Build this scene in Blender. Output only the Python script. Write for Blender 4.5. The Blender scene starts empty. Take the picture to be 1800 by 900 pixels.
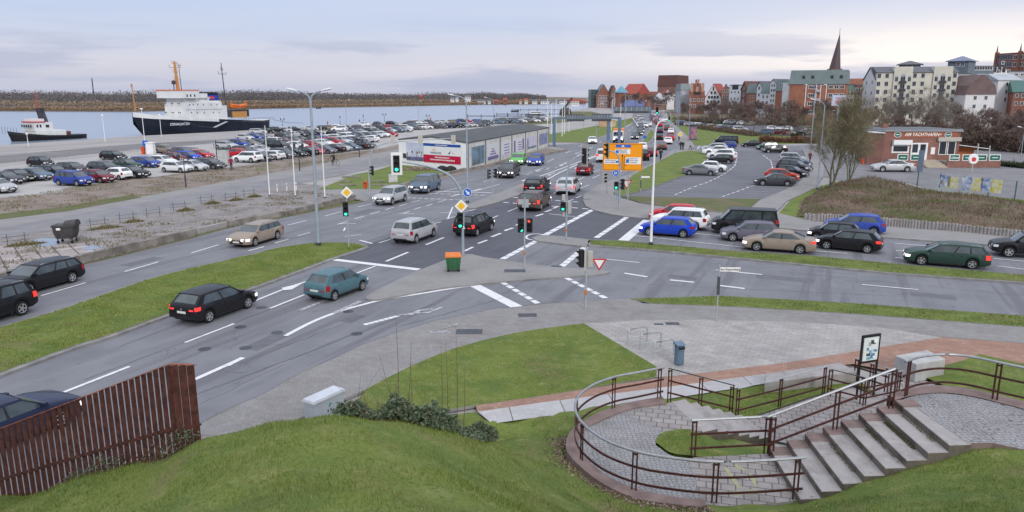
import bpy,math,random
import numpy as np
from mathutils import Vector,Matrix
S=bpy.context.scene
COL=S.collection
rnd=random.Random(7)
R=math.radians
# ---------------- camera, world, sun, exposure ----------------
H=9.8;PITCH=12.2;FPX=1300.0
cam=bpy.data.cameras.new('camera');cam_o=bpy.data.objects.new('camera',cam);COL.objects.link(cam_o)
cam.sensor_width=36;cam.lens=FPX/1800*36;cam.clip_end=12000;cam.clip_start=0.1
cam_o.location=(0,0,H);cam_o.rotation_euler=(R(90-PITCH),0,0)
S.camera=cam_o
S.view_settings.view_transform='Standard';S.view_settings.look='None'
S.view_settings.exposure=0.12;S.view_settings.gamma=1;S.view_settings.use_curve_mapping=False
SUN_EL,SUN_AZ=R(25),R(158)
w=bpy.data.worlds.new('World');S.world=w;w.use_nodes=True
nt=w.node_tree;N=nt.nodes;L=nt.links
for n in list(N): N.remove(n)
def wn(t,**k):
    n=N.new(t)
    for a,b in k.items(): setattr(n,a,b)
    return n
out=wn('ShaderNodeOutputWorld');bg=wn('ShaderNodeBackground');bg.inputs[1].default_value=0.1
sky=wn('ShaderNodeTexSky',sky_type='NISHITA',sun_disc=False);sky.sun_elevation=SUN_EL;sky.sun_rotation=SUN_AZ
sky.air_density=1.0;sky.dust_density=2.0
tc=wn('ShaderNodeTexCoord');sep=wn('ShaderNodeSeparateXYZ');L.new(tc.outputs['Generated'],sep.inputs[0])
def wmath(op,a,b=None):
    n=wn('ShaderNodeMath',operation=op)
    for i,v in enumerate((a,b)):
        if v is None: continue
        if isinstance(v,(int,float)): n.inputs[i].default_value=v
        else: L.new(v,n.inputs[i])
    return n.outputs[0]
def wramp(fac,stops):
    n=wn('ShaderNodeValToRGB');L.new(fac,n.inputs[0]);e=n.color_ramp.elements
    while len(e) > 1: e.remove(e[0])
    e[0].position=stops[0][0];e[0].color=(*stops[0][1],1)
    for p,c in stops[1:]:
        q=e.new(p);q.color=(*c,1)
    return n.outputs[0]
def wmix(f,a,b):
    n=wn('ShaderNodeMix',data_type='RGBA')
    if isinstance(f,(int,float)): n.inputs[0].default_value=f
    else: L.new(f,n.inputs[0])
    for i,v in ((6,a),(7,b)):
        if isinstance(v,tuple): n.inputs[i].default_value=(*v,1)
        else: L.new(v,n.inputs[i])
    return n.outputs[2]
zc=wmath('ADD',wmath('MAXIMUM',sep.outputs[2],0.0),0.06)
cmb=wn('ShaderNodeCombineXYZ')
L.new(wmath('DIVIDE',sep.outputs[0],zc),cmb.inputs[0]);L.new(wmath('DIVIDE',sep.outputs[1],zc),cmb.inputs[1])
def wnoise(scale,detail=6,rough=0.55,vec=None,off=(0,0,0),sc=(1,1,1)):
    mp=wn('ShaderNodeMapping');mp.inputs[1].default_value=off;mp.inputs[3].default_value=sc
    L.new(vec if vec else cmb.outputs[0],mp.inputs[0])
    n=wn('ShaderNodeTexNoise');n.inputs['Scale'].default_value=scale;n.inputs['Detail'].default_value=detail
    n.inputs['Roughness'].default_value=rough;L.new(mp.outputs[0],n.inputs['Vector']);return n.outputs[0]
el=sep.outputs[2]
base=wramp(el,[(0.0,(5.3,5.6,7.0)),(0.035,(5.8,5.9,7.1)),(0.09,(5.0,5.9,8.0)),(0.2,(4.8,6.1,9.0)),(0.45,(8,8.8,10.6)),(1.0,(14.5,15,16.5))])
base=wmix(0.12,base,sky.outputs[0])
n1=wnoise(0.16,6,0.5,sc=(0.45,1,1))
m1=wramp(n1,[(0.40,(0,0,0)),(0.62,(1,1,1))])
c1=wmix(wmath('MULTIPLY',m1,0.55),base,wramp(el,[(0.0,(6.9,6.6,7.3)),(0.2,(6.8,7.2,8.6)),(1.0,(17,17.3,18))]))
n2=wnoise(3.2,5,0.55,vec=tc.outputs['Generated'],sc=(1.0,1.0,9.0),off=(0.3,0.7,0.1))
band=wramp(el,[(0.0,(.5,.5,.5)),(0.012,(1,1,1)),(0.05,(1,1,1)),(0.10,(.0,.0,.0))])
m2=wmath('MULTIPLY',wramp(n2,[(0.47,(0,0,0)),(0.56,(1,1,1))]),band)
rx=wramp(sep.outputs[0],[(0.05,(0,0,0)),(0.45,(1,1,1))])
bb=wramp(el,[(0.02,(0,0,0)),(0.035,(1,1,1)),(0.06,(.9,.9,.9)),(0.13,(0,0,0))])
n3=wnoise(2.0,3,0.5,vec=tc.outputs['Generated'],sc=(1,1,6),off=(4,0,0))
rr=wmath('MULTIPLY',wmath('MULTIPLY',bb,wmath('ADD',wmath('MULTIPLY',rx,0.9),0.12)),wramp(n3,[(0.3,(.4,.4,.4)),(0.6,(1,1,1))]))
c2=wmix(rr,c1,(10.2,9.4,8.9))
c3=wmix(wmath('MULTIPLY',m2,0.6),c2,(4.0,4.4,6.0))
L.new(c3,bg.inputs[0]);L.new(bg.outputs[0],out.inputs[0])
sl=bpy.data.lights.new('sun','SUN');sl.energy=1.45;sl.angle=R(15);sl.color=(1,0.95,0.88)
so=bpy.data.objects.new('sun',sl);COL.objects.link(so)
sd=Vector((math.sin(SUN_AZ)*math.cos(SUN_EL),math.cos(SUN_AZ)*math.cos(SUN_EL),math.sin(SUN_EL)))
so.rotation_euler=(-sd).to_track_quat('-Z','Y').to_euler()
S.cycles.max_bounces=5;S.cycles.diffuse_bounces=2;S.cycles.glossy_bounces=3
# ---------------- pixel <-> place ----------------
cP,sP=math.cos(R(PITCH)),math.sin(R(PITCH))
def ray(px,py):
    u=(px-900)/FPX;v=(py-450)/FPX
    return u,cP-v*sP,-sP-v*cP
def G(px,py,z=0.0):
    d=ray(px,py);t=(z-H)/d[2];return (d[0]*t,d[1]*t)
def XY(px,py,Y):
    d=ray(px,py);t=Y/d[1];return (d[0]*t,Y,H+d[2]*t)
def ZT(py,Y): return XY(900,py,Y)[2]
def gx(px,Y,py=200): return XY(px,py,Y)[0]
A_=lambda x,y: (400+x/3.6,280+y/3.6)
B_=lambda x,y: (850+x/3.6,280+y/3.6)
B1=lambda x,y: (850+x/3.6,100+y/3.6)
C_=lambda x,y: (x/3.6,300+y/3.6)
D_=lambda x,y: (400+x/3,480+y/3)
F_=lambda x,y: (1300+x/3,200+y/3)
# ---------------- materials ----------------
MATS={}
def mat(name,col,rough=0.8,metal=0.0,var=0.15,vs=3.0,bump=0.0,bs=20.0,emis=None,es=1.0,coat=0.0,world=False,spec=0.25,col2=None):
    if name in MATS: return MATS[name]
    m=bpy.data.materials.new(name);m.use_nodes=True;MATS[name]=m
    t=m.node_tree;n=t.nodes;l=t.links;p=n['Principled BSDF']
    p.inputs['Roughness'].default_value=rough;p.inputs['Metallic'].default_value=metal
    p.inputs['Specular IOR Level'].default_value=spec
    p.inputs['Coat Weight'].default_value=coat;p.inputs['Coat Roughness'].default_value=0.05
    if world: vec=n.new('ShaderNodeNewGeometry').outputs['Position']
    else: vec=n.new('ShaderNodeTexCoord').outputs['Object']
    ns=n.new('ShaderNodeTexNoise');ns.inputs['Scale'].default_value=vs;ns.inputs['Detail'].default_value=5
    l.new(vec,ns.inputs['Vector'])
    mx=n.new('ShaderNodeMix');mx.data_type='RGBA'
    c2=col2 if col2 else tuple(c*(1-var) for c in col)
    c1=col if col2 else tuple(c*(1+var) for c in col)
    rp=n.new('ShaderNodeValToRGB');rp.color_ramp.elements[0].position=0.35;rp.color_ramp.elements[1].position=0.65
    l.new(ns.outputs[0],rp.inputs[0]);l.new(rp.outputs[0],mx.inputs[0])
    mx.inputs[6].default_value=(*c1,1);mx.inputs[7].default_value=(*c2,1)
    l.new(mx.outputs[2],p.inputs['Base Color'])
    if bump:
        n2=n.new('ShaderNodeTexNoise');n2.inputs['Scale'].default_value=bs;n2.inputs['Detail'].default_value=4;l.new(vec,n2.inputs['Vector'])
        b=n.new('ShaderNodeBump');b.inputs['Strength'].default_value=bump;b.inputs['Distance'].default_value=0.02
        l.new(n2.outputs[0],b.inputs['Height']);l.new(b.outputs[0],p.inputs['Normal'])
    if emis:
        p.inputs['Emission Color'].default_value=(*emis,1);p.inputs['Emission Strength'].default_value=es
    return m
def ground_mat(name,layers,rough=0.9,bump=0.3,bs=8.0,pattern=None):
    """layers: list of (colour, noise scale, lo, hi, stretch); the first is the base; pattern adds pavers or setts"""
    m=bpy.data.materials.new(name);m.use_nodes=True;MATS[name]=m
    t=m.node_tree;n=t.nodes;l=t.links;p=n['Principled BSDF'];p.inputs['Roughness'].default_value=rough
    p.inputs['Specular IOR Level'].default_value=0.3
    pos=n.new('ShaderNodeNewGeometry').outputs['Position']
    cur=None
    for i,ly in enumerate(layers):
        col=ly[0]
        if i == 0: cur=col;continue
        mp=n.new('ShaderNodeMapping');mp.inputs[1].default_value=(i*13.1,i*7.7,0);src_=pos
        if len(ly) > 4:
            mp.inputs[3].default_value=(ly[4][0],ly[4][1],1);m0=n.new('ShaderNodeMapping');m0.inputs[2].default_value=(0,0,-ly[4][2]);l.new(pos,m0.inputs[0]);src_=m0.outputs[0]
        l.new(src_,mp.inputs[0])
        ns=n.new('ShaderNodeTexNoise');ns.inputs['Scale'].default_value=ly[1];ns.inputs['Detail'].default_value=6;ns.inputs['Roughness'].default_value=.6
        l.new(mp.outputs[0],ns.inputs['Vector'])
        mr=n.new('ShaderNodeMapRange');mr.inputs[1].default_value=ly[2];mr.inputs[2].default_value=ly[3];l.new(ns.outputs[0],mr.inputs[0])
        mx=n.new('ShaderNodeMix');mx.data_type='RGBA';l.new(mr.outputs[0],mx.inputs[0])
        if isinstance(cur,tuple): mx.inputs[6].default_value=(*cur,1)
        else: l.new(cur,mx.inputs[6])
        mx.inputs[7].default_value=(*col,1);cur=mx.outputs[2]
    hgt=None
    if pattern:
        kind,sx,sy,rot,mort=pattern;mg_=.7 if sx < .3 else .6 if sx == .42 else .38
        mp=n.new('ShaderNodeMapping');mp.inputs[2].default_value=(0,0,rot);l.new(pos,mp.inputs[0])
        if kind == 'brick':
            b=n.new('ShaderNodeTexBrick');l.new(mp.outputs[0],b.inputs['Vector']);b.inputs['Scale'].default_value=1
            b.inputs['Brick Width'].default_value=sx;b.inputs['Row Height'].default_value=sy;b.inputs['Mortar Size'].default_value=mort
            b.inputs['Color1'].default_value=(1.05,1.05,1.05,1);b.inputs['Color2'].default_value=(.9,.9,.9,1);b.inputs['Mortar'].default_value=(mg_,mg_,mg_*.96,1)
            src=b.outputs['Color'];hgt=b.outputs['Fac']
        else:
            b=n.new('ShaderNodeTexVoronoi');b.feature='DISTANCE_TO_EDGE';b.inputs['Scale'].default_value=1/sx;b.inputs['Randomness'].default_value=0.55
            l.new(mp.outputs[0],b.inputs['Vector'])
            rp=n.new('ShaderNodeValToRGB');rp.color_ramp.elements[0].position=0.02;rp.color_ramp.elements[1].position=mort
            rp.color_ramp.elements[0].color=(.4,.4,.37,1);l.new(b.outputs[0],rp.inputs[0]);src=rp.outputs[0];hgt=None
        mx=n.new('ShaderNodeMix');mx.data_type='RGBA';mx.blend_type='MULTIPLY';mx.inputs[0].default_value=1
        if isinstance(cur,tuple): mx.inputs[6].default_value=(*cur,1)
        else: l.new(cur,mx.inputs[6])
        l.new(src,mx.inputs[7]);cur=mx.outputs[2]
    if isinstance(cur,tuple): p.inputs['Base Color'].default_value=(*cur,1)
    else: l.new(cur,p.inputs['Base Color'])
    n2=n.new('ShaderNodeTexNoise');n2.inputs['Scale'].default_value=bs;n2.inputs['Detail'].default_value=5;l.new(pos,n2.inputs['Vector'])
    b=n.new('ShaderNodeBump');b.inputs['Strength'].default_value=bump;b.inputs['Distance'].default_value=0.03
    l.new(n2.outputs[0],b.inputs['Height']);l.new(b.outputs[0],p.inputs['Normal'])
    return m
M_asph=ground_mat('asphalt',[((.178,.180,.198),),((.135,.138,.155),.35,.4,.66),((.195,.195,.21),1.2,.5,.72,(.13,1.1,1.17)),((.09,.09,.10),2.5,.62,.74),((.125,.125,.138),.45,.55,.62,(.10,2.2,1.17)),((.21,.21,.22),60,.5,.8)],.75,.25,60)
M_asph2=ground_mat('new_asphalt',[((.082,.083,.102),),((.066,.066,.083),.5,.4,.7),((.10,.10,.118),1.0,.55,.75,(.12,1.2,1.1)),((.12,.12,.13),60,.5,.8)],.7,.2,60)
M_asph3=ground_mat('car_park_asphalt',[((.14,.14,.158),),((.115,.115,.13),.3,.4,.7),((.17,.17,.18),3,.55,.75)],.8,.2,50)
M_pave=ground_mat('pavement_blocks',[((.245,.235,.235),),((.20,.19,.185),.6,.4,.7),((.28,.27,.26),2.5,.5,.8)],.9,.25,30,('brick',.21,.105,.6,.006))
M_pave2=ground_mat('pavement_plain',[((.25,.24,.24),),((.20,.195,.19),.4,.4,.7),((.28,.27,.265),4,.5,.8)],.9,.2,30)
M_tile=ground_mat('plaza_tiles',[((.34,.32,.31),),((.27,.255,.245),.5,.4,.7),((.40,.38,.37),1.7,.5,.8)],.9,.2,30,('brick',.42,.21,.45,.008))
M_tile2=ground_mat('landing_tiles',[((.29,.265,.26),),((.22,.20,.19),1.2,.4,.7),((.34,.31,.30),3,.5,.8)],.9,.3,30,('brick',.33,.30,.25,.014))
M_slab=ground_mat('concrete_slabs',[((.40,.39,.40),),((.33,.32,.32),.7,.4,.7),((.46,.45,.45),4,.5,.8)],.9,.2,30,('brick',1.7,40,-.12,.02))
M_red=ground_mat('red_gravel',[((.30,.18,.135),),((.25,.145,.105),1,.4,.7),((.34,.23,.18),9,.5,.7)],.95,.3,30)
M_redb=ground_mat('red_clinker',[((.31,.185,.14),),((.26,.15,.115),1,.4,.7),((.35,.24,.19),4,.5,.7)],.95,.2,30,('brick',.22,.11,.3,.008))
M_cob=ground_mat('setts',[((.27,.265,.275),),((.20,.195,.20),1.2,.4,.7),((.33,.32,.33),7,.5,.7)],.85,.5,12,('vor',.115,0,0,.10))
M_quay=ground_mat('quay_concrete',[((.32,.30,.295),),((.26,.245,.235),.06,.42,.6,(.6,2.0,.9)),((.36,.34,.335),.25,.5,.7,(.5,2,.9)),((.22,.20,.185),.9,.62,.72)],.9,.2,10)
M_quayd=ground_mat('quay_setts',[((.20,.19,.195),),((.27,.26,.26),.12,.5,.62,(.5,3,.9)),((.16,.15,.15),.5,.5,.7)],.85,.3,6,('vor',.25,0,0,.10))
M_dirt=ground_mat('bare_earth',[((.225,.185,.16),),((.17,.135,.11),.3,.42,.62),((.28,.24,.215),.9,.55,.72),((.13,.14,.06),.18,.57,.66,(.6,1.8,.8))],.95,.5,8)
M_plates=ground_mat('worn_setts',[((.27,.245,.24),),((.20,.18,.17),.5,.45,.62),((.34,.32,.31),.8,.55,.7,(.4,2,.8)),((.14,.11,.085),1.4,.60,.7)],.85,.4,8,('vor',.22,0,0,.09))
M_conc=ground_mat('concrete',[((.32,.30,.295),),((.235,.22,.21),1.3,.42,.66),((.36,.34,.335),5,.5,.75),((.14,.13,.10),3.1,.64,.74)],.9,.3,20)
M_concd=mat('weathered_concrete',(.21,.19,.17),.9,var=.35,vs=1.2,bump=.3,world=True)
M_kerb=mat('kerb_stone',(.22,.215,.21),.9,var=.2,vs=1.5,bump=.2,world=True)
M_curbr=mat('red_sandstone',(.20,.145,.135),.9,var=.2,vs=2,bump=.2,world=True)
M_grass=ground_mat('turf',[((.14,.178,.035),),((.09,.135,.028),.5,.42,.62),((.19,.205,.065),2.2,.5,.7),((.17,.145,.07),.28,.6,.72),((.075,.11,.022),11,.5,.7),((.15,.115,.075),.9,.68,.76)],.95,.9,26)
M_grass2=ground_mat('rough_turf',[((.10,.115,.04),),((.15,.12,.075),.35,.45,.62),((.075,.095,.03),1.6,.5,.7)],.95,.9,20)
M_mark=ground_mat('road_paint',[((.66,.66,.68),),((.42,.42,.44),5,.52,.72),((.24,.24,.26),14,.62,.74)],.7,.1,40)
M_markw=ground_mat('worn_road_paint',[((.42,.42,.44),),((.20,.20,.22),6,.45,.6)],.7,.1,40)
M_blade=None
M_white=mat('white_paint',(.72,.72,.72),.5,var=.08,vs=2)
M_steel=mat('galvanised',(.38,.41,.44),.5,metal=.35,var=.1,vs=4)
M_steelb=mat('grey_blue_pole',(.30,.35,.40),.5,metal=.2,var=.1,vs=4)
M_rail=mat('brushed_steel',(.34,.35,.37),.5,metal=.8,var=.1,vs=6)
M_rust=mat('rust_paint',(.058,.020,.017),.6,var=.3,vs=6)
M_corten=mat('corten',(.070,.024,.019),.7,var=.35,vs=8,bump=.1)
M_cortend=mat('corten_edge',(.28,.095,.055),.7,var=.3,vs=8)
M_black=mat('black_plastic',(.018,.018,.02),.5,var=.1)
M_dark=mat('dark_steel',(.06,.065,.075),.5,var=.2,metal=.3)
M_tyre=mat('rubber',(.016,.016,.017),.85,var=.1)
M_rim=mat('alloy',(.52,.53,.55),.35,metal=.7,var=.05)
M_glass=mat('car_glass',(.042,.056,.062),.04,var=.35,vs=1.5,coat=.3,spec=.6)
M_wglass=mat('window_glass',(.035,.04,.05),.12,var=.3,vs=.6)
M_hl=mat('headlamp',(.75,.76,.78),.12,var=.03,coat=.6)
M_hlon=mat('headlamp_lit',(.8,.8,.8),.2,emis=(1,.96,.88),es=2.0)
M_tl=mat('tail_lamp',(.30,.01,.012),.2,var=.1,coat=.6)
M_tlon=mat('tail_lamp_lit',(.6,.02,.02),.2,emis=(1,.05,.04),es=1.0)
M_plate=mat('plate_white',(.62,.62,.6),.5,var=.05)
def paint_mat():
    m=bpy.data.materials.new('car_paint');m.use_nodes=True;t=m.node_tree;n=t.nodes;l=t.links;p=n['Principled BSDF']
    oi=n.new('ShaderNodeObjectInfo');ns=n.new('ShaderNodeTexNoise');ns.inputs['Scale'].default_value=2.5
    tcn=n.new('ShaderNodeTexCoord');l.new(tcn.outputs['Object'],ns.inputs['Vector'])
    sx=n.new('ShaderNodeSeparateXYZ');l.new(tcn.outputs['Object'],sx.inputs[0])
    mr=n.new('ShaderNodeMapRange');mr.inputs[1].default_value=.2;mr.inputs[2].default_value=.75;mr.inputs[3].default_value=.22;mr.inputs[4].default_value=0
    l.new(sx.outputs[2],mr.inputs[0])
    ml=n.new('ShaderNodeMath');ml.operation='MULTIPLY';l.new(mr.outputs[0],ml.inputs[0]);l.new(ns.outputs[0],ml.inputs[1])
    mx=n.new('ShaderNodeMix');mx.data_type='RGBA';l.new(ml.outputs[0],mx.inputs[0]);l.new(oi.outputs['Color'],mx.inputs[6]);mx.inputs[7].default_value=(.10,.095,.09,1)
    l.new(mx.outputs[2],p.inputs['Base Color'])
    rr=n.new('ShaderNodeMapRange');rr.inputs[3].default_value=.28;rr.inputs[4].default_value=.5;l.new(ns.outputs[0],rr.inputs[0]);l.new(rr.outputs[0],p.inputs['Roughness'])
    p.inputs['Metallic'].default_value=.05;p.inputs['Specular IOR Level'].default_value=.16;p.inputs['Coat Weight'].default_value=.16;p.inputs['Coat Roughness'].default_value=.03
    return m
M_paint=paint_mat()
# ---------------- mesh builder ----------------
class MB:
    def __init__(s): s.v=[];s.f=[];s.m=[];s.cm=0;s.mats=[]
    def use(s,m):
        if m not in s.mats: s.mats.append(m)
        s.cm=s.mats.index(m);return s
    def add(s,vs,fs):
        b=len(s.v);s.v += [tuple(p) for p in vs]
        for f in fs: s.f.append(tuple(b+i for i in f));s.m.append(s.cm)
        return s
    def box(s,x0,x1,y0,y1,z0,z1):
        return s.add([(x0,y0,z0),(x1,y0,z0),(x1,y1,z0),(x0,y1,z0),(x0,y0,z1),(x1,y0,z1),(x1,y1,z1),(x0,y1,z1)],
                     [(0,3,2,1),(4,5,6,7),(0,1,5,4),(1,2,6,5),(2,3,7,6),(3,0,4,7)])
    def bar(s,p,q,wd,hg,up=(0,0,1)):
        p=Vector(p);q=Vector(q);d=(q-p).normalized();u=Vector(up)
        if abs(d.dot(u)) > .99: u=Vector((1,0,0))
        a=d.cross(u).normalized();b=a.cross(d).normalized()
        vs=[]
        for c in (p,q):
            for i,j in ((-1,-1),(1,-1),(1,1),(-1,1)): vs.append(c+a*(i*wd/2)+b*(j*hg/2))
        return s.add(vs,[(0,1,2,3),(7,6,5,4),(0,4,5,1),(1,5,6,2),(2,6,7,3),(3,7,4,0)])
    def tube(s,pts,r,n=8,caps=True):
        pts=[Vector(p) for p in pts];rs=r if isinstance(r,(list,tuple)) else [r]*len(pts);vs=[];ref=None
        for i,p in enumerate(pts):
            d=(pts[min(i+1,len(pts)-1)]-pts[max(i-1,0)]).normalized()
            if ref is None: ref=Vector((1,0,0)) if abs(d.x) < .9 else Vector((0,1,0))
            a=d.cross(ref).normalized();b=d.cross(a).normalized();ref=-b if False else ref
            for k in range(n):
                t=2*math.pi*k/n;vs.append(p+(a*math.cos(t)+b*math.sin(t))*rs[i])
        fs=[(i*n+k,i*n+(k+1) % n,(i+1)*n+(k+1) % n,(i+1)*n+k) for i in range(len(pts)-1) for k in range(n)]
        if caps: fs += [tuple(range(n-1,-1,-1)),tuple((len(pts)-1)*n+k for k in range(n))]
        return s.add(vs,fs)
    def lathe(s,prof,n=16,c=(0,0,0),axis='z',cap=True):
        vs=[]
        for r,h in prof:
            for k in range(n):
                t=2*math.pi*k/n
                if axis == 'z': vs.append((c[0]+r*math.cos(t),c[1]+r*math.sin(t),c[2]+h))
                elif axis == 'y': vs.append((c[0]+r*math.cos(t),c[1]+h,c[2]+r*math.sin(t)))
                else: vs.append((c[0]+h,c[1]+r*math.cos(t),c[2]+r*math.sin(t)))
        fs=[(i*n+k,i*n+(k+1) % n,(i+1)*n+(k+1) % n,(i+1)*n+k) for i in range(len(prof)-1) for k in range(n)]
        if cap: fs += [tuple(range(n-1,-1,-1)),tuple((len(prof)-1)*n+k for k in range(n))]
        return s.add(vs,fs)
    def prism(s,poly,z0,z1):
        n=len(poly);vs=[(x,y,z0) for x,y in poly]+[(x,y,z1) for x,y in poly]
        return s.add(vs,[tuple(range(n-1,-1,-1)),tuple(range(n,2*n))]+[(i,(i+1) % n,n+(i+1) % n,n+i) for i in range(n)])
    def prism_y(s,poly,y0,y1):
        n=len(poly);vs=[(x,y0,z) for x,z in poly]+[(x,y1,z) for x,z in poly]
        return s.add(vs,[tuple(range(n)),tuple(range(2*n-1,n-1,-1))]+[(i,n+i,n+(i+1) % n,(i+1) % n) for i in range(n)])
    def mesh(s,name,smooth=False,mats=None):
        me=bpy.data.meshes.new(name);me.from_pydata([tuple(p) for p in s.v],[],s.f)
        for m in (mats or s.mats): me.materials.append(m)
        me.polygons.foreach_set('material_index',s.m)
        if smooth: me.polygons.foreach_set('use_smooth',[True]*len(s.f))
        me.update()
        if smooth:
            try: me.set_sharp_from_angle(angle=R(40))
            except Exception: pass
        return me
    def build(s,name,parent=None,m=None,smooth=False,loc=None,rz=0):
        if m is not None and not s.mats: s.mats=[m]
        return put(name,s.mesh(name,smooth),parent,loc,rz)
def put(name,me,parent=None,loc=None,rz=0,color=None):
    o=bpy.data.objects.new(name,me);COL.objects.link(o)
    if parent is not None: o.parent=parent
    if loc is not None: o.location=loc
    if rz: o.rotation_euler=(0,0,rz)
    if color: o.color=(*color,1)
    return o
def tag(o,label=None,cat=None,group=None,kind=None):
    if label: o['label']=label
    if cat: o['category']=cat
    if group: o['group']=group
    if kind: o['kind']=kind
    return o
def thing(name,label,cat,loc=(0,0,0),rz=0,group=None):
    o=bpy.data.objects.new(name,None);COL.objects.link(o);o.location=loc;o.rotation_euler=(0,0,rz);o.empty_display_size=.3
    return tag(o,label,cat,group)
def tree_copy(src,loc,rz,sc,label,group=None):
    r=src.copy();COL.objects.link(r);r.location=loc;r.rotation_euler=(0,0,rz);r.scale=sc if isinstance(sc,tuple) else (sc,)*3
    r['label']=label
    if group: r['group']=group
    for ch in list(src.children):
        c=ch.copy();COL.objects.link(c);c.parent=r
        for g in list(ch.children):
            d=g.copy();COL.objects.link(d);d.parent=c
    return r
ORD=['first','second','third','fourth','fifth','sixth','seventh','eighth','ninth','tenth','eleventh','twelfth','thirteenth','fourteenth','fifteenth','sixteenth','seventeenth','eighteenth','nineteenth','twentieth']
from mathutils.geometry import tessellate_polygon
def sheet(name,poly,z,m,thick=0.0,kind='structure',skirt=None,parent=None):
    """flat sheet from a list of world xy; thick > 0 gives it a real raised edge"""
    P=[Vector((x,y,0)) for x,y in poly];tris=tessellate_polygon([P]);b=MB();b.use(m)
    b.add([(p.x,p.y,z) for p in P],[])
    for t in tris:
        a,c,d=(P[i] for i in t);nz=(c-a).cross(d-a).z
        b.f.append(tuple(t) if nz > 0 else tuple(reversed(t)));b.m.append(b.cm)
    if thick:
        b.use(skirt or M_kerb);n=len(P);o=len(b.v)
        b.v += [(p.x,p.y,z-thick) for p in P]
        for i in range(n): b.f.append((i,(i+1) % n,o+(i+1) % n,o+i));b.m.append(b.cm)
    o=b.build(name,parent)
    if kind: o['kind']=kind
    return o
def pix(pts,z=0.0): return [G(x,y,z) for x,y in pts]
def smooth_poly(pts,n=5,closed=False):
    out=[];N_=len(pts)
    for i in range(N_ if closed else N_-1):
        p0=pts[(i-1) % N_] if (closed or i > 0) else pts[0];p1=pts[i];p2=pts[(i+1) % N_];p3=pts[(i+2) % N_] if (closed or i+2 < N_) else pts[-1]
        for k in range(n):
            t=k/n
            out.append(tuple(.5*((2*p1[j])+(-p0[j]+p2[j])*t+(2*p0[j]-5*p1[j]+4*p2[j]-p3[j])*t*t+(-p0[j]+3*p1[j]-3*p2[j]+p3[j])*t**3) for j in range(len(p1))))
    if not closed: out.append(tuple(pts[-1]))
    return out
def inpoly(x,y,poly):
    c=np.zeros(np.shape(x),bool);n=len(poly)
    for i in range(n):
        x1,y1=poly[i];x2,y2=poly[(i+1) % n]
        if y1 == y2: continue
        c ^= ((y1 > y) != (y2 > y)) & (x < (x2-x1)*(y-y1)/(y2-y1)+x1)
    return c
def tri_cloud(name,V,m,parent=None,colors=None):
    """V: (n,3,3) triangles as one mesh"""
    n=len(V);me=bpy.data.meshes.new(name);me.vertices.add(n*3);me.loops.add(n*3);me.polygons.add(n)
    me.vertices.foreach_set('co',np.asarray(V,dtype=np.float32).ravel())
    me.loops.foreach_set('vertex_index',np.arange(n*3,dtype=np.int32))
    me.polygons.foreach_set('loop_start',np.arange(0,n*3,3,dtype=np.int32));me.polygons.foreach_set('loop_total',np.full(n,3,dtype=np.int32))
    me.materials.append(m);me.update();me.validate()
    return put(name,me,parent)
def rand_mat(name,cols,rough=.9,patch=None):
    """each loose piece gets one of several tones (random per island)"""
    m=bpy.data.materials.new(name);m.use_nodes=True;t=m.node_tree;n=t.nodes;l=t.links;p=n['Principled BSDF']
    g=n.new('ShaderNodeNewGeometry');rp=n.new('ShaderNodeValToRGB');l.new(g.outputs['Random Per Island'],rp.inputs[0]);e=rp.color_ramp.elements
    while len(e) > 1: e.remove(e[0])
    e[0].position=0;e[0].color=(*cols[0],1)
    for i,c in enumerate(cols[1:]): q=e.new((i+1)/(len(cols)-1));q.color=(*c,1)
    o_=rp.outputs[0]
    if patch:
        ns=n.new('ShaderNodeTexNoise');ns.inputs['Scale'].default_value=patch[0];ns.inputs['Detail'].default_value=5;l.new(g.outputs['Position'],ns.inputs['Vector']);mr=n.new('ShaderNodeMapRange');mr.inputs[1].default_value=patch[1];mr.inputs[2].default_value=patch[2];l.new(ns.outputs[0],mr.inputs[0])
        mx=n.new('ShaderNodeMix');mx.data_type='RGBA';l.new(mr.outputs[0],mx.inputs[0]);l.new(o_,mx.inputs[6]);mx.inputs[7].default_value=(*patch[3],1);o_=mx.outputs[2]
    l.new(o_,p.inputs['Base Color']);p.inputs['Roughness'].default_value=rough;p.inputs['Specular IOR Level'].default_value=.2
    MATS[name]=m;return m
M_blade=rand_mat('grass_blades',[(.085,.125,.022),(.14,.195,.036),(.18,.235,.05),(.28,.28,.10)],patch=(.8,.5,.72,(.23,.21,.09)))
M_blade2=rand_mat('rough_grass_blades',[(.08,.11,.025),(.15,.17,.05),(.12,.155,.035),(.24,.22,.11)])
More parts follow.
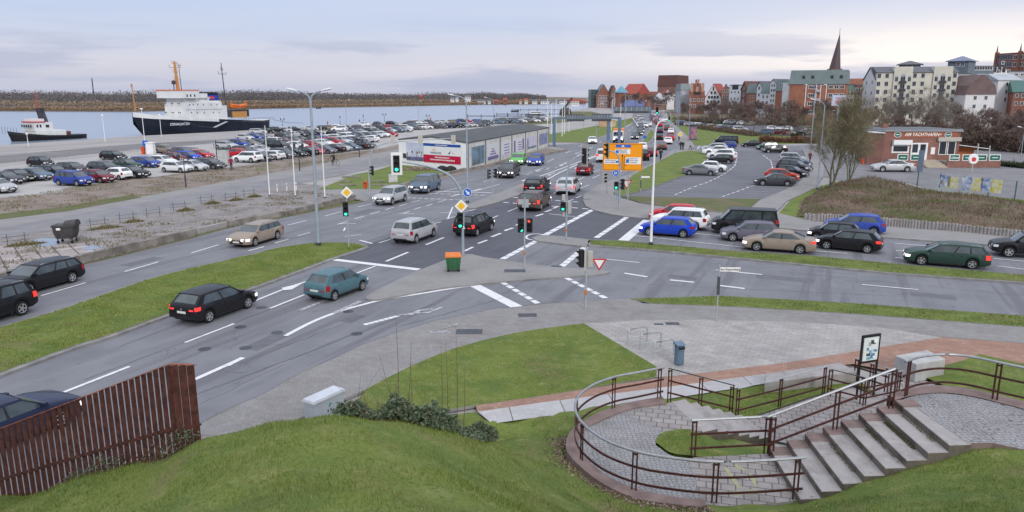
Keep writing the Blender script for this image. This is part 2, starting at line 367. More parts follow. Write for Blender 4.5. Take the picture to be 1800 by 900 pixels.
def blades(name,poly,n,h0,h1,wd,m,zf=None,z=0.0,seed=1,kind='stuff',label=None,lean=.5):
    rg=np.random.default_rng(seed);P=np.array(poly);x0,y0=P.min(0);x1,y1=P.max(0);X=[];Y=[]
    tot=0
    while tot < n:
        x=rg.uniform(x0,x1,n*2);y=rg.uniform(y0,y1,n*2);k=inpoly(x,y,poly);X.append(x[k]);Y.append(y[k]);tot += k.sum()
        if k.sum() == 0: break
    X=np.concatenate(X)[:n];Y=np.concatenate(Y)[:n];n=len(X)
    Z=zf(X,Y) if zf is not None else np.full(n,z)
    a=rg.uniform(0,2*np.pi,n);h=rg.uniform(h0,h1,n)*(0.75+0.5*np.sin(X*1.7+3*np.sin(Y*.9))*np.sin(Y*2.1));b=rg.uniform(0,2*np.pi,n);ln=rg.uniform(0,lean,n)*h
    V=np.zeros((n,3,3));dx=np.cos(a)*wd/2;dy=np.sin(a)*wd/2
    V[:,0]=np.stack([X-dx,Y-dy,Z-.01],1);V[:,1]=np.stack([X+dx,Y+dy,Z-.01],1);V[:,2]=np.stack([X+np.cos(b)*ln,Y+np.sin(b)*ln,Z+h],1)
    o=tri_cloud(name,V,m);tag(o,label,'grass',kind=kind);return o
# ---------------- ground, water, roads ----------------
quay_px=[(-700,283),(-200,265),(0,255),(240,239),(480,227),(560,221.5),(640,217),(740,213.5),(860,211),(940,207),(985,203.5),(1000,196),(1035,189),(1050,181.5)]
quay=pix(quay_px)
land=quay+[(300,900),(500,9000),(9000,9000),(9000,-400),(-800,-400),(-800,60)]
sheet('ground',land,-.02,M_quay,thick=2.5,skirt=M_concd)
gl=ground_mat('far_ground',[((.13,.11,.08),),((.17,.13,.09),.01,.4,.6)],.95,0)
farshore=[(-4000,420)]+[XY(px,py,1)[:0] or G(px,py,-1.5) for px,py in [(-400,200),(0,195.5),(230,196.5),(420,192),(520,190),(700,187),(860,184),(960,183.5),(1040,181)]]+[(300,900),(500,9000),(-9000,9000)]
sheet('far_shore',farshore,-.9,gl,thick=1.2,skirt=gl)
wm=bpy.data.materials.new('water');wm.use_nodes=True;t_=wm.node_tree;p_=t_.nodes['Principled BSDF']
p_.inputs['Base Color'].default_value=(.22,.26,.33,1);p_.inputs['Roughness'].default_value=.22;p_.inputs['IOR'].default_value=1.33
pos_=t_.nodes.new('ShaderNodeNewGeometry');mp_=t_.nodes.new('ShaderNodeMapping');mp_.inputs[3].default_value=(1,.5,1)
t_.links.new(pos_.outputs['Position'],mp_.inputs[0]);nz_=t_.nodes.new('ShaderNodeTexNoise');nz_.inputs['Scale'].default_value=.5;nz_.inputs['Detail'].default_value=5
t_.links.new(mp_.outputs[0],nz_.inputs['Vector']);bp_=t_.nodes.new('ShaderNodeBump');bp_.inputs['Strength'].default_value=.6;bp_.inputs['Distance'].default_value=.3
t_.links.new(nz_.outputs[0],bp_.inputs['Height']);t_.links.new(bp_.outputs[0],p_.inputs['Normal'])
sheet('water',[(-9000,30),(2500,30),(2500,9000),(-9000,9000)],-1.5,wm)
sheet('quay_setts',pix([(-400,306),(0,287),(250,262),(420,248),(430,243),(250,252),(0,273),(-400,290)]),-.012,M_quayd)
sheet('parking_surface',pix([(-300,362),(0,347),(110,337),(111,331),(240,313),(270,311),(430,290),(520,277),(660,262),(700,256),(960,222),(960,214),(700,221),(560,228),(430,245),(250,266),(0,294),(-300,318)]),-.010,ground_mat('pale_concrete',[((.37,.355,.35),),((.31,.295,.285),.25,.42,.6),((.42,.40,.39),.8,.55,.7,(.5,2,.9))],.9,.15,10))
sheet('earth_verge',pix([(-300,367),(0,348),(110,338),(111,331),(240,313),(270,311),(430,291),(520,278),(660,263),(702,254),(702,262),(567,288),(400,319),(250,346),(120,370),(0,385),(-300,410)]),-.004,M_dirt)
sheet('service_pavement',pix([(-300,410),(0,385),(120,370),(250,346),(400,319),(567,288),(702,262),(702,270),(600,292),(500,312),(400,328),(250,356),(0,400),(-300,445)]),0.0,M_pave2)
sheet('service_road',pix([(-300,445),(0,400),(250,356),(400,328),(500,312),(600,292),(702,270),(702,285),(642,299),(578,313),(525,322),(400,346),(250,378),(100,402),(0,422),(-300,480)]),0.004,ground_mat('service_asphalt',[((.22,.215,.225),),((.18,.175,.185),.3,.4,.6),((.26,.25,.25),1,.55,.7)],.85,.2,30))
sheet('sett_yard',pix([(-300,480),(0,422),(100,402),(250,378),(400,346),(525,322),(600,330),(640,352),(560,365),(400,399),(340,413),(144,458),(0,500),(-300,600)]),0.004,M_plates)
sheet('concrete_plates',pix([(-200,520),(0,432),(210,424),(175,440),(140,455),(0,495),(-200,580)]),0.010,ground_mat('old_plates',[((.33,.29,.28),),((.22,.19,.18),.6,.45,.62),((.42,.40,.39),.8,.5,.7,(.3,2,.8))],.9,.4,8,('brick',2.2,1.0,.9,.05)))
sheet('puddle',smooth_poly(pix([(63,421),(85,419),(105,421),(103,430),(80,433),(62,432)]),4,True),.014,mat('standing_water',(.2,.22,.26),.04,var=.02))
sheet('puddle',smooth_poly(pix([(145,436),(165,431),(182,433),(172,438),(150,440)]),4,True),.018,MATS['standing_water'])
sheet('puddle',smooth_poly(pix([(298,262),(325,258.5),(350,260),(330,263)]),4,True),.018,mat('wet_asphalt',(.06,.055,.055),.25,var=.02))
road=[(-500,655),(0,503),(144,467),(261,439),(347,417),(417,397),(475,388),(555,372),(639,355),(650,348),(680,335),(775,315),(900,284),(960,272),(1003,264),(960,255),(1027,251.5),(1050,243),(1070,236),(1090,228),(1110,219),(1112,208),(1112,196),(1163,196),(1167,211),(1180,222),(1190,233),(1187,243),(1200,262),(1183,262),(1161,280),(1110,305),(1050,325),(1027,341),(1025,352),(1030,362),(1044,369),(1072,376),(1100,380),(1180,388),(1377,401),(1543,416),(1750,431),(2300,470),(2300,640),(1800,560),(1500,536),(1270,522),(1108,526),(1000,530),(867,543),(767,563),(700,583),(633,607),(587,630),(533,653),(467,690),(400,720),(345,748),(200,815),(-500,1150)]
sheet('road',pix(road),0.008,M_asph)
newa=[(589,457),(650,428),(735,401),(817,374),(850,363),(905,341),(928,335),(1000,340),(1024,345),(1030,361),(1044,369),(1072,376),(1142,384),(1090,423),(1033,420),(955,413),(942,421),(882,456),(814,447),(739,474)]
sheet('new_asphalt',pix(newa),0.012,M_asph2)
sheet('side_road',pix([(1200,262.5),(1187,243),(1192,252),(1215,257),(1330,257),(1430,255),(1600,250),(1600,258),(1430,265),(1310,266),(1240,265)]),.012,M_asph)
ZP=.10
sheet('pavement',pix([(1163,196),(1167,211),(1180,222),(1190,233),(1187,243),(1200,262),(1183,262),(1161,280),(1110,305),(1050,325),(1027,341),(1025,352),(1030,362),(1044,369),(1072,376),(1100,380),(1180,388),(1377,401),(1543,416),(1750,431),(2300,470),(2300,445),(1800,413),(1540,398),(1437,391),(1363,373),(1308,376),(1225,372),(1128,358),(1090,348),(1078,341),(1114,308),(1150,289),(1187,270),(1211,265.5),(1222,256),(1215,248),(1200,232),(1190,222),(1172,206),(1166,196)],ZP),ZP,M_pave2,thick=.1)
sheet('footpath',pix([(1308,376),(1333,353),(1400,325),(1413,310),(1420,285),(1410,262),(1440,262),(1450,285),(1447,310),(1433,330),(1383,353),(1363,373)],ZP),ZP+.004,M_pave2,thick=.1)
sheet('car_park',pix([(1090,348),(1139,333),(1204,309),(1216,298),(1242,284),(1240,267),(1310,266),(1430,265),(1425,285),(1413,310),(1400,325),(1333,353),(1210,350)]),.004,M_asph3)
near_walk=[(345,748),(400,720),(467,690),(533,653),(587,630),(633,607),(700,583),(767,563),(867,543),(1000,530),(1108,525)]
sheet('pavement',pix(near_walk+[(1130,533),(1300,540),(1500,552),(1800,575),(2300,615),(2300,650),(1800,603),(1655,592),(1550,576),(1400,566),(1240,562),(1130,563),(1027,569),(900,587),(800,613),(717,647),(647,683),(560,720),(400,790),(250,850),(200,815)],ZP),ZP,M_pave,thick=.1)
sheet('plaza',pix([(1027,569),(1130,563),(1240,562),(1400,566),(1550,576),(1657,593),(1560,608),(1400,635),(1240,655),(1154,664),(1154,645)],ZP),ZP+.004,M_tile)
sheet('footpath',pix([(835,712),(950,696),(1177,662),(1240,655),(1400,635),(1560,608),(1657,593),(1800,604),(2300,650),(2300,760),(1800,672),(1722,628),(1690,640),(1604,660),(1500,640),(1400,650),(1192,678),(950,708),(840,724)],ZP),ZP+.006,M_redb)
sheet('slab_path',pix([(840,724),(950,708),(1192,678),(1400,650),(1430,645),(1440,664),(1350,674),(1010,727),(950,733),(865,745)],ZP),ZP+.008,M_slab)
sheet('tile_path',pix([(1307,742),(1345,775),(1420,790),(1500,745),(1640,735),(1720,712),(1605,662),(1575,668),(1545,720),(1470,697),(1420,705)]),.05,M_tile2)
def island(name,px,m,top=None):
    sheet(name,pix(px,ZP),ZP,m,thick=.1)
island('traffic_island',smooth_poly([(739,474),(814,447),(850,452),(882,457),(975,469),(1050,474),(1072,478),(1044,483),(1005,485),(878,495),(830,500),(760,508),(678,524),(652,526),(644,521),(678,502)],3,True),M_pave2)
island('traffic_island',[(935,418),(945,414),(955,413),(989,415),(1039,422),(1030,433),(985,428),(944,423)],M_pave2)
island('median',[(819,361),(850,348),(900,330),(945,311),(962,315),(926,337),(872,356),(833,366),(822,365)],M_pave2)
island('median',[(1126,250),(1137,235),(1143,224),(1150,226),(1152,237),(1147,248),(1135,254)],M_pave2)
big_med=smooth_poly([(647,433),(622,427),(558,426),(483,436),(442,447),(417,452),(278,485),(180,517),(83,550),(0,574),(-300,668),(-300,770),(0,660),(130,612),(200,590),(300,553),(444,507),(511,483),(594,452),(640,437)],3,True)
island('median',big_med,M_kerb)
def inset(px,d,z=ZP):
    P=pix(px,z);n=len(P);A=sum(P[i][0]*P[(i+1) % n][1]-P[(i+1) % n][0]*P[i][1] for i in range(n));sg=1 if A > 0 else -1;out=[]
    for i in range(n):
        a=Vector(P[i-1]);b=Vector(P[i]);c=Vector(P[(i+1) % n]);u=(b-a);v=(c-b)
        if u.length < 1e-4 or v.length < 1e-4: out.append(tuple(b));continue
        u.normalize();v.normalize();nn=Vector((-u.y,u.x))+Vector((-v.y,v.x))
        if nn.length < .3: nn=Vector((-u.y,u.x))
        nn.normalize();k=max(.5,nn.dot(Vector((-u.y,u.x))));out.append(tuple(b+nn*sg*d/k))
    return out
mi=inset(big_med,.22);sheet('median_grass',mi,ZP+.03,M_grass,thick=.03)
rs_med=[(1033,424),(1036,422),(1089,423),(1300,442),(1433,450),(1600,466),(1800,483),(2300,525),(2300,560),(1800,497),(1566,480),(1350,459),(1128,438),(1035,431)]
island('median',rs_med,M_kerb);ri=inset(rs_med,.15);sheet('median_grass',ri,ZP+.03,M_grass,thick=.03)
fm=inset([(1129,249),(1138,236),(1143,228),(1149,229),(1150,237),(1145,247),(1136,251)],.1);sheet('median_grass',fm,ZP+.03,M_grass,thick=.03)
ls=pix([(1108,526),(1270,521),(1500,534),(1800,556),(2300,600),(2300,615),(1800,575),(1500,552),(1300,540),(1150,534)],ZP)
sheet('lawn',ls,ZP+.03,M_grass,thick=.05)
lawn1=pix(smooth_poly([(640,690),(647,683),(717,647),(800,613),(900,587),(1000,572)],3)+[(1026,569),(1154,645),(1154,663),(950,697),(835,713),(700,735),(600,740)],ZP)
sheet('lawn',lawn1,ZP+.02,M_grass,thick=.1)
sheet('lawn',pix([(862,747),(950,735),(1010,729),(1165,706),(1165,760),(1000,900),(700,900),(650,745),(835,726)]),.035,M_grass)
lawn2=pix([(1176,706),(1350,674),(1440,664),(1505,668),(1545,700),(1500,680),(1420,702),(1307,742),(1230,715)]);sheet('lawn',lawn2,.07,M_grass)
lawn3=pix([(1722,628),(2300,760),(2300,900),(1800,760),(1700,702),(1607,661),(1690,640)]);sheet('lawn',lawn3,ZP+.03,M_grass)
wedge=pix([(1078,341),(1092,346.5),(1139,333),(1204,309),(1216,298),(1242,284),(1240,268),(1211,266),(1187,270),(1150,289),(1114,308)]);sheet('lawn',wedge,ZP+.03,M_grass,thick=.12)
sheet('lawn',pix([(1093,347),(1337,352),(1310,376),(1225,372),(1128,358)]),ZP+.02,M_grass2,thick=.12)
gl2=pix([(1205,235),(1192,224),(1178,210),(1172,203),(1250,214),(1330,232),(1420,245),(1430,252),(1330,255),(1222,256)]);sheet('lawn',gl2,.05,M_grass,thick=.05)
gl3=pix([(960,250),(1027,250.5),(1050,242),(1070,235),(1090,227),(1110,216),(1112,207),(1085,213),(1060,219),(985,233),(930,240)]);sheet('lawn',gl3,.05,M_grass,thick=.05)
sheet('lawn',pix([(560,333),(620,308),(660,300),(700,288),(800,300),(775,312),(690,328),(680,333),(600,333)]),.03,M_grass,thick=.05)
sheet('lawn',pix([(0,386),(120,371),(250,347),(230,342),(120,362),(0,376)]),.01,M_grass2)
sheet('lawn',pix([(985,205),(1000,196),(1040,196),(1075,205),(985,216),(900,222),(870,224)]),.0,M_grass2)
sheet('pavement',pix([(575,335),(600,333),(680,333),(690,330),(660,346),(650,348),(642,355),(560,345)]),.03,M_pave2,thick=.05)
sheet('verge',pix([(-300,590),(0,496),(144,459),(340,414),(400,400),(560,366),(625,351),(642,355),(555,372),(475,388),(417,397),(347,417),(261,439),(144,467),(0,503),(-300,600)]),.03,M_grass2,thick=.03)
sheet('verge',pix([(680,335),(775,315),(900,284),(960,272),(1003,264),(960,262),(823,296),(690,328)]),.05,M_dirt,thick=.04)
sheet('forecourt',pix([(1440,310),(1450,285),(1440,258),(1600,258),(2300,262),(2300,420),(1800,365),(1640,335),(1600,322),(1480,318)]),.003,ground_mat('forecourt_asphalt',[((.20,.195,.205),),((.16,.155,.165),.3,.4,.6),((.24,.235,.235),1,.55,.7)],.85,.2,30))
# ---------------- painted markings ----------------
mk=MB();ZM0=.016;zc_n=[0]
class _Z:
    pass
def zm():
    zc_n[0] += 1;return ZM0+(zc_n[0] % 60)*.00025
def line(p,q,wd=.13,m=M_mark,z=None):
    z=zm()+(.085 if z else 0)
    a=Vector(G(*p));b=Vector(G(*q));d=(b-a).normalized();n=Vector((-d.y,d.x))*wd/2
    mk.use(m);mk.add([(a.x-n.x,a.y-n.y,z),(b.x-n.x,b.y-n.y,z),(b.x+n.x,b.y+n.y,z),(a.x+n.x,a.y+n.y,z)],[(0,1,2,3)])
def dashes(p,q,n,wd=.13,duty=.6,m=M_mark):
    a=Vector(G(*p));b=Vector(G(*q));d=(b-a);nn=Vector((-d.y,d.x)).normalized()*wd/2
    mk.use(m);ZM=zm()
    for i in range(n):
        s=a+d*(i/n);e=a+d*((i+duty)/n)
        mk.add([(s.x-nn.x,s.y-nn.y,ZM),(e.x-nn.x,e.y-nn.y,ZM),(e.x+nn.x,e.y+nn.y,ZM),(s.x+nn.x,s.y+nn.y,ZM)],[(0,1,2,3)])
def poly_line(pts,wd,m=M_mark):
    P=[Vector(G(*p)) for p in pts];mk.use(m);L_=[];ZM=zm()
    for i,p in enumerate(P):
        d=(P[min(i+1,len(P)-1)]-P[max(i-1,0)]).normalized();n=Vector((-d.y,d.x))*wd/2;L_ += [(p.x-n.x,p.y-n.y,ZM),(p.x+n.x,p.y+n.y,ZM)]
    mk.add(L_,[(2*i,2*i+2,2*i+3,2*i+1) for i in range(len(P)-1)])
for a,b,c,d in [(260,793,545,710),(790,640,1003,578),(1210,522,1385,470),(1575,507,1670,483),(1740,460,1800,442)]: line(C_(a,b),C_(c,d))
for a,b,c,d in [(380,418,500,388),(445,485,522,465),(300,530,385,508),(135,580,230,553),(695,413,758,395),(615,360,720,332),(805,378,865,360),(825,303,920,282),(903,348,962,332),(998,320,1052,305),(1085,298,1135,283),(1165,273,1215,260),(1110,345,1150,330),(1180,318,1222,305),(1258,297,1297,283),(1330,273,1375,260),(1385,380,1440,363),(1480,345,1520,335),(1530,328,1570,318),(1295,412,1350,397),(958,530,1033,508),(1660,380,1712,358),(740,490,845,478),(700,410,810,408),(1340,337,1440,340),(1395,375,1425,303),(735,455,745,435),(1085,342,1180,347)]:
    line(A_(a,b),A_(c,d),.12)
for a,b,c,d in [(1255,543,1368,497),(1003,648,1143,590),(1500,583,1553,557),(1585,535,1643,513),(1673,493,1730,470),(1755,455,1800,437)]: line(A_(a,b),A_(c,d),.2)
line(A_(672,637),A_(1212,700),.5);line(A_(820,722),A_(935,678),.15);line(A_(838,515),A_(915,535),.2)
for a,b,c,d in [(50,493,110,470),(133,453,187,436),(207,420,245,403),(330,362,378,347),(390,335,430,320),(440,313,475,298)]: line(B_(a,b),B_(c,d),.25)
for a,b,c,d in [(40,380,92,358),(153,333,222,305),(440,220,478,200),(585,245,615,235),(380,245,410,233),(480,285,570,255),(610,185,668,163),(600,130,640,112),(455,140,498,125),(695,80,735,68),(690,120,735,100)]: line(B_(a,b),B_(c,d),.13)
dashes(B_(190,242),B_(620,273),8,.3);dashes(B_(125,273),B_(690,317),9,.3)
line(B_(415,345),B_(578,365),.12)
for p,q,n,wd in [((690,320),(385,482),9,.45),((910,365),(710,500),9,.4),((345,512),(115,635),7,.4),((645,555),(490,682),7,.4)]: dashes(B_(*p),B_(*q),n,wd,.88)
line(B_(1040,385),B_(885,515),.75)
poly_line([B_(*p) for p in smooth_poly([(385,482),(350,474),(310,474),(280,482),(270,496),(290,508),(345,514)],4)],.15)
for a,b,c,d in [(765,632,985,655),(1465,702,1762,730)]: line(B_(a,b),B_(c,d),.12)
for a,b,c,d in [(890,722,1035,745),(1180,765,1332,780),(1490,800,1652,820)]: line(B_(a,b),B_(c,d),.22)
dashes(B_(525,753),B_(785,887),6,.3,.75);dashes(D_(1448,50),D_(1645,167),6,.3,.75)
line(D_(1300,65),D_(1535,185),.6)
poly_line([D_(*p) for p in smooth_poly([(305,333),(450,258),(600,200),(700,172),(800,146),(900,128),(1000,113),(1150,88),(1310,64)],4)],.22)
line(D_(560,215),D_(700,150),.25,M_markw)
line(D_(225,188),D_(437,103),.15);line(D_(380,200),D_(540,135),.22,M_markw);line(D_(140,150),D_(300,85),.15);line(D_(300,90),D_(412,46),.12)
mk.use(M_mark)
def tri(pts,m=M_mark): mk.use(m);ZM=zm();mk.add([(*G(*p),ZM) for p in pts],[tuple(range(len(pts)))])
tri([D_(285,80),D_(345,66),D_(412,44),D_(340,88),D_(300,92)])
line(D_(0,283),D_(32,268),.15);line(D_(0,490),D_(80,448),.22)
dashes(D_(720,275),D_(900,228),7,.25,.9,M_mark);poly_line([D_(900,228),D_(960,215),D_(1060,210),D_(1130,182)],.2,M_markw);poly_line([D_(960,223),D_(1010,200),D_(1080,190)],.25,M_markw)
line((108,692),(228,645),.16);line((325,603),(411,570),.13);line((342,668),(427,630),.22)
for i in range(8): line(D_(1060+i*14,318+(i % 3)*5),D_(1085+i*15,330-(i*3) % 17),.07,M_markw,True)
line(D_(1140,303),D_(1215,281),.12,M_markw,True)
dashes(A_(1120,200),A_(1670,213),1,.3,1);dashes(A_(1140,213),A_(1640,229),12,.25,.7);dashes(A_(1130,245),A_(1520,261),10,.25,.7);line(A_(920,240),A_(965,242),.2)
for a,b,c,d in [(820,685,1050,703),(825,722,905,730),(820,760,905,768),(0,840,120,850),(1340,765,1500,780),(1360,805,1500,822),(400,725,570,738),(1360,846,1500,868),(-60,665,30,672)]: line(F_(a,b),F_(c,d),.13)
for a,b,c,d in [(1310,470,1530,488),(955,485,1700,565),(1365,443,1470,448)]: line(B_(a,b),B_(c,d),.12)
line((1515,501),(1614,510),.13)
c1=[B1(*p) for p in [(1210,875),(1290,840),(1400,800),(1480,765),(1540,730),(1590,690),(1605,640),(1590,600)]]
for (a,b) in zip(c1[:-1],c1[1:]): dashes(a,b,3,.14,.65)
k1=[(1112,341),(1139,333),(1165,323),(1190,314),(1204,309)]
for i in range(9):
    t=i/8;y=347-t*38;line((1092+t*112+ (4 if i else 12),y),(1182+t*100,y+1.5-t*1),.11,M_markw)
c2=[B1(*p) for p in [(1510,885),(1600,855),(1690,820)]]+[K for K in [(1332,325),(1347,312),(1358,296),(1355,283),(1340,272)]]
for (a,b) in zip(c2[:-1],c2[1:]): dashes(a,b,3,.14,.65)
for i in range(6):
    t=i/5;y=349-t*20;line((1275+t*52,y-1),(1345+t*45,y+1),.11,M_markw)
line((1226,262),(1230,257),.2);
for x0,y0,x1,y1,n,w_ in [(985,292,1108,219,9,.14),(1010,297,1116,222,9,.14),(962,285,1100,218,9,.14),(905,312,990,291,5,.14),(880,303,960,283,4,.14),(1090,303,1165,222,8,.14),(1115,300,1172,222,8,.14),(930,305,975,293,3,.13),(850,320,900,308,3,.13)]: dashes((x0,y0),(x1,y1),n,w_,.35)
poly_line([(958,318),(985,303),(1020,287),(1055,272),(1090,258),(1120,252)],.2);poly_line([(944,312),(975,301),(1020,284),(1055,271)],.2)
for x,y in [(925,316),(948,298),(970,306),(990,289),(905,300),(1018,268)]: line((x-7,y+2),(x+6,y-2),.16);line((x-7,y+2.4),(x-2,y+2),.5)
line(A_(1415,237),A_(1605,188),.22);line(A_(1280,225),A_(1480,178),.13);line(A_(1560,205),A_(1720,160),.13)
o=mk.build('road_markings');o['kind']='structure'
mk=MB();ZM0=.0125;M_tar=mat('tar_seam',(.105,.106,.118),.6,var=.3,vs=2,world=True);M_patch=ground_mat('repair_patch',[((.115,.116,.13),),((.145,.146,.16),2,.4,.7)],.8,.2,50)
rs_=random.Random(3)
def seam(p,q,n=14,amp=.025,wd=.03):
    a=Vector(G(*p));c=Vector(G(*q));d=(c-a);u=d.normalized();nn=Vector((-u.y,u.x));P=[a+d*(i/n)+nn*rs_.gauss(0,amp) for i in range(n+1)];mk.use(M_tar);z=zm()-.0005;V=[]
    for i,p_ in enumerate(P): w_=wd*rs_.uniform(.4,1.1)/2;V += [(p_.x-nn.x*w_,p_.y-nn.y*w_,z),(p_.x+nn.x*w_,p_.y+nn.y*w_,z)]
    mk.add(V,[(2*i,2*i+2,2*i+3,2*i+1) for i in range(n)])
for p,q in [((150,668),(520,527)),((330,700),(700,560)),((420,640),(640,556)),((210,610),(560,478)),((560,610),(760,535)),((700,575),(900,520)),((250,760),(500,640)),((60,545),(430,445)),((120,500),(430,412)),((470,420),(700,352)),((1100,452),(1500,482)),((1350,475),(1800,520)),((1130,500),(1560,520)),((1250,430),(1750,470)),((900,480),(1050,500)),((640,390),(800,345)),((800,350),(1000,290)),((560,500),(700,470))]: seam(p,q)
for k in range(26):
    px,py=rs_.choice([(rs_.uniform(250,650),rs_.uniform(560,660)),(rs_.uniform(950,1700),rs_.uniform(480,525)),(rs_.uniform(500,800),rs_.uniform(360,400)),(rs_.uniform(1250,1700),rs_.uniform(455,515))]);seam((px,py),(px+rs_.uniform(-60,60),py+rs_.uniform(-14,14)),8,.12,.025)
for px,py,l,w_ in [(470,600,2.2,.8),(620,560,1.2,.7),(1380,490,3.0,.9),(1200,488,1.6,.8),(640,372,3,1.0),(300,650,1.5,1.1),(880,300,4,1.2),(1640,520,2,.9),(250,460,2.5,.9)]:
    a=Vector(G(px,py));t_2=1.2 if px < 1000 else -.45;u=Vector((math.cos(t_2),math.sin(t_2)))*l/2;v=Vector((-u.y,u.x)).normalized()*w_/2;z=.0112;mk.use(M_patch);mk.add([(*(a+i*u+j*v),z) for i,j in ((-1,-1),(1,-1),(1,1),(-1,1))],[(0,1,2,3)])
o=mk.build('road_repairs');o['kind']='structure'
dk=MB();dk.use(M_dark)
for px,py,r in [(927,554,.42),(825,583,.55),(905,476,.6),(978,468,.3),(1182,569,.3),(1158,570,.2),(1033,350,.35),(850,497,.0)]:
    if r: x,y=G(px,py,ZP);dk.prism([(x-r,y-r*.6),(x+r,y-r*.6),(x+r,y+r*.6),(x-r,y+r*.6)],ZP,ZP+.009)
o=dk.build('drain_covers');o['kind']='structure'
mh=MB();mh.use(M_dark)
for px,py in [(460,541),(487,585),(423,575),(432,612),(612,548),(627,587),(360,614)]:
    x,y=G(px,py);mh.lathe([(.25,0),(.25,.006)],14,(x,y,.009))
o=mh.build('manhole_covers');o['kind']='structure'
# ---------------- hill the camera stands on ----------------
cp=[(0,0,8.2),(-5,0,8.1),(6,0,8.0),(-12,2,6.2),(-20,6,3.0),(12,2,7.0),(20,4,6.0),(0,-4,8.2),(10,9,4.4),(16,10,4.0),(22,12,3.6)]
def cpx(px,py,z): cp.append((*G(px,py,z),z))
for a in [(-150,960,1.0),(0,868,1.85),(0,900,2.3),(170,828,2.95),(345,776,4.3),(200,900,3.6),(400,900,5.1),(420,764,4.42),(500,745,4.4),(600,731,4.3),(700,742,4.15),(780,758,3.7),(620,900,5.5),(800,900,5.2),(700,820,4.9),(850,780,2.9),(880,850,3.5),(930,900,3.6),(960,860,2.3),(920,800,1.9),(905,765,.75),(870,748,.15),(950,745,.1),(1000,760,.25),(990,800,.8),(1020,850,1.15),(1080,880,1.1),(1060,899,1.5),(1180,899,1.15),(1300,898,1.05),(1405,885,.95),(1450,875,1.2),(1520,850,1.45),(1600,825,1.75),(1680,800,2.05),(1740,786,2.2),(1800,796,2.25),(1900,810,2.3),(1500,900,1.9),(1650,880,2.5),(1800,880,2.9)]: cpx(*a)
for px,py,z in [(1030,740,.55),(1100,715,.5),(1160,700,.3),(1100,800,.7),(1200,850,.75),(1350,850,.75),(1190,780,.93),(1250,790,.80),(1330,785,.6),(1290,770,.2),(1480,800,.9),(1600,760,1.7)]: cpx(px,py,z)
cp += [(-4,15.5,1.0),(-7.5,15,.3),(-11,17,-.4),(-4,19,-.6),(0,16.5,1.0),(0,20,-.4),(-14,14,.3),(-18,14,-.5),(-9,21,-1.2),(3,24,-1),(8,24,-1),(8,20.5,-.5),(14,21,-.8),(20,20,-.6),(12.5,17.6,1.6),(17,16,2.0),(22,16,2)]
CPA=np.array(cp)
def tps_fit(P):
    n=len(P);d=np.hypot(P[:,None,0]-P[None,:,0],P[:,None,1]-P[None,:,1]);K=np.where(d > 0,d*d*np.log(d+1e-9),0)+np.eye(n)*.25
    Q=np.hstack([np.ones((n,1)),P[:,:2]]);A=np.zeros((n+3,n+3));A[:n,:n]=K;A[:n,n:]=Q;A[n:,:n]=Q.T
    return np.linalg.solve(A,np.concatenate([P[:,2],[0,0,0]]))
TW=tps_fit(CPA)
def tz(x,y):
    x=np.asarray(x,float);y=np.asarray(y,float);sh=x.shape;x=x.ravel();y=y.ravel()
    d=np.hypot(x[:,None]-CPA[None,:,0],y[:,None]-CPA[None,:,1]);K=np.where(d > 0,d*d*np.log(d+1e-9),0)
    z=K@TW[:-3]+TW[-3]+TW[-2]*x+TW[-1]*y
    z=np.where(z > .4,z,.4+(z-.4)*1.0)
    z += .035*np.sin(x*2.1+np.sin(y*1.3))*np.sin(y*2.4+1)+.02*np.sin(x*5.3+y*2.0)
    return z.reshape(sh)
def tz1(x,y): return float(tz(np.array([x]),np.array([y]))[0])
gxs=np.arange(-22,24.01,.2);gys=np.arange(-4,24.01,.2);GX,GY=np.meshgrid(gxs,gys);GZ=tz(GX,GY)
nx_,ny_=len(gxs),len(gys);b=MB();b.use(M_grass)
ok=(GZ > -.35)
b.v=[(float(GX[j,i]),float(GY[j,i]),float(max(GZ[j,i],-.5))) for j in range(ny_) for i in range(nx_)]
for j in range(ny_-1):
    for i in range(nx_-1):
        if ok[j,i] or ok[j+1,i] or ok[j,i+1] or ok[j+1,i+1]: b.f.append((j*nx_+i,j*nx_+i+1,(j+1)*nx_+i+1,(j+1)*nx_+i));b.m.append(0)
o=b.build('grass_hill',smooth=True);o['kind']='structure'
# ---------------- landings and steps ----------------
Z1,Z2=.95,2.3
Uo=pix(smooth_poly([(1163,700),(1110,709),(1061,724),(1015,749),(997,772),(1001,803),(1053,849),(1117,879),(1180,889),(1242,895)],5),Z1)
Ui=pix(smooth_poly([(1170,711),(1112,720),(1075,733),(1033,753),(1017,774),(1022,800),(1065,838),(1123,864),(1182,876),(1238,881)],5),Z1)
b=MB();b.use(M_curbr);n=len(Uo)
for zt_,zb_ in ((Z1+.05,.1),):
    for i in range(n-1):
        if i % 9 == 8: pass
        vs=[(*Uo[i],zb_),(*Uo[i+1],zb_),(*Uo[i+1],zt_),(*Uo[i],zt_),(*Ui[i],zb_),(*Ui[i+1],zb_),(*Ui[i+1],zt_),(*Ui[i],zt_)]
        b.add(vs,[(0,1,2,3),(3,2,6,7),(5,4,7,6)])
b.f.append((0,3,7,4));b.m.append(0)
k=len(b.v)-8;b.f.append((k+1,k+5,k+6,k+2));b.m.append(0)
tag(b.build('landing_kerb'),'curved red-brown stone kerb round the lower cobbled landing','kerb')
setts=Ui[2:]+pix([(1225,862),(1222,835),(1212,812),(1175,799),(1152,782),(1158,770),(1170,762),(1130,742),(1100,727)],Z1)
sheet('cobbled_landing',setts,Z1+.004,M_cob)
sheet('tiled_landing',Ui[:14]+pix([(1100,727),(1130,742),(1170,762),(1235,757),(1180,706)],Z1),Z1+.001,M_tile2,thick=.3)
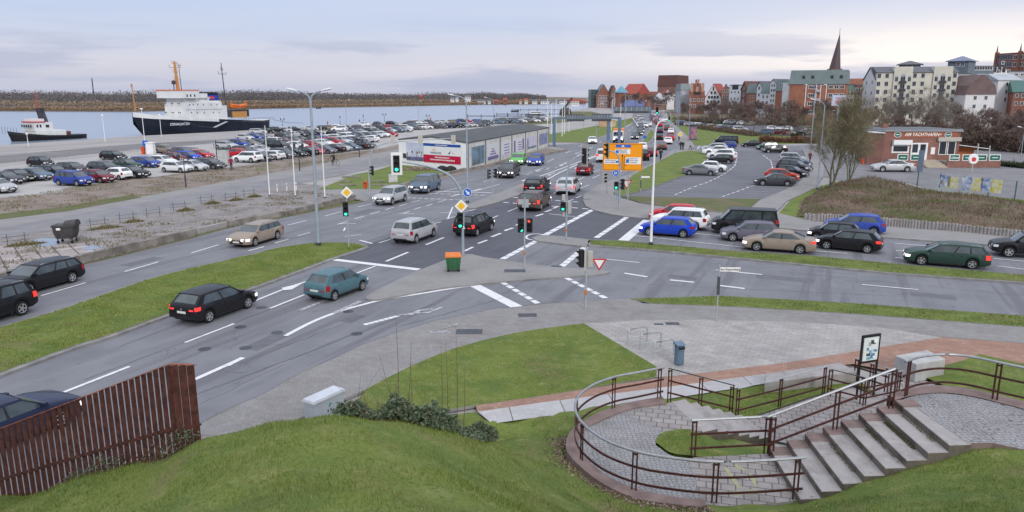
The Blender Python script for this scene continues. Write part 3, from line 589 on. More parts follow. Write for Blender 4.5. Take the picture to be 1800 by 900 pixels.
sheet('tiled_landing',pix([(1238,890),(1226,862),(1222,835),(1212,812),(1218,804),(1360,797),(1412,874),(1405,880),(1300,890)],Z1),Z1+.001,M_tile2,thick=.3,skirt=M_conc)
gp=pix(smooth_poly([(1152,782),(1156,772),(1170,763),(1222,757),(1260,766),(1300,774),(1350,777),(1372,790),(1360,797),(1218,806),(1175,799)],2),.9)
gb=MB();gb.use(M_grass);cxx=sum(p[0] for p in gp)/len(gp);cyy=sum(p[1] for p in gp)/len(gp)
xl=min(p[0] for p in gp);xr=max(p[0] for p in gp)
def pz(x,y): 
    t=min(1,max(0,(x-xl)/(xr-xl)));return Z1+.03-max(0,t-.35)*1.05
tmp_P=[Vector((x,y,0)) for x,y in gp]
gb.add([(x,y,pz(x,y)) for x,y in gp]+[(cxx,cyy,pz(cxx,cyy)+.04)],[(i,(i+1) % len(gp),len(gp)) for i in range(len(gp))])
o=gb.build('grass_pocket');o['kind']='structure'
sp=MB();sp.use(mat('yellow_spray_paint',(.36,.38,.12),.8,var=.3,vs=9,col2=(.28,.27,.22)))
for p,q,wd in [((1275,822),(1300,858),.05),((1292,818),(1312,828),.05),((1285,868),(1330,864),.09),((1318,832),(1330,856),.04)]:
    a=Vector(G(*p,Z1));c=Vector(G(*q,Z1));d=(c-a).normalized();nn=Vector((-d.y,d.x))*wd
    sp.add([(*(a-nn),Z1+.005),(*(c-nn),Z1+.005),(*(c+nn),Z1+.005),(*(a+nn),Z1+.005)],[(0,1,2,3)])
tag(sp.build('paint_marks'),kind='structure')
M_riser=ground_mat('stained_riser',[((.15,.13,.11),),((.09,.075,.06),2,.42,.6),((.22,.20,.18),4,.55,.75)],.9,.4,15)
def flight(name,label,back0,front0,back1,front1,n,z0,z1,tread_extra,kerb,mstep):
    """back/front end points (world xy) of the first and last nosing; z from z0 to z1"""
    root=thing(name,label,'steps',(back0[0],back0[1],0))
    o0=Vector(back0);
    for i in range(n):
        t=i/(n-1) if n > 1 else 0;z=z0+(z1-z0)*t
        a=Vector(back0).lerp(Vector(back1),t)-o0;c=Vector(front0).lerp(Vector(front1),t)-o0
        dirv=((Vector(back1)-Vector(back0))+(Vector(front1)-Vector(front0)))
        d=dirv/(2*(n-1))*(1+tread_extra)
        q=0 if i < n else 0
        s=MB();s.use(mstep)
        wd=(c-a);j=Vector((math.sin(i*3.1)*.015,0))
        bb_=[a+wd*.0+d*0,c+d*0,c+d,a+d]
        zz0=z-abs(z1-z0)/(n-1)-.12
        r=.015
        s.add([(p.x,p.y,zz0) for p in bb_]+[(p.x,p.y,z-r) for p in bb_]+[(p.x+(ce.x-p.x)*.04,p.y+(ce.y-p.y)*.01,z) for p,ce in ((p,(bb_[0]+bb_[2])/2) for p in bb_)],
              [(4+k,4+(k+1) % 4,8+(k+1) % 4,8+k) for k in range(4)]+[(8,9,10,11)])
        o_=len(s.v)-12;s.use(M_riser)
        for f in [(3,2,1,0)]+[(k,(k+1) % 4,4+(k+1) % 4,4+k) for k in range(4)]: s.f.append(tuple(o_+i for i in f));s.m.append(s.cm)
        so_=s.build('step',root)
        if kerb:
            kk=MB();kk.use(M_curbr);e=wd.normalized()*.42;u=wd.normalized()*-.02
            pts=[a+u-d*.0,a+e,a+e+d*.98,a+u+d*.98];kk.add([(p.x,p.y,z-.1) for p in pts]+[(p.x,p.y,z+.012) for p in pts],[(k,(k+1) % 4,4+(k+1) % 4,4+k) for k in range(4)]+[(4,5,6,7)]);kk.build('kerb_stone',so_)
    return root
flight('lower_steps','short concrete flight from the cobbled landing down to the tiled path',G(1180,706,Z1),G(1235,759,Z1),G(1280,733,.2),G(1328,773,.2),6,Z1,.2,.25,False,M_conc)
ub0=G(1352,787,Z1+.17);uf0=G(1407,877,Z1+.17);ub1=G(1573,704,Z2);uf1=G(1669,782,Z2)
flight('upper_steps','wide concrete flight of eight steps climbing to the upper cobbled landing',ub0,uf0,ub1,uf1,8,Z1+.17,Z2,.10,True,M_conc)
upc=pix([(1588,702),(1610,694),(1650,690),(1700,696),(1760,709),(1830,727),(2050,790),(2050,860),(1830,797),(1745,779),(1701,779)],Z2)
sheet('upper_landing',upc,Z2+.006,M_cob,thick=.6,skirt=M_curbr)
uo_=pix(smooth_poly([(1560,696),(1600,684),(1650,679),(1700,684),(1760,697),(1830,716),(2060,780)],4),Z2);ui_=pix(smooth_poly([(1573,705),(1610,696),(1652,692),(1702,697),(1758,710),(1828,729),(2050,796)],4),Z2)
b=MB();b.use(M_curbr)
for i in range(len(uo_)-1):
    vs=[(*uo_[i],-.1),(*uo_[i+1],-.1),(*uo_[i+1],Z2+.03),(*uo_[i],Z2+.03),(*ui_[i+1],Z2+.03),(*ui_[i],Z2+.03)];b.add(vs,[(1,0,3,2),(3,5,4,2)])
tag(b.build('landing_kerb'),'red-brown stone edge round the upper cobbled landing','kerb')
# ---------------- railings ----------------
def railing(name,label,path,posts,h=1.0,group=None,top_r=.034,topm=None,step=6):
    """path: list of (x,y,z) control points; posts: list of (x,y,z)"""
    o0=Vector(path[0]);root=thing(name,label,'railing',tuple(o0))
    P=smooth_poly(path,step) if len(path) > 2 else path
    loc=[Vector(p)-o0 for p in P]
    MB().use(topm or M_rail).tube([p+Vector((0,0,h)) for p in loc],top_r,8).build('handrail',root,smooth=True)
    for k in (.62,.24):
        bb=MB().use(M_rust)
        for i in range(len(loc)-1):
            a=loc[i]+Vector((0,0,h*k));c=loc[i+1]+Vector((0,0,h*k));bb.bar(a,c,.03,.05)
        bb.build('rail',root)
    for (x,y,z) in posts:
        i=min(range(len(P)),key=lambda i: (P[i][0]-x)**2+(P[i][1]-y)**2);j=min(i+1,len(P)-1);i2=max(0,j-1)
        d=(Vector(P[j])-Vector(P[i2]));d.z=0;d=d.normalized() if d.length > 1e-4 else Vector((1,0,0))
        zz=P[i][2]
        q=MB().use(M_rust);c=Vector((x,y,zz))-o0;pm=d*.05
        for s in (-1,1): q.box(*sum([[ (c+pm*s)[k]-.016,(c+pm*s)[k]+.016] for k in (0,1)],[]),c.z-.05,c.z+h-.02)
        for k in (.24,.62,.93): q.bar(c-pm*1.3+Vector((0,0,h*k)),c+pm*1.3+Vector((0,0,h*k)),.05,.03)
        q.build('post',root)
    return root
def p3(px,py,z): return (*G(px,py,z),z)
ptsA=[p3(1165,701,Z1),p3(1120,711,Z1),p3(1078,720,Z1),p3(1037,738,Z1),p3(1012,765,Z1),p3(1016,800,Z1),p3(1055,838,Z1),p3(1114,864,Z1),p3(1180,877,Z1),p3(1255,884,Z1),p3(1330,882,Z1),p3(1409,876,Z1)]
railing('curved_railing','long curved steel and rust railing round the cobbled landing',ptsA,[p3(1158,702,Z1),p3(1078,720,Z1),p3(1013,757,Z1),p3(1022,811,Z1),p3(1114,864,Z1),p3(1255,884,Z1),p3(1397,877,Z1)])
railing('stair_railing','short rust railing down the far side of the lower steps',[p3(1173,703,Z1),p3(1230,717,.5),p3(1288,731,.08)],[p3(1176,704,Z1),p3(1230,717,.5),p3(1284,730,.1)],step=1,top_r=.018,topm=M_dark)
railing('path_railing','straight rust railing beside the tiled path, ahead of the noticeboard',[p3(1294,734,.08),p3(1370,714,.08),p3(1450,691,.08)],[p3(1295,734,.08),p3(1370,714,.08),p3(1447,692,.08)],step=1,h=.95,top_r=.018,topm=M_steel)
railing('corner_railing','rust railing leading off to the legs of the noticeboard',[p3(1456,694,.08),p3(1515,710,.08)],[p3(1457,694,.08),p3(1514,710,.08)],step=1,h=.9,top_r=.018,topm=M_dark)
railing('end_railing','short rising railing just right of the noticeboard legs',[p3(1517,711,.08),p3(1583,697,.12)],[p3(1519,711,.08),p3(1577,698,.12)],step=1,h=.9,top_r=.018)
railing('far_railing','low rust railing behind the noticeboard beside the concrete slab',[p3(1499,668,.08),p3(1560,688,.08)],[p3(1503,669,.08),p3(1530,678,.08),p3(1557,687,.08)],step=1,h=.8,top_r=.018)
iz=lambda t: Z1+.17+(Z2-Z1-.17)*t
railing('inner_railing','level steel railing over the grass pocket between both flights',[p3(1212,804,Z1),p3(1358,796,Z1)],[p3(1218,803,Z1),p3(1346,797,Z1)],step=1)
sr=[]
for t in (0,.5,.94): bx,by=Vector(ub0).lerp(Vector(ub1),t)+(Vector(uf0)-Vector(ub0)).normalized()*.2;sr.append((bx,by,iz(t)))
railing('inclined_railing','sloping steel handrail climbing along the back of the wide steps',[(sr[0][0]-.15,sr[0][1],sr[0][2]-.07)]+sr[1:],sr,step=1,top_r=.032)
ul=[p3(1583,702,Z2),p3(1610,692,Z2),p3(1652,687,Z2),p3(1700,692,Z2),p3(1758,706,Z2),p3(1830,724,Z2),p3(2040,786,Z2)]
railing('upper_railing','bowed steel and rust railing along the upper cobbled landing',ul,[p3(1592,698,Z2),p3(1748,704,Z2),p3(1930,752,Z2)])
# ---------------- concrete blocks, noticeboard, bins, racks ----------------
def beveled_block(name,quad,z0,z1,m,label,cat='block',r=.03):
    P=[Vector(p) for p in quad];c=sum(P,Vector((0,0)))/4;b=MB().use(m);rings=[]
    for s,z in ((0,z0),(0,z1-r),(r*.3,z1-r*.3),(r,z1)):
        rings.append([(p+(c-p).normalized()*s,z) for p in P])
    b.add([(p.x-c.x,p.y-c.y,z-z0) for rg in rings for p,z in rg],[(4*i+k,4*i+(k+1) % 4,4*i+4+(k+1) % 4,4*i+4+k) for i in range(3) for k in range(4)]+[(12,13,14,15),(3,2,1,0)])
    return tag(b.build(name,loc=(c.x,c.y,z0)),label,cat)
hb=.72
q=[G(1577,627,hb),G(1615,637,hb),G(1663,629,hb),G(1622,616,hb)]
q=[G(1574,625,hb),G(1611,640,hb),G(1662,631,hb),G(1630,615,hb)]
beveled_block('concrete_block',q,.06,hb,mat('pale_concrete_block',(.36,.36,.355),.85,var=.15,vs=2,bump=.15),'big pale concrete block on the lawn edge behind the upper railing')
q=[G(1345,673,.45),G(1506,653,.45),G(1478,637,.45),G(1345,657,.45)]
beveled_block('concrete_wall',q,.05,.45,MATS['concrete'],'long low concrete ledge beside the brick path, left of the noticeboard','wall')
def noticeboard():
    Y=G(1520,700)[1];x0=gx(1511,Y,640);x1=gx(1535,Y+.25,640);root=thing('noticeboard','black framed noticeboard on two legs full of stuck posters','noticeboard',((x0+x1)/2,Y,.06));hw=.31
    zt_=ZT(588,Y)-.06;zb_=ZT(637,Y)-.06;rz=.35;root.rotation_euler=(0,0,rz)
    hw=.36
    for s in (-1,1): MB().use(M_black).box(s*hw-.025,s*hw+.025,-.025,.025,-.05,zt_).build('leg',root)
    fr=MB().use(M_black).box(-hw,hw,-.03,.03,zt_-.07,zt_).box(-hw,hw,-.03,.03,zb_,zb_+.06).box(-hw+.02,hw-.02,.0,.03,zb_,zt_).build('frame',root)
    pn=MB().use(mat('poster_paper',(.62,.66,.66),.7,var=.05)).box(-hw+.05,hw-.05,-.035,-.001,zb_+.08,zt_-.09).build('poster_panel',root)
    r=random.Random(3);ms=[mat('paper_blue',(.10,.22,.42),.7),mat('paper_teal',(.12,.36,.38),.7),mat('paper_dark',(.05,.06,.07),.7),mat('paper_grey',(.3,.36,.42),.7),mat('paper_white',(.8,.8,.78),.7)]
    for i in range(16):
        st=MB().use(ms[i % 5]);x=r.uniform(-hw+.08,hw-.2);z=r.uniform(zb_+.1,zt_-.25);a,c=r.uniform(.05,.16),r.uniform(.05,.13);st.box(x,x+a,-.040-.0007*i,-.036,z,z+c);st.build('sticker',pn)
noticeboard()
def utility_box():
    c=Vector(G(565,722,1.05));root=thing('utility_cabinet','grey telecom cabinet with a graffiti tag behind the grass hill','cabinet',(*G(566,693,1.1),.10))
    a=Vector(G(531,703,1.1));d=Vector(G(587,678,1.1));u=(d-a);L_=u.length;root.rotation_euler=(0,0,math.atan2(u.y,u.x));root.location=(*((a+d)/2),.10)
    m=mat('cabinet_grey',(.33,.36,.40),.6,var=.08,vs=2)
    MB().use(m).box(-L_/2+.03,L_/2-.03,-.42,-.03,0,.93).use(M_concd).box(-L_/2+.05,L_/2-.05,-.4,-.05,-.05,.06).build('body',root)
    MB().use(mat('cabinet_lid',(.50,.52,.57),.5,var=.06)).prism([(-L_/2,-.47),(L_/2,-.47),(L_/2,.02),(-L_/2,.02)],.93,.99).prism([(-L_/2+.03,-.45),(L_/2-.03,-.45),(L_/2-.03,0),(-L_/2+.03,0)],.985,1.02).build('lid',root)
    for s in (-1,1):
        dd=MB().use(m).box(s*L_/4-L_/4+.05,s*L_/4+L_/4-.05,-.428,-.415,.1,.9).build('door',root)
        MB().use(M_black).box(s*.06-.012,s*.06+.012,-.445,-.427,.5,.58).build('handle',dd)
    MB().use(mat('graffiti_teal',(.05,.25,.27),.7)).tube([(.05+.05*math.cos(t),-.431,.7+.05*math.sin(t*1.7)) for t in [k*.5 for k in range(12)]],.012,4).build('graffiti',root)
utility_box()
def litter_bin():
    x,y=G(1193,645);root=thing('litter_bin','blue-grey ribbed litter bin standing on the tiled plaza','litter bin',(x,y,.1),.3)
    m=mat('blue_grey_metal',(.13,.19,.26),.5,metal=.3,var=.1)
    b=MB().use(m);pr=[]
    n=40
    for i in range(n):
        t=2*math.pi*i/n;r=.17+(.008 if i % 2 else 0);pr.append((r*math.cos(t),r*1.05*math.sin(t)))
    b.prism(pr,.05,.74).prism([(p[0]*.8,p[1]*.8) for p in pr],0,.06).build('body',root)
    b=MB().use(m)
    for k in range(2): b.prism([(p[0]*(1.02-.0*k),p[1]*(1.02)) for p in pr],.74,.78)
    b.add([(-.18,-.18,.78),(.18,-.18,.78),(.18,.18,.86),(-.18,.18,.86),(-.18,.18,.78),(.18,.18,.78)],[(0,1,2,3),(5,4,3,2),(0,3,4),(1,5,2)]).build('lid',root)
    MB().use(M_black).box(-.11,.11,-.2,-.16,.64,.72).build('opening',root)
litter_bin()
r0=None
for i,(xa,ya,xb,yb,lab) in enumerate([(1103,606,1137,600,'farthest of the three grey bicycle hoops by the lawn corner'),(1125,615,1160,610,'middle one of the three grey bicycle hoops on the plaza'),(1148,630,1182,624,'nearest of the three grey bicycle hoops, beside the litter bin')]):
    a=Vector(G(xa,ya,.1));c=Vector(G(xb,yb,.1));u=c-a
    root=thing('bicycle_rack',lab,'bicycle rack',(a.x,a.y,.1),math.atan2(u.y,u.x),'bicycle hoops on the plaza');Lh=.95;hh=.62
    pts=[(0,0,0),(0,0,hh-.08),(.03,0,hh-.02),(.09,0,hh),(Lh-.09,0,hh),(Lh-.03,0,hh-.02),(Lh,0,hh-.08),(Lh,0,0)]
    MB().use(M_steel).tube(pts,.03,8).build('hoop',root,smooth=True)
    MB().use(M_steel).tube([(0,0,.25),(Lh,0,.25)],.018,6).build('crossbar',root)
# ---------------- rust slat fence ----------------
def hill_at(px,py,lo=6,hi=24):
    best=None
    for i in range(int((hi-4-lo)/.05)):
        Y=lo+i*.05;p=XY(px,py,Y)
        g=p[2]-tz1(p[0],Y)
        if g < 0: return p[0],Y,p[2]
        if best is None or g < best[0]: best=(g,p[0],Y,p[2]-g)
    return best[1:]
def slat_fence():
    e0=Vector((-10.9,14.1,1.75));e1=Vector((-4.75,10.25,4.5));hgt=1.32
    def at_h(px,pyb,pyt,h):
        best=None
        for i in range(0,700):
            z=i*.01;X,Y=G(px,pyb,z);e=abs(ZT(pyt,Y)-z-h)
            if best is None or e < best[0]: best=(e,X,Y,z)
        return Vector(best[1:])
    e1=Vector(hill_at(312,780));e0=Vector(hill_at(2,866));h1=ZT(641,e1.y)-e1.z;h0_=ZT(760,e0.y)-e0.z;d=e1-e0;e00=e0-d*.3;h0_ -= (h1-h0_)*.3
    root=thing('slat_fence','rust-red vertical slat fence at the hill edge, bottom left','fence',tuple(e1));d=e00-e1;Ln=Vector((d.x,d.y)).length;u=d/Ln;nrm=Vector((-u.y,u.x,0)).normalized();x=0;i=0
    while x < Ln:
        pt=.150+.10*x/Ln;wd_=pt*.70;c=u*x;q=c+u*wd_;hs=h1+(h0_-h1)*x/Ln;t=nrm*.006;k2=(i % 3-1)*.004;dz=tz1(c.x+e1.x,c.y+e1.y)-e1.z-c.z-.1
        s=MB().use(M_corten);s.add([tuple(p+k) for p in (c,q) for k in (t+Vector((0,0,dz)),-t+Vector((0,0,dz)),-t+Vector((0,0,hs+k2)),t+Vector((0,0,hs+k2)))],[(0,1,2,3),(7,6,5,4),(0,3,7,4),(1,5,6,2),(3,2,6,7),(0,4,5,1)]);s.build('slat',root);x += pt;i += 1
    MB().use(M_corten).bar(Vector((0,0,h1*.28))+nrm*.02,u*Ln+Vector((0,0,h0_*.24))+nrm*.02,.02,.06).build('rail',root)
    MB().use(M_cortend).bar(Vector((0,0,h1+.01)),u*Ln+Vector((0,0,h0_+.01)),.045,.015).build('top_rail',root)
    c2=Vector(XY(342,647,e1.y+.1));v=Vector((c2.x-e1.x,.1,0))
    for k in range(3): p=v*((k+.5)/3);MB().use(M_corten).bar(p+Vector((0,0,-.3)),p+Vector((0,0,h1-.02-.015*k)),v.length/3-.008,.02,up=(v.y,-v.x,0)).build('slat',root)
    MB().use(M_cortend).bar(Vector((0,0,h1+.012)),v+Vector((0,0,h1-.04)),.045,.015).build('top_rail',root)
    MB().use(M_corten).bar(v*.95+Vector((0,0,.42))-nrm*.04,u*.75+Vector((0,0,.40))-nrm*.04,.025,.03).build('brace',root)
slat_fence()
def stone(px,py,s,label,m=None):
    x,y=None,None
    for i in range(800):
        Y=7+i*.02;p=XY(px,py,Y)
        if tz1(p[0],Y) > p[2]-.01: x,y,z=p[0],Y,tz1(p[0],Y);break
    if x is None: return
    b=MB().use(m or mat('field_stone',(.30,.31,.33),.9,var=.2,vs=5));r=random.Random(px);n=9
    prof=[(.0,-.4),(.8,-.3),(1,.05),(.8,.38),(.35,.55),(.02,.6)];vs=[]
    for rr,hh in prof:
        for k in range(n): t=2*math.pi*k/n;j=1+r.uniform(-.18,.18);vs.append((s*rr*math.cos(t)*j*1.3,s*rr*math.sin(t)*j,s*hh*.7))
    b.add(vs,[(i*n+k,i*n+(k+1) % n,(i+1)*n+(k+1) % n,(i+1)*n+k) for i in range(len(prof)-1) for k in range(n)])
    tag(b.build('stone',loc=(x,y,z),smooth=True),label,'stone')
stone(78,846,.16,'bluish flat stone at the foot of the rust fence, leftmost')
stone(135,830,.12,'pale flat stone under the rust fence, between two others')
stone(172,820,.07,'smallest grey stone at the foot of the rust fence')
# ---------------- bramble, canes, weeds ----------------
M_leaf=rand_mat('bramble_leaves',[(.035,.06,.03),(.065,.10,.055),(.095,.135,.085),(.16,.19,.13),(.05,.085,.045),(.20,.17,.10)],.55)
M_twig=rand_mat('twigs',[(.07,.05,.04),(.12,.09,.07),(.16,.10,.08)])
def leaf_tris(rg,C,size,n):
    """random folded leaves at centres C"""
    u=rg.normal(size=(n,3));u /= np.linalg.norm(u,axis=1)[:,None];u[:,2] *= .5;v=rg.normal(size=(n,3));v -= (v*u).sum(1)[:,None]*u;v /= np.linalg.norm(v,axis=1)[:,None]
    s=rg.uniform(.5,1.2,n)[:,None]*size;a=C+u*s;b_=C-u*s*.6;c=C+v*s*.6;d=C-v*s*.6+np.array([0,0,.3])*s
    return np.concatenate([np.stack([a,c,b_],1),np.stack([a,b_,d],1)])
def bramble(name,label,path,hts,wds,nl,size,ns,seed):
    rg=np.random.default_rng(seed);root=thing(name,label,'bush',(path[0][0],path[0][1],tz1(*path[0][:2])))
    o0=np.array(root.location);t=rg.uniform(0,len(path)-1.001,nl);i=t.astype(int);f=t-i;P=np.array(path)[:,:2];Hh=np.array(hts);W=np.array(wds)
    c=P[i]*(1-f[:,None])+P[i+1]*f[:,None];hh=Hh[i]*(1-f)+Hh[i+1]*f;ww=W[i]*(1-f)+W[i+1]*f
    ang=rg.uniform(0,2*np.pi,nl);rad=np.sqrt(rg.uniform(0,1,nl));x=c[:,0]+np.cos(ang)*rad*ww;y=c[:,1]+np.sin(ang)*rad*ww
    lump=.65+.35*np.sin(x*5+seed)*np.cos(y*4)+.15*np.sin(x*11);z=tz(x,y)+hh*np.sqrt(np.clip(1-rad**2,0.02,1))*lump*rg.uniform(.45,1.0,nl)
    C=np.stack([x,y,z],1)-o0;tri_cloud('leaves',leaf_tris(rg,C,size,nl),M_leaf,root)
    st=MB().use(M_twig)
    for k in range(ns):
        j=rg.integers(0,nl);j2=rg.integers(0,nl);a=C[j];g=np.array([a[0],a[1],tz1(a[0]+o0[0],a[1]+o0[1])-o0[2]]);bq=a+rg.normal(size=3)*.25+np.array([0,0,.12])
        st.tube([tuple(g),tuple((g+a)/2+rg.normal(size=3)*.08),tuple(a),tuple(bq)],[.006,.005,.004,.002],3,caps=False)
    st.build('twig_tangle',root);return root
bp=[hill_at(*p) for p in [(612,731),(665,735),(720,740),(775,750),(825,762),(862,774)]]
bp=[(p[0],p[1]+.12,p[2]) for p in bp if p]
bramble('bramble_bush','dark green bramble thicket along the crest of the grass hill',bp,[.50,.60,.60,.62,.58,.42][:len(bp)],[.34,.42,.45,.48,.5,.34][:len(bp)],12000,.055,120,5)
fp=[hill_at(*p) for p in [(60,852),(120,832),(190,812),(250,795),(310,780),(350,773)]];fp=[(p[0],p[1]-.12,p[2]) for p in fp if p]
bramble('fence_brambles','thin straggling bramble shoots growing through the rust fence',fp,[.2,.25,.45,.35,.6,.3][:len(fp)],[.14]*len(fp),900,.030,90,9)
def cane(px,pyt,pxb,pyb,label):
    p=hill_at(pxb,min(pyb,760)) or (G(pxb,pyb)[0],G(pxb,pyb)[1],0)
    Y=p[1]+.3;tp=XY(px,pyt,Y);bt=(XY(pxb,pyb,Y)[0],Y,tz1(p[0],Y)-.05)
    mid=((tp[0]+bt[0])/2+.02,Y,(tp[2]+bt[2])/2)
    root=thing('bare_cane',label,'plant',bt,0,'bare canes rising from the bramble');o0=Vector(bt)
    MB().use(M_twig).tube([tuple(Vector(q)-o0) for q in (bt,mid,tp)],[.009,.006,.002],5).build('stem',root)
    b=MB().use(M_twig);r=random.Random(px)
    for k in range(5):
        t=r.uniform(.15,.6);a=(Vector(bt).lerp(Vector(tp),t))-o0;b.tube([tuple(a),tuple(a+Vector((r.uniform(-.12,.12),0,r.uniform(.08,.2))))],[.004,.001],3,caps=False)
    b.build('twigs',root)
for a in [(695,545,701,735,'tallest bare cane in front of the lawn'),(666,622,697,735,'bare cane leaning left beside the tallest one'),(723,600,714,735,'short bare cane leaning right of the tallest one'),(801,572,803,748,'thin tall cane over the drain cover in the pavement'),(775,608,776,748,'thin cane with a few dry leaves low down'),(783,600,787,748,'thin upright cane just right of the leafy one'),(722,640,723,740,'faint short cane between the tall ones'),(816,640,814,752,'short reddish cane near the right end of the bramble')]: cane(*a)
rg=np.random.default_rng(4);lp=[]
for i in range(0,len(Uo)-1):
    for k in range(60):
        t=rg.uniform(0,1);x=Uo[i][0]*(1-t)+Uo[i+1][0]*t;y=Uo[i][1]*(1-t)+Uo[i+1][1]*t
        if i < 12: continue
        dx,dy=x-Ui[i][0],y-Ui[i][1];dl=math.hypot(dx,dy)+1e-6;e=abs(rg.normal(0,.26))+.02;lp.append((x+dx/dl*e,y+dy/dl*e))
lp=np.array(lp);C=np.stack([lp[:,0],lp[:,1],tz(lp[:,0],lp[:,1])+.035],1)
tag(tri_cloud('leaf_litter',leaf_tris(rg,C,.042,len(C)),rand_mat('dry_leaves',[(.10,.06,.04),(.2,.13,.09),(.35,.29,.24),(.07,.045,.03)])),'dry brown leaves scattered outside the curved kerb','leaves',kind='stuff')
# ---------------- grass blades ----------------
vis=[(-13,12),(-9,6.5),(-5,4.5),(6,4.5),(11,8),(15,13.5),(12,15.4),(8.5,16.4),(7.2,14.9),(4.6,13.6),(2.6,14.6),(1.2,16.5),(1.2,19),(2.5,20.6),(1,21.5),(-.8,19),(-4,13),(-11,14.5)]
def zf(x,y): return tz(x,y)
blades('grass',vis,150000,.035,.085,.011,M_blade,zf=zf,seed=3,label='long green grass covering the hill in the foreground')
lw=[p for p in lawn1]
blades('grass',lw,26000,.02,.05,.02,M_blade,z=ZP+.02,seed=5,label='short grass of the lawn beside the curved pavement')
blades('grass',lawn2,8000,.02,.05,.018,M_blade,z=.07,seed=6,label='grass between the slab path and the railings')
blades('grass',lawn3,14000,.02,.06,.02,M_blade,z=ZP+.03,seed=7,label='grass beside the concrete block and red brick path')
blades('grass',mi,40000,.03,.09,.04,M_blade,z=ZP+.03,seed=8,label='shaggy grass on the wide median between both carriageways')
blades('grass',ri,16000,.02,.07,.04,M_blade2,z=ZP+.03,seed=9,label='grass on the narrow median of the side street')
blades('grass',ls,12000,.02,.06,.04,M_blade2,z=ZP+.03,seed=10,label='grass strip between the side street and the pavement')
blades('grass',gp,2500,.02,.06,.014,M_blade,zf=lambda x,y: np.array([pz(a,c) for a,c in zip(x,y)]),seed=11,label='grass pocket enclosed by the two flights of steps')
yard=pix([(-100,470),(0,440),(100,425),(250,395),(400,355),(525,330),(640,352),(560,365),(400,398),(144,457),(0,498)])
MW_=rand_mat('dry_weeds',[(.13,.11,.05),(.20,.16,.09),(.09,.10,.04),(.24,.19,.13)])
def weeds(name,poly,n,label,seed,thr=.3):
    rg=np.random.default_rng(seed);P=np.array(poly);x=rg.uniform(*P[:,0][[P[:,0].argmin(),P[:,0].argmax()]],n*3);y=rg.uniform(P[:,1].min(),P[:,1].max(),n*3);m=np.sin(x*.7+2*np.sin(y*.5))*np.sin(y*.9+x*.3)+.5*np.sin(x*2.3)*np.sin(y*2.9);k=inpoly(x,y,poly) & (m > thr);x,y=x[k][:n],y[k][:n];n=len(x);a=rg.uniform(0,6.28,n);h=rg.uniform(.05,.22,n);V=np.zeros((n,3,3));V[:,0]=np.stack([x-np.cos(a)*.03,y-np.sin(a)*.03,x*0],1);V[:,1]=np.stack([x+np.cos(a)*.03,y+np.sin(a)*.03,x*0],1);V[:,2]=np.stack([x+rg.normal(0,.08,n),y+rg.normal(0,.08,n),h],1);tag(tri_cloud(name,V,MW_),label,'weeds',kind='stuff')
weeds('weeds',yard,9000,'dry weeds growing between the setts of the old yard',2)
weeds('weeds',pix([(0,349),(111,333),(240,315),(430,293),(520,280),(660,265),(700,258),(567,288),(400,318),(250,345),(120,369),(0,384)]),16000,'dry grass tufts on the bare earth verge',3,.1)
weeds('weeds',pix([(0,500),(144,462),(340,416),(400,402),(560,368),(640,353),(555,371),(417,396),(261,437),(0,502)]),9000,'ragged grass along the foot of the low wall',4,-1)
for k,n_ in ((4.96,500),(5.95,900),(2.97,250),(6.9,200)):
    t=k/7;a=Vector(ub0).lerp(Vector(ub1),t);q=Vector(uf0).lerp(Vector(uf1),t);d=(Vector(ub1)-Vector(ub0))/7*.14;a=a.lerp(q,.22);q=a.lerp(q,.75);sp_=[tuple(a-d),tuple(q-d),tuple(q+d*.2),tuple(a+d*.2)]
    blades('step_weeds',sp_,n_,.03,.10,.014,MW_,z=Z1+.17+(Z2-Z1-.17)*(int(k)/7),seed=int(k*10),label='dry weeds in the joints of the wide steps')
# ---------------- cars ----------------
TYPES={
 'hatchback': dict(L=4.25,W=1.78,H=1.46,xf=1.08,xft=.38,xrt=-1.52,xrb=-1.98,belt=.93,hood=.74,sill=.22,wb=2.6,rw=.31),
 'estate':    dict(L=4.72,W=1.82,H=1.46,xf=1.18,xft=.42,xrt=-1.86,xrb=-2.2,belt=.94,hood=.74,sill=.22,wb=2.75,rw=.325),
 'saloon':    dict(L=4.8,W=1.83,H=1.45,xf=1.1,xft=.36,xrt=-.85,xrb=-1.72,belt=.95,hood=.74,sill=.22,wb=2.8,rw=.325),
 'off-roader': dict(L=4.6,W=1.86,H=1.68,xf=1.12,xft=.5,xrt=-1.85,xrb=-2.12,belt=1.06,hood=.9,sill=.32,wb=2.66,rw=.36),
 'people carrier': dict(L=4.4,W=1.8,H=1.64,xf=1.35,xft=.6,xrt=-1.75,xrb=-2.06,belt=1.0,hood=.82,sill=.24,wb=2.68,rw=.32),
 'minibus':   dict(L=4.95,W=1.92,H=1.96,xf=1.8,xft=1.1,xrt=-2.2,xrb=-2.38,belt=1.16,hood=.98,sill=.3,wb=3.0,rw=.34),
 'small car': dict(L=3.7,W=1.62,H=1.44,xf=1.0,xft=.42,xrt=-1.28,xrb=-1.7,belt=.91,hood=.74,sill=.22,wb=2.36,rw=.28),
}
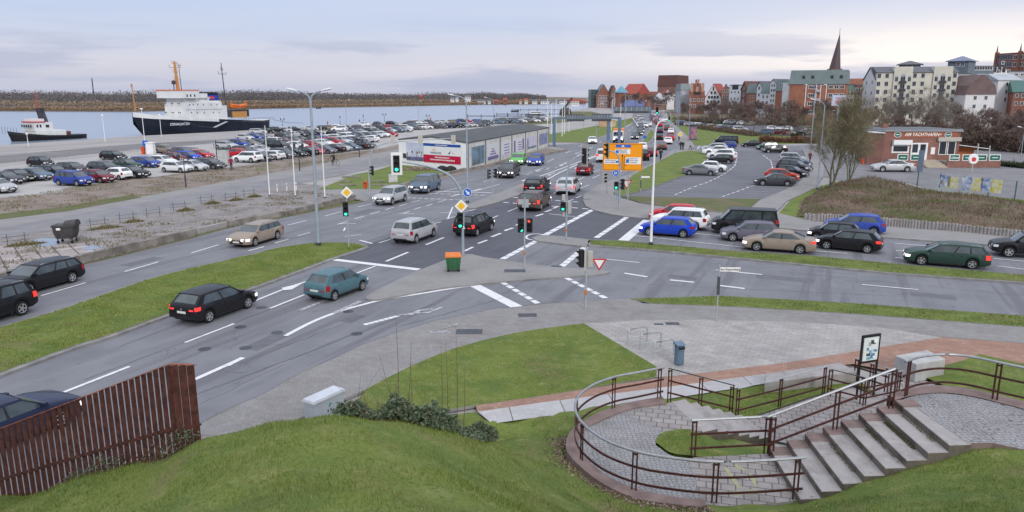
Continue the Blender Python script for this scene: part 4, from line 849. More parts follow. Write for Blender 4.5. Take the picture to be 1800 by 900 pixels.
def car_meshes(kind,T):
    L_,W,Hh,sill,wb,rw=T['L'],T['W'],T['H'],T['sill'],T['wb'],T['rw'];h2=L_/2;xw=wb/2;ra=rw+.055
    fo=h2-xw-.02 if False else 0
    xs=sorted(set([round(v,3) for v in list(np.linspace(-h2+.12,h2-.12,17))+[-h2,-h2+.015,-h2+.05,h2,h2-.015,h2-.05]+[s*xw+d for s in (-1,1) for d in (-ra-.01,-ra,-ra*.92,-ra*.7,-ra*.38,0,ra*.38,ra*.7,ra*.92,ra,ra+.01)]]))
    tail=T['belt']+.02 if kind in ('saloon',) else T['belt']+.03
    tp=[(-h2,T['belt']-.22),(-h2+.03,T['belt']-.06),(-h2+.12,tail),(T['xrb'],tail+.01),(0,T['belt']+.01),(T['xf'],T['belt']),(T['xf']+.35,T['belt']-.035),(h2-.45,T['hood']+.06),(h2-.16,T['hood']-.02),(h2-.05,T['hood']-.09),(h2,T['hood']-.2)]
    ztop=lambda x: float(np.interp(x,[p[0] for p in tp],[p[1] for p in tp]))
    def zbot(x):
        z=float(np.interp(x,[-h2,-h2+.3,h2-.3,h2],[sill+.12,sill,sill,sill+.06]))
        for s in (-1,1):
            d=abs(x-s*xw)
            if d < ra: z=max(z,rw+math.sqrt(ra*ra-d*d))
        return z
    def wf(x):
        d=h2-abs(x);e=0.0
        if d < .5: e=((.5-d)/.5)**2.6*(.16 if x > 0 else .11)
        return 1-e
    js=[(0,.95),(.1,.985),(.32,1.0),(.55,1.0),(.62,.985),(.85,.965),(1,.915)]
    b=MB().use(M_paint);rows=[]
    for x in xs:
        zb,zt_=zbot(x),ztop(x);w2=W/2*wf(x);r=[]
        for s,k in js: r.append((x,w2*k,zb+(zt_-zb)*s))
        r.append((x,w2*.80,zt_+.025));r.append((x,w2*.4,zt_+.045));r.append((x,0,zt_+.05));rows.append(r)
    nj=len(rows[0]);full=[r+[(p[0],-p[1],p[2]) for p in r[-2::-1]] for r in rows];m=len(full[0])
    b.add([p for r in full for p in r],[(i*m+k,i*m+k+1,(i+1)*m+k+1,(i+1)*m+k) for i in range(len(full)-1) for k in range(m-1)]+[tuple(range(m)),tuple((len(full)-1)*m+k for k in range(m-1,-1,-1))])
    xr0,xr1=T['xrt'],T['xft'];rfx=list(np.linspace(xr0-.06,xr1+.06,7));rr=[]
    for i,x in enumerate(rfx):
        t=(x-xr0)/(xr1-xr0);dz=-.05*(2*t-1.0)**2 if kind != 'minibus' else -.02*(2*t-1)**2;e=.94 if i in (0,6) else 1
        wr=W/2*(.76 if kind != 'minibus' else .86)*e
        rr.append([(x,wr*1.015,Hh-.085+dz),(x,wr*.97,Hh-.035+dz),(x,wr*.8,Hh-.008+dz),(x,0,Hh+dz),(x,-wr*.8,Hh-.008+dz),(x,-wr*.97,Hh-.035+dz),(x,-wr*1.015,Hh-.085+dz)])
    b.add([p for r in rr for p in r],[(i*7+k,i*7+k+1,(i+1)*7+k+1,(i+1)*7+k) for i in range(6) for k in range(6)]+[tuple(range(7)),tuple(42+k for k in range(6,-1,-1))])
    yb=W/2*.895;yr=W/2*(.76 if kind != 'minibus' else .86);zb_=T['belt'];zr=Hh-.09
    BF,BR,TF,TR=T['xf'],T['xrb'],T['xft'],T['xrt'];bz=lambda x: ztop(x)-.01
    def side(t,h,s,off=0.0):
        x=(BR+(BF-BR)*t)*(1-h)+(TR+(TF-TR)*t)*h;bow=4*t*(1-t)*.03;y=(yb+bow)*(1-h)+yr*h;z=bz(BR+(BF-BR)*t)*(1-h)+zr*h
        return (x,s*(y+off),z+off*.2)
    G_={}
    nseg=8
    for s in (-1,1):
        g=MB().use(M_glass);vs=[];
        for i in range(nseg+1): vs += [side(i/nseg,0,s),side(i/nseg,1,s)]
        g.add(vs,[(2*i,2*i+2,2*i+3,2*i+1) if s < 0 else (2*i,2*i+1,2*i+3,2*i+2) for i in range(nseg)]);G_[s]=g
        def strip(t0,t1,h0,h1,off=.008,m=M_paint,n=4):
            b.use(m);vv=[]
            for i in range(n+1):
                for tt in (0,1):
                    if abs(t1-t0) > abs(h1-h0)*.6: t=t0+(t1-t0)*i/n;h=h0 if tt == 0 else h1
                    else: h=h0+(h1-h0)*i/n;t=t0 if tt == 0 else t1
                    vv.append(side(t,h,s,off))
            b.add(vv,[(2*i,2*i+2,2*i+3,2*i+1) for i in range(n)])
        cw={'hatchback': .13,'estate': .045,'saloon': .10,'off-roader': .06,'people carrier': .05,'minibus': .04,'small car': .14}[kind]
        strip(0,cw,0,1);strip(.955,1.0,0,1);strip(0,1,.93,1.02);strip(0,1,-.04,.04)
        if kind in ('estate','people carrier','off-roader','minibus'): strip(.27,.30,0,1,.006,M_paint if kind == 'minibus' else M_black)
        strip(.53 if kind != 'minibus' else .66,.565 if kind != 'minibus' else .69,0,1,.007,M_black)
        b.use(M_paint)
        if kind in ('estate','off-roader','people carrier'):
            b.use(M_rim);b.tube([(TR+.1,s*yr*.93,Hh-.06),(TR+.16,s*yr*.93,Hh-.005),(TF-.25,s*yr*.93,Hh-.0),(TF-.1,s*yr*.93,Hh-.05)],.014,5);b.use(M_paint)
        for xd in (BF-.30,(BR+BF)/2+.05,-xw+.42 if kind != 'minibus' else -.9):
            w_=W/2*wf(xd)
            b.use(M_black);b.add([(xd-.007,s*(w_*1.0+.002),sill+.12),(xd+.007,s*(w_*1.0+.002),sill+.12),(xd+.007,s*(w_*.93+.012),zb_-.03),(xd-.007,s*(w_*.93+.012),zb_-.03)],[(0,1,2,3)])
        for xd in ((BR+BF)/2+.15,-xw+.52): b.use(M_paint);b.box(xd,xd+.17,s*W/2*.975-.012,s*W/2*.975+.018,zb_-.16,zb_-.13)
        b.use(M_black);b.box(-xw+ra+.02,xw-ra-.02,s*W/2*.96-.02,s*W/2*.965+.0,sill-.03,sill+.06)
    def fr(front,u,h,off=.008):
        X0,X1=(BF,TF) if front else (BR,TR);y=(yb*(1-h)+yr*h)*u;z=bz(X0)*(1-h)+zr*h+(1-u*u)*.03;x=X0*(1-h)+X1*h+(1 if front else -1)*(1-u*u)*.05
        return (x+(off if front else -off),y,z+off*.6)
    for front in (True,False):
        g=MB().use(M_glass);vs=[]
        for i in range(7): u=-1+i/3;vs += [fr(front,u,0,0),fr(front,u,1,0)]
        g.add(vs,[(2*i,2*i+2,2*i+3,2*i+1) if front else (2*i,2*i+1,2*i+3,2*i+2) for i in range(6)]);G_[front and 'f' or 'r']=g
        b.use(M_paint)
        for u0,u1 in ((-1,-.93 if front else -.84),(.93 if front else .84,1)): b.add([fr(front,u0,0),fr(front,u1,0),fr(front,u1,1),fr(front,u0,1)],[(0,1,2,3)])
        b.add([fr(front,u/3-1,.93) for u in range(7)]+[fr(front,u/3-1,1.03) for u in range(7)],[(i,i+1,i+8,i+7) for i in range(6)])
        if not front:
            hb=.0 if kind == 'saloon' else .16
            if hb: b.add([fr(front,u/3-1,-.05) for u in range(7)]+[fr(front,u/3-1,hb) for u in range(7)],[(i,i+1,i+8,i+7) for i in range(6)])
    b.use(M_black);b.box(-h2+.25,h2-.25,-W/2*.80,W/2*.80,sill-.04,rw*2+.02)
    b.box(h2-.10,h2+.006,-W/2*.46,W/2*.46,T['hood']-.30,T['hood']-.17);b.box(h2-.12,h2+.004,-W/2*.62,W/2*.62,sill+.09,sill+.21)
    b.box(-h2-.004,-h2+.12,-W/2*.62,W/2*.62,sill+.10,sill+.19)
    b.use(M_rim);b.lathe([(.055,0),(.055,.012)],10,(h2+.004,0,T['hood']-.235),'x');b.lathe([(.045,-.012),(.045,0)],10,(-h2-.002,0,T['belt']-.14),'x')
    b.use(M_black);b.box(-h2-.004,-h2+.0,-.26,.26,T['belt']-.30,T['belt']-.18) if False else None
    out=dict(body=b.mesh(kind.replace(' ','_').replace('-','_')+'_body',True))
    for k,nme in ((-1,'side_window'),(1,'side_window'),('f','windscreen'),('r','rear_window')): out[k]=G_[k].mesh(nme,True)
    for s in (-1,1):
        for on in (0,1):
            q=MB().use(M_hlon if on else M_hl);z1=T['hood']-.08;z0=z1-.15
            w_=W/2*wf(h2-.02);vs=[]
            for (dx,yy) in ((.014,.50),(.008,.72),(-.05,1),(-.30,1)):
                xx=h2+dx;w_=W/2*wf(min(xx,h2-.02))+(.016 if yy == 1 else 0);vs += [(xx,s*w_*yy,z0+(.02 if yy < .6 else 0)),(xx-.035,s*w_*yy,z1+(.03 if yy > 1 else 0))]
            q.add(vs,[(2*i,2*i+2,2*i+3,2*i+1) for i in range(3)]);out['h',s,on]=q.mesh('headlight')
            q=MB().use(M_tlon if on else M_tl);tall=kind in ('estate','people carrier','minibus','off-roader','small car')
            z1=T['belt']-.02+(.12 if kind == 'minibus' else 0);z0=z1-(.28 if tall else .17)
            w_=W/2*wf(-h2+.02);vs=[]
            for (dx,yy) in ((.016,.58),(.012,.84),(-.05,1),(-.30,1)):
                w_=W/2*wf(max(-h2-dx,-h2+.02))+(.014 if yy == 1 else 0);vs += [(-h2-dx,s*w_*yy,z0),(-h2-dx+.03+(0.04 if dx > 0 else 0),s*w_*yy*.985,z1)]
            q.add(vs,[(2*i,2*i+2,2*i+3,2*i+1) for i in range(3)]);out['t',s,on]=q.mesh('tail_light')
        q=MB().use(M_paint);x=BF-.22;q.box(x-.06,x+.08,s*(yb+.03),s*(yb+.20),zb_+.02,zb_+.15).use(M_black).box(x-.02,x+.03,s*(yb-.02),s*(yb+.04),zb_+.0,zb_+.06);out['m',s]=q.mesh('mirror')
    q=MB().use(M_plate).box(h2+.008,h2+.018,-.26,.26,sill+.16,sill+.27);out['pf']=q.mesh('number_plate')
    zp=T['belt']-.34 if kind not in ('minibus',) else T['belt']-.30
    q=MB().use(M_plate).box(-h2-.016,-h2-.006,-.26,.26,zp,zp+.11);out['pr']=q.mesh('number_plate')
    if (rw,'t') not in WHEEL:
        tw=.2;q=MB().use(M_tyre);q.lathe([(rw*.62,-tw/2),(rw*.93,-tw/2),(rw,-tw/2+.03),(rw,tw/2-.03),(rw*.93,tw/2),(rw*.62,tw/2)],24,axis='y',cap=False);q.lathe([(rw*.65,-.02),(rw*.65,.02)],16,axis='y');WHEEL[rw,'t']=q.mesh('tyre',True)
        q=MB().use(M_rim)
        for s in (-1,1):
            q.lathe([(rw*.66,s*(tw/2-.005)),(rw*.66,s*(tw/2+.006)),(rw*.58,s*(tw/2+.004)),(rw*.56,s*(tw/2-.04))],20,axis='y',cap=False)
            q.lathe([(rw*.16,s*(tw/2-.05)),(rw*.15,s*(tw/2-.0))],10,axis='y')
            for k in range(5):
                t=2*math.pi*k/5;q.bar((rw*.1*math.cos(t),s*(tw/2-.012),rw*.1*math.sin(t)),(rw*.6*math.cos(t),s*(tw/2-.008),rw*.6*math.sin(t)),rw*.2,.02,up=(0,1,0))
        WHEEL[rw,'r']=q.mesh('rim')
    out['tyre']=WHEEL[rw,'t'];out['rim']=WHEEL[rw,'r'];return out
WHEEL={};CARM={k: car_meshes(k,T) for k,T in TYPES.items()}
PAL={'black': (.012,.012,.015),'dark grey': (.05,.052,.06),'grey': (.15,.155,.17),'silver': (.42,.43,.45),'white': (.72,.73,.74),'dark blue': (.016,.022,.055),'blue': (.03,.06,.30),'bright blue': (.012,.05,.42),'red': (.42,.015,.025),'dark red': (.13,.015,.025),'beige': (.25,.205,.165),'brown': (.10,.07,.06),'dark green': (.02,.045,.035),'green': (.12,.42,.10),'teal': (.075,.155,.185),'slate blue': (.10,.14,.20),'lime green': (.22,.48,.05),'orange red': (.55,.07,.04),'purple grey': (.11,.105,.14),'yellow': (.6,.45,.05)}
def car(kind,col,pos,yaw,label,group=None,lod=0,lights=0,scale=1.0,z=.012):
    """lod 0: every part; 1: parked far cars; 2: distant"""
    M=CARM[kind];T=TYPES[kind];c=PAL[col];jf=rnd.uniform(.88,1.12);c=tuple(min(1,k*jf) for k in c)
    root=thing('car',label,'car',(pos[0],pos[1],z),yaw,group);root.scale=(scale,)*3
    put('body',M['body'],root,color=c)
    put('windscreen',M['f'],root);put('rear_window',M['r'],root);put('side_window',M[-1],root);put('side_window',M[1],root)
    for sx in (-1,1):
        for sy in (-1,1):
            wv=put('wheel',M['tyre'],root,(sx*T['wb']/2,sy*(T['W']/2-.115),T['rw']));put('rim',M['rim'],wv)
            if lod == 0: wv.rotation_euler=(0,rnd.uniform(0,6),0)
    if lod <= 2:
        for s in (-1,1):
            put('headlight',M['h',s,1 if lights else 0],root);put('tail_light',M['t',s,1 if lights > 1 else 0],root)
    if lod <= 1:
        put('number_plate',M['pf'],root);put('number_plate',M['pr'],root)
        for s in (-1,1): put('mirror',M['m',s],root,color=c)
    return root
CARS=[]
def wcar(kind,col,front,rear,label,lights=0,lod=0,z=.012,group=None):
    """from the ground contact of the two visible near-side wheels (photo pixels)"""
    f=Vector(G(*front,z));r=Vector(G(*rear,z));d=(f-r);T=TYPES[kind];u=d.normalized();mid=(f+r)/2;n=Vector((-u.y,u.x))
    if n.dot(mid) < 0: n=-n
    mid=mid+n*(T['W']/2-.05);sc=min(1.10,max(.93,d.length/T['wb']))
    return car(kind,col,mid,math.atan2(u.y,u.x),label,group,lod,lights,sc,z)
g1='cars driving through the junction'
wcar('estate','black',(57,517.5),(127,498),'black estate car with silver roof rails coming up behind another at the left edge',1,group=g1)
wcar('off-roader','black',(-42,580),(34,557),'black car cut off by the left edge of the photo',2,group=g1)
wcar('hatchback','black',(437,543),(372,567),'blue-black hatchback beside the wide grass median with lit red tail lamps',2,group=g1)
wcar('small car','teal',(636,512),(593,528),'small teal three-door car approaching the stop line',group=g1)
wcar('estate','beige',(451,433),(489,421),'beige estate car leaving the junction beside the tall lamp post',1,group=g1)
wcar('people carrier','silver',(762,417),(735,427),'silver car seen from behind in the middle of the dark asphalt',group=g1)
wcar('people carrier','black',(863,406),(842,414.5),'black minivan beside the curved signal mast, tail lamps lit',2,group=g1)
wcar('off-roader','silver',(693.5,360),(711,355),'silver off-roader with headlamps on just past the crossing',1,group=g1)
wcar('people carrier','slate blue',(752,340),(769.5,334),'grey-blue people carrier before the crossing by the white hall',1,group=g1)
wcar('people carrier','dark grey',(900,314),(913,308),'dark people carrier with headlamps on behind the two small coloured cars',1,1,group=g1)
wcar('hatchback','green',(918,290.5),(924,287),'bright green hatchback passing the end of the hall',1,1,group=g1)
wcar('hatchback','blue',(949,291.5),(955,288),'blue hatchback right of the green one',1,1,group=g1)
wcar('estate','black',(964,334),(953,341),'dark estate car with red tail lamps beyond the crossing, left lane',2,1,group=g1)
wcar('estate','brown',(963,361.5),(949,370),'olive-brown estate car on the dark asphalt by the red pedestrian light',2,1,group=g1)
wcar('estate','silver',(1018,335),(1009,342),'silver-white estate car with red tail lamps at the far crossing',2,1,group=g1)
wcar('small car','dark red',(1043,304),(1034,310),'dark red small car left of the orange road sign',2,1,group=g1)
g2='cars waiting in the side street'
wcar('hatchback','bright blue',(1143,414.7),(1197,418.5),'bright blue hatchback first at the side street stop line',1,group=g2)
wcar('off-roader','white',(1163,402),(1218,406),'white car between the blue and the red one',group=g2)
wcar('hatchback','red',(1160,389),(1206,391.5),'dark pink red hatchback in the outer lane behind the white one',group=g2)
wcar('minibus','black',(1273,412),(1345,415),'black minibus with a long row of windows',group=g2)
wcar('hatchback','purple grey',(1292,425),(1348,427),'purplish grey hatchback half hidden by the beige saloon',group=g2)
wcar('saloon','beige',(1331.7,442),(1403,447),'beige saloon nearest the narrow grass median',2,group=g2)
wcar('hatchback','black',(1455,439),(1520,445.7),'black hatchback with pale wheels behind the beige saloon',2,group=g2)
wcar('small car','black',(1439,424),(1490,428),'black small car peeking out over the black hatchback',1,group=g2)
wcar('hatchback','blue',(1468,410),(1535,414),'blue hatchback below the palisade wall',group=g2)
wcar('estate','dark green',(1619,466.7),(1708,474),'dark green estate car with silver window trim driving alone',2,group=g2)
wcar('off-roader','black',(1773,453),(1858,459),'black off-roader cut off by the right edge',group=g2)
wcar('saloon','dark blue',(104,756),(-38,817),'dark blue saloon passing behind the rust fence',1)
wcar('saloon','silver',(1549.5,302),(1595,302.5),'silver-blue saloon parked before the brick restaurant')
g3='cars parked in the triangular car park'
for k,c,f,r,l in [
 ('saloon','grey',(1247,309),(1213,308),'grey saloon parked nearest on the left of the small car park'),
 ('small car','white',(1264,302),(1240,301),'small white car parked between the grey saloon and a black one'),
 ('hatchback','black',(1252,287.5),(1279,288),'dark small estate parked in the middle of the left row'),
 ('hatchback','white',(1250,279.5),(1286,280.5),'white car with a pinkish tail behind the dark one on the left'),
 ('saloon','white',(1245,272.5),(1279,273),'white saloon second from the far end of the left row'),
 ('hatchback','silver',(1240,267),(1272,267.5),'silver car at the far end of the left row'),
 ('hatchback','blue',(1266,260.5),(1285,261),'blue hatchback in front of the black van at the far kerb'),
 ('minibus','black',(1262,255.5),(1289,256),'black van at the far kerb behind the blue hatchback'),
 ('hatchback','black',(1312,259),(1331.5,259.2),'small black hatchback alone on the far road'),
 ('hatchback','dark green',(1339,264),(1364,264),'dark green car at the top of the right row'),
 ('estate','black',(1351,269),(1376,269),'black estate car third from the top of the right row'),
 ('people carrier','silver',(1408,287),(1377,286),'silver-white people carrier on the right of the small car park'),
 ('estate','dark blue',(1412,295),(1380,293.5),'dark blue car between the silver one and a black one'),
 ('hatchback','dark grey',(1409,303),(1374,300.5),'dark grey car under the dark blue one in the right row'),
 ('hatchback','black',(1403,313),(1368,310.5),'black hatchback beside the footpath, just behind the red car'),
 ('hatchback','orange red',(1391,318),(1357,317),'light red car behind the dark grey saloon'),
 ('saloon','dark grey',(1342,326.5),(1382,327.5),'dark grey saloon parked nearest on the right of the small car park')]:
    wcar(k,c,f,r,l,0,1,group=g3)
KINDS=['hatchback','estate','saloon','hatchback','off-roader','people carrier','small car','hatchback']
COLS=['silver','white','slate blue','white','dark grey','black','silver','white','silver','grey','dark blue','black','blue','white','red','silver','dark grey','slate blue','dark red','beige','purple grey','black','dark blue']
r2=random.Random(21)
def ordinal(i):
    if i < 20: return ORD[i]
    if i < 30: return ('twenty-'+ORD[i-20]) if False else 'twentieth' if i == 19 else ['twenty-first','twenty-second','twenty-third','twenty-fourth','twenty-fifth','twenty-sixth','twenty-seventh','twenty-eighth','twenty-ninth','thirtieth'][i-20]
    return ['thirty-first','thirty-second','thirty-third','thirty-fourth','thirty-fifth','thirty-sixth','thirty-seventh','thirty-eighth','thirty-ninth','fortieth'][i-30]
def row(p,q,spacing,yaw,text,lod,group,skip=.08,jit=.25,cols=None,kinds=None,flip=.2,extra=''):
    a=Vector(G(*p));c=Vector(G(*q));d=c-a;n=int(d.length/spacing)+1;u=d.normalized();k=0
    for i in range(n):
        if cols is None and r2.random() < skip: continue
        pos=a+u*(i*spacing)+Vector((r2.uniform(-jit,jit),r2.uniform(-jit,jit)*1.6));kd=(kinds[k] if kinds and k < len(kinds) else r2.choice(KINDS));cl=cols[k] if cols and k < len(cols) else r2.choice(COLS)
        ya=yaw+r2.uniform(-.05,.05)+(math.pi if r2.random() < flip else 0)
        car(kd,cl,pos,ya,'%s %s, %s from left in %s' % (cl,kd,ordinal(k),text),group,lod);k += 1
gq='cars parked on the quay'
h0=math.atan2(*(lambda f,r: (f[1]-r[1],f[0]-r[0]))(G(137,326),G(110.7,324.7)))
for px,py,k,c,l in [
 (200,281,'hatchback','black','black hatchback standing alone on the quay setts below the ship bow'),(72,292.5,'small car','black','small black car alone behind the left group on the quay'),
 (9,323,'saloon','dark grey','dark saloon cut by the left edge in the quay car park'),(30,318.5,'saloon','black','black saloon second from the left edge on the quay'),(62,316,'saloon','slate blue','grey-blue saloon third from the left edge on the quay'),
 (94,311,'estate','black','black estate car behind the blue people carrier'),(127,304.5,'hatchback','dark grey','dark hatchback directly above the blue people carrier'),(131,325.5,'people carrier','blue','blue people carrier in front in the left group on the quay'),
 (172,320,'hatchback','dark red','dark red hatchback between the blue carrier and the white small car'),(185,303,'estate','dark grey','dark grey estate behind the white small car'),(232,312,'saloon','black','black saloon just right of the white small car'),
 (222,297.5,'saloon','dark green','dark green saloon behind the black one on the quay'),(-4,338,'hatchback','silver','silver car just showing at the left edge by the earth verge'),
 (257,293.5,'estate','blue','blue estate car under the parking sign on the quay'),(286,290.5,'hatchback','white','white hatchback right of the blue estate'),(306,284.5,'hatchback','dark red','dark red hatchback in the middle group on the quay'),
 (331,282,'hatchback','bright blue','bright blue hatchback beside the red one on the quay'),(352,279,'saloon','red','bright red saloon at the right of the middle group'),(311,302.5,'hatchback','white','white hatchback by the double lantern post'),
 (339,300,'hatchback','silver','silver hatchback right of the double lantern post'),(368,296.5,'estate','dark grey','dark grey estate at the right end of the middle group'),(277,267,'hatchback','dark blue','dark blue car half behind the beige estate'),
 (293,269,'estate','beige','beige estate right of the small white kiosk'),(322,273.5,'hatchback','purple grey','purple-grey car behind the red saloon on the quay'),(398,261,'estate','silver','silver estate alone left of the dark row')]:
    car(k,c,G(px,py),h0+r2.uniform(-.04,.04),l,gq,1)
x_,y_=G(205,315);car('small car','white',(x_,y_),h0+math.pi,'white small car turned the other way in the left group',gq,1)
row((436,285.5),(645,260.5),2.75,h0,'the row nearest the earth verge',1,gq,cols=['white','dark grey','white','purple grey','black','black','red','purple grey','black','silver','slate blue','black','dark grey'],kinds=['off-roader','hatchback','hatchback','people carrier','estate','saloon','small car','estate','saloon','hatchback','hatchback','estate','hatchback'],jit=.15)
row((414,276),(470,268),2.7,h0,'the short second front row',1,gq,cols=['red','dark grey','silver','silver'],kinds=['hatchback','off-roader','hatchback','hatchback'],jit=.1)
row((488,265),(660,248.5),2.7,h0,'second row from the earth verge',1,gq,cols=['black','white','white','red','silver','white','red','silver','dark grey','black','silver','white','dark grey','black'],kinds=['minibus','hatchback','hatchback','hatchback'],jit=.2)
row((422,259.5),(688,240),2.7,h0,'third row from the earth verge',2,gq)
row((432,246.5),(560,238.5),2.7,h0,'fourth row from the earth verge',2,gq)
row((590,239),(712,232),2.8,h0,'the row behind the flagpoles',2,gq)
row((452,235.5),(590,227.5),3.4,h0+.5,'loose row along the ship stern',2,gq,skip=.25)
row((596,231),(760,223.5),2.9,h0+.3,'the row beyond the hall corner',2,gq)
row((640,222),(690,220),6,h0,'the pair of cars at the water rail',2,gq,cols=['white','dark grey'])
row((700,229.5),(860,222),2.9,h0+.3,'row just over the hall roof',2,gq)
row((720,219.5),(860,215.5),2.8,h0+.3,'row along water beyond the hall',2,gq)
row((840,220),(960,214),2.9,h0+.3,'row behind the far hall end',2,gq,cols=None)
row((880,214.5),(955,211.3),2.8,h0+.3,'the last row before the jetty',2,gq)
gb_='cars parked under the bare trees'
row((1195,220),(1305,232),2.7,-.3,'row under trees behind the lawn',2,gb_,skip=.1)
row((1200,213.5),(1320,221),2.9,-.3,'the back row under the trees',2,gb_,skip=.2)
row((1345,238),(1425,238),2.8,2.6,'the row above the brown hedge',2,gb_,skip=.05)
row((1360,230),(1440,231),2.9,2.7,'the back row above the brown hedge',2,gb_,skip=.1)
row((1690,232),(1800,240),3.0,2.8,'the row right of the restaurant',2,gb_,skip=.2)
a_=Vector(G(1110,250));c_=Vector(G(1138,200));away=math.atan2((c_-a_).y,(c_-a_).x)
gt='cars queueing on the far road'
for px,py,k,c,l,tw in [
 (1146,274,'estate','dark red','dark red estate right of the orange sign',0),(1131,281,'off-roader','black','black off-roader half behind the right edge of the orange sign',0),(1060,284,'minibus','white','white van half behind the left edge of the orange sign',0),
 (1129,264,'hatchback','white','white hatchback just over the right corner of the orange sign',0),(1163.5,262.5,'saloon','brown','taupe saloon in the right lane past the lamp post',0),(1174,253,'hatchback','white','white car with blue bonnet in the right lane',0),(1178,246.5,'hatchback','red','red car in the right lane beyond the white one',0),
 (1158.5,245.5,'hatchback','black','black hatchback in the left of the departing lanes',0),(1160,234,'hatchback','dark blue','dark blue hatchback ahead of the black one',0),(1179,235,'small car','white','small white car in the right lane ahead of the red one',0),(1172,229,'people carrier','brown','brown people carrier ahead of the small white car',0),
 (1160,223,'hatchback','red','red hatchback in the queue under the far signals',0),(1141,222,'saloon','white','white saloon at the tip of the far grass island',0),
 (1041,252,'saloon','white','white saloon coming alone beside the left lawn',1),(1116,244.5,'hatchback','dark grey','dark car with bright headlamps beside the far grass island',1),(1126,233,'hatchback','dark blue','dark blue oncoming car, third from the far grass island',1),(1124,238,'small car','black','small black oncoming car behind the blue one',1)]:
    x,y=G(px,py);car(k,c,(x,y),away+(math.pi if tw else 0)+ (.12 if px == 1041 else 0),l,gt,2,1 if tw else 2)
for n_,(p,q,tw,text,sp) in enumerate([((1127,227),(1109,201),1,'far oncoming left lane',7.5),((1134,224),(1117,200),1,'far oncoming right lane',8),((1157,219),(1141,201),0,'far departing left lane',8),((1165,216),(1149,201),0,'far departing right lane',8)]):
    a=Vector(G(*p));c=Vector(G(*q));d=(c-a);n=min(14,int(d.length/sp));u=d.normalized();yw=math.atan2(u.y,u.x)+(math.pi if tw else 0)
    for i in range(n): kd=r2.choice(KINDS);cl=r2.choice(COLS);car(kd,cl,a+u*(sp*i+r2.uniform(-.8,.8)),yw,'%s %s, %s from the near end, %s' % (cl,kd,ordinal(i),text),gt,2,1 if tw else 2)
x,y=G(1087,250);tr=thing('truck','white and orange truck with headlamps on under the sign gantry','truck',(x,y,.01),away+math.pi)
b=MB().use(M_white).box(.6,2.6,-1.1,1.1,.5,2.5).use(mat('orange_paint',(.65,.18,.03),.4)).box(-2.8,.5,-1.15,1.15,.9,2.9).use(M_black).box(-2.8,2.5,-.9,.9,.35,.9).box(2.55,2.63,-.9,.9,.45,.95);b.build('body',tr)
MB().use(M_glass).box(2.56,2.62,-.95,.95,1.5,2.3).build('windscreen',tr)
for s in (-1,1):
    MB().use(M_hlon).box(2.62,2.66,s*.6,s*.95,.75,1.0).build('headlight',tr)
    for xx in (-1.9,1.7): MB().use(M_tyre).lathe([(.2,-.15),(.45,-.15),(.48,-.1),(.48,.1),(.45,.15),(.2,.15)],18,(xx,s*.98,.48),'y').build('wheel',tr)
# ---------------- poles, lamps, signals, signs ----------------
M_sred=mat('signal_red',(.4,.02,.02),.3,emis=(1,.08,.05),es=1.6);M_sgrn=mat('signal_green',(.02,.4,.3),.3,emis=(.05,1,.62),es=1.5)
M_soff=mat('signal_dark',(.03,.03,.03),.25,var=.1);M_sgnw=mat('sign_white',(.75,.75,.74),.45,var=.03);M_sgnb=mat('sign_blue',(.02,.12,.50),.45,var=.05)
M_sgny=mat('sign_yellow',(.78,.46,.03),.45,var=.03);M_sgnr=mat('sign_red',(.50,.02,.03),.45,var=.05);M_lens=mat('lamp_glass',(.62,.64,.66),.2,var=.05)
M_beige=mat('signal_back_beige',(.42,.40,.35),.6,var=.05);M_orange=mat('sign_orange',(.80,.30,.008),.5,var=.03);M_blk2=mat('print_black',(.02,.02,.02),.5)
def head(root,c,yaw,on=2,n=3,size=.21,back=None,kind='signal_head',hcol=None):
    """three-lens signal head, facing -Y before yaw; c = centre in root space"""
    hh=size*n*1.28;hw=size*.72;e=MB()
    if back: e.use(back).box(-hw*1.75,hw*1.75,.05,.07,-hh*.68,hh*.68)
    e.use(hcol or M_black).box(-hw,hw,-.04,.14,-hh/2,hh/2)
    for i in range(n):
        z=hh/2-(i+.5)*hh/n;vs=[]
        for k in range(9):
            t=math.pi*(-.1+1.2*k/8);vs += [(size*.5*math.cos(t),-.04,z+size*.5*math.sin(t)),(size*.5*math.cos(t),-.04-size*1.0*(.4+.6*math.sin(max(0,min(math.pi,t)))),z+size*.5*math.sin(t)-.02)]
        e.use(M_black).add(vs,[(2*k,2*k+1,2*k+3,2*k+2) for k in range(8)]+[(2*k,2*k+2,2*k+3,2*k+1) for k in range(8)])
    h_=e.build(kind,root,loc=c,rz=yaw)
    for i in range(n):
        z=hh/2-(i+.5)*hh/n;m=M_soff
        if on == i: m=M_sred if i == 0 else M_sgrn
        if n == 2 and on == i: m=M_sred if i == 0 else M_sgrn
        MB().use(m).lathe([(size*.42,-.062),(size*.42,-.045)],14,(0,0,z),'y').build('lens',h_)
    return h_
def base_of(px,py,z=.1): x,y=G(px,py,z);return x,y,z
def faceyaw(x,y): return math.atan2(x,-y)*-1 if False else math.atan2(-x,y)
def pole(root,h,r0=.06,r1=.045,m=M_steel,n=10): return MB().use(m).tube([(0,0,-.05),(0,0,.5),(0,0,h)],[r0,r0,r1],n).build('pole',root,smooth=True)
def diamond(root,c,yaw,s=.42):
    q=MB().use(M_sgnw).prism_y([(0,-s),(s,0),(0,s),(-s,0)],-.02,0).use(M_sgny).prism_y([(0,-s*.62),(s*.62,0),(0,s*.62),(-s*.62,0)],-.026,-.02).use(M_blk2).prism_y([(0,-s*1.03),(s*1.03,0),(0,s*1.03),(-s*1.03,0)],0,.012)
    return q.build('priority_sign',root,loc=c,rz=yaw)
def ztop(px_t,py_t,Y): return ZT(py_t,Y)
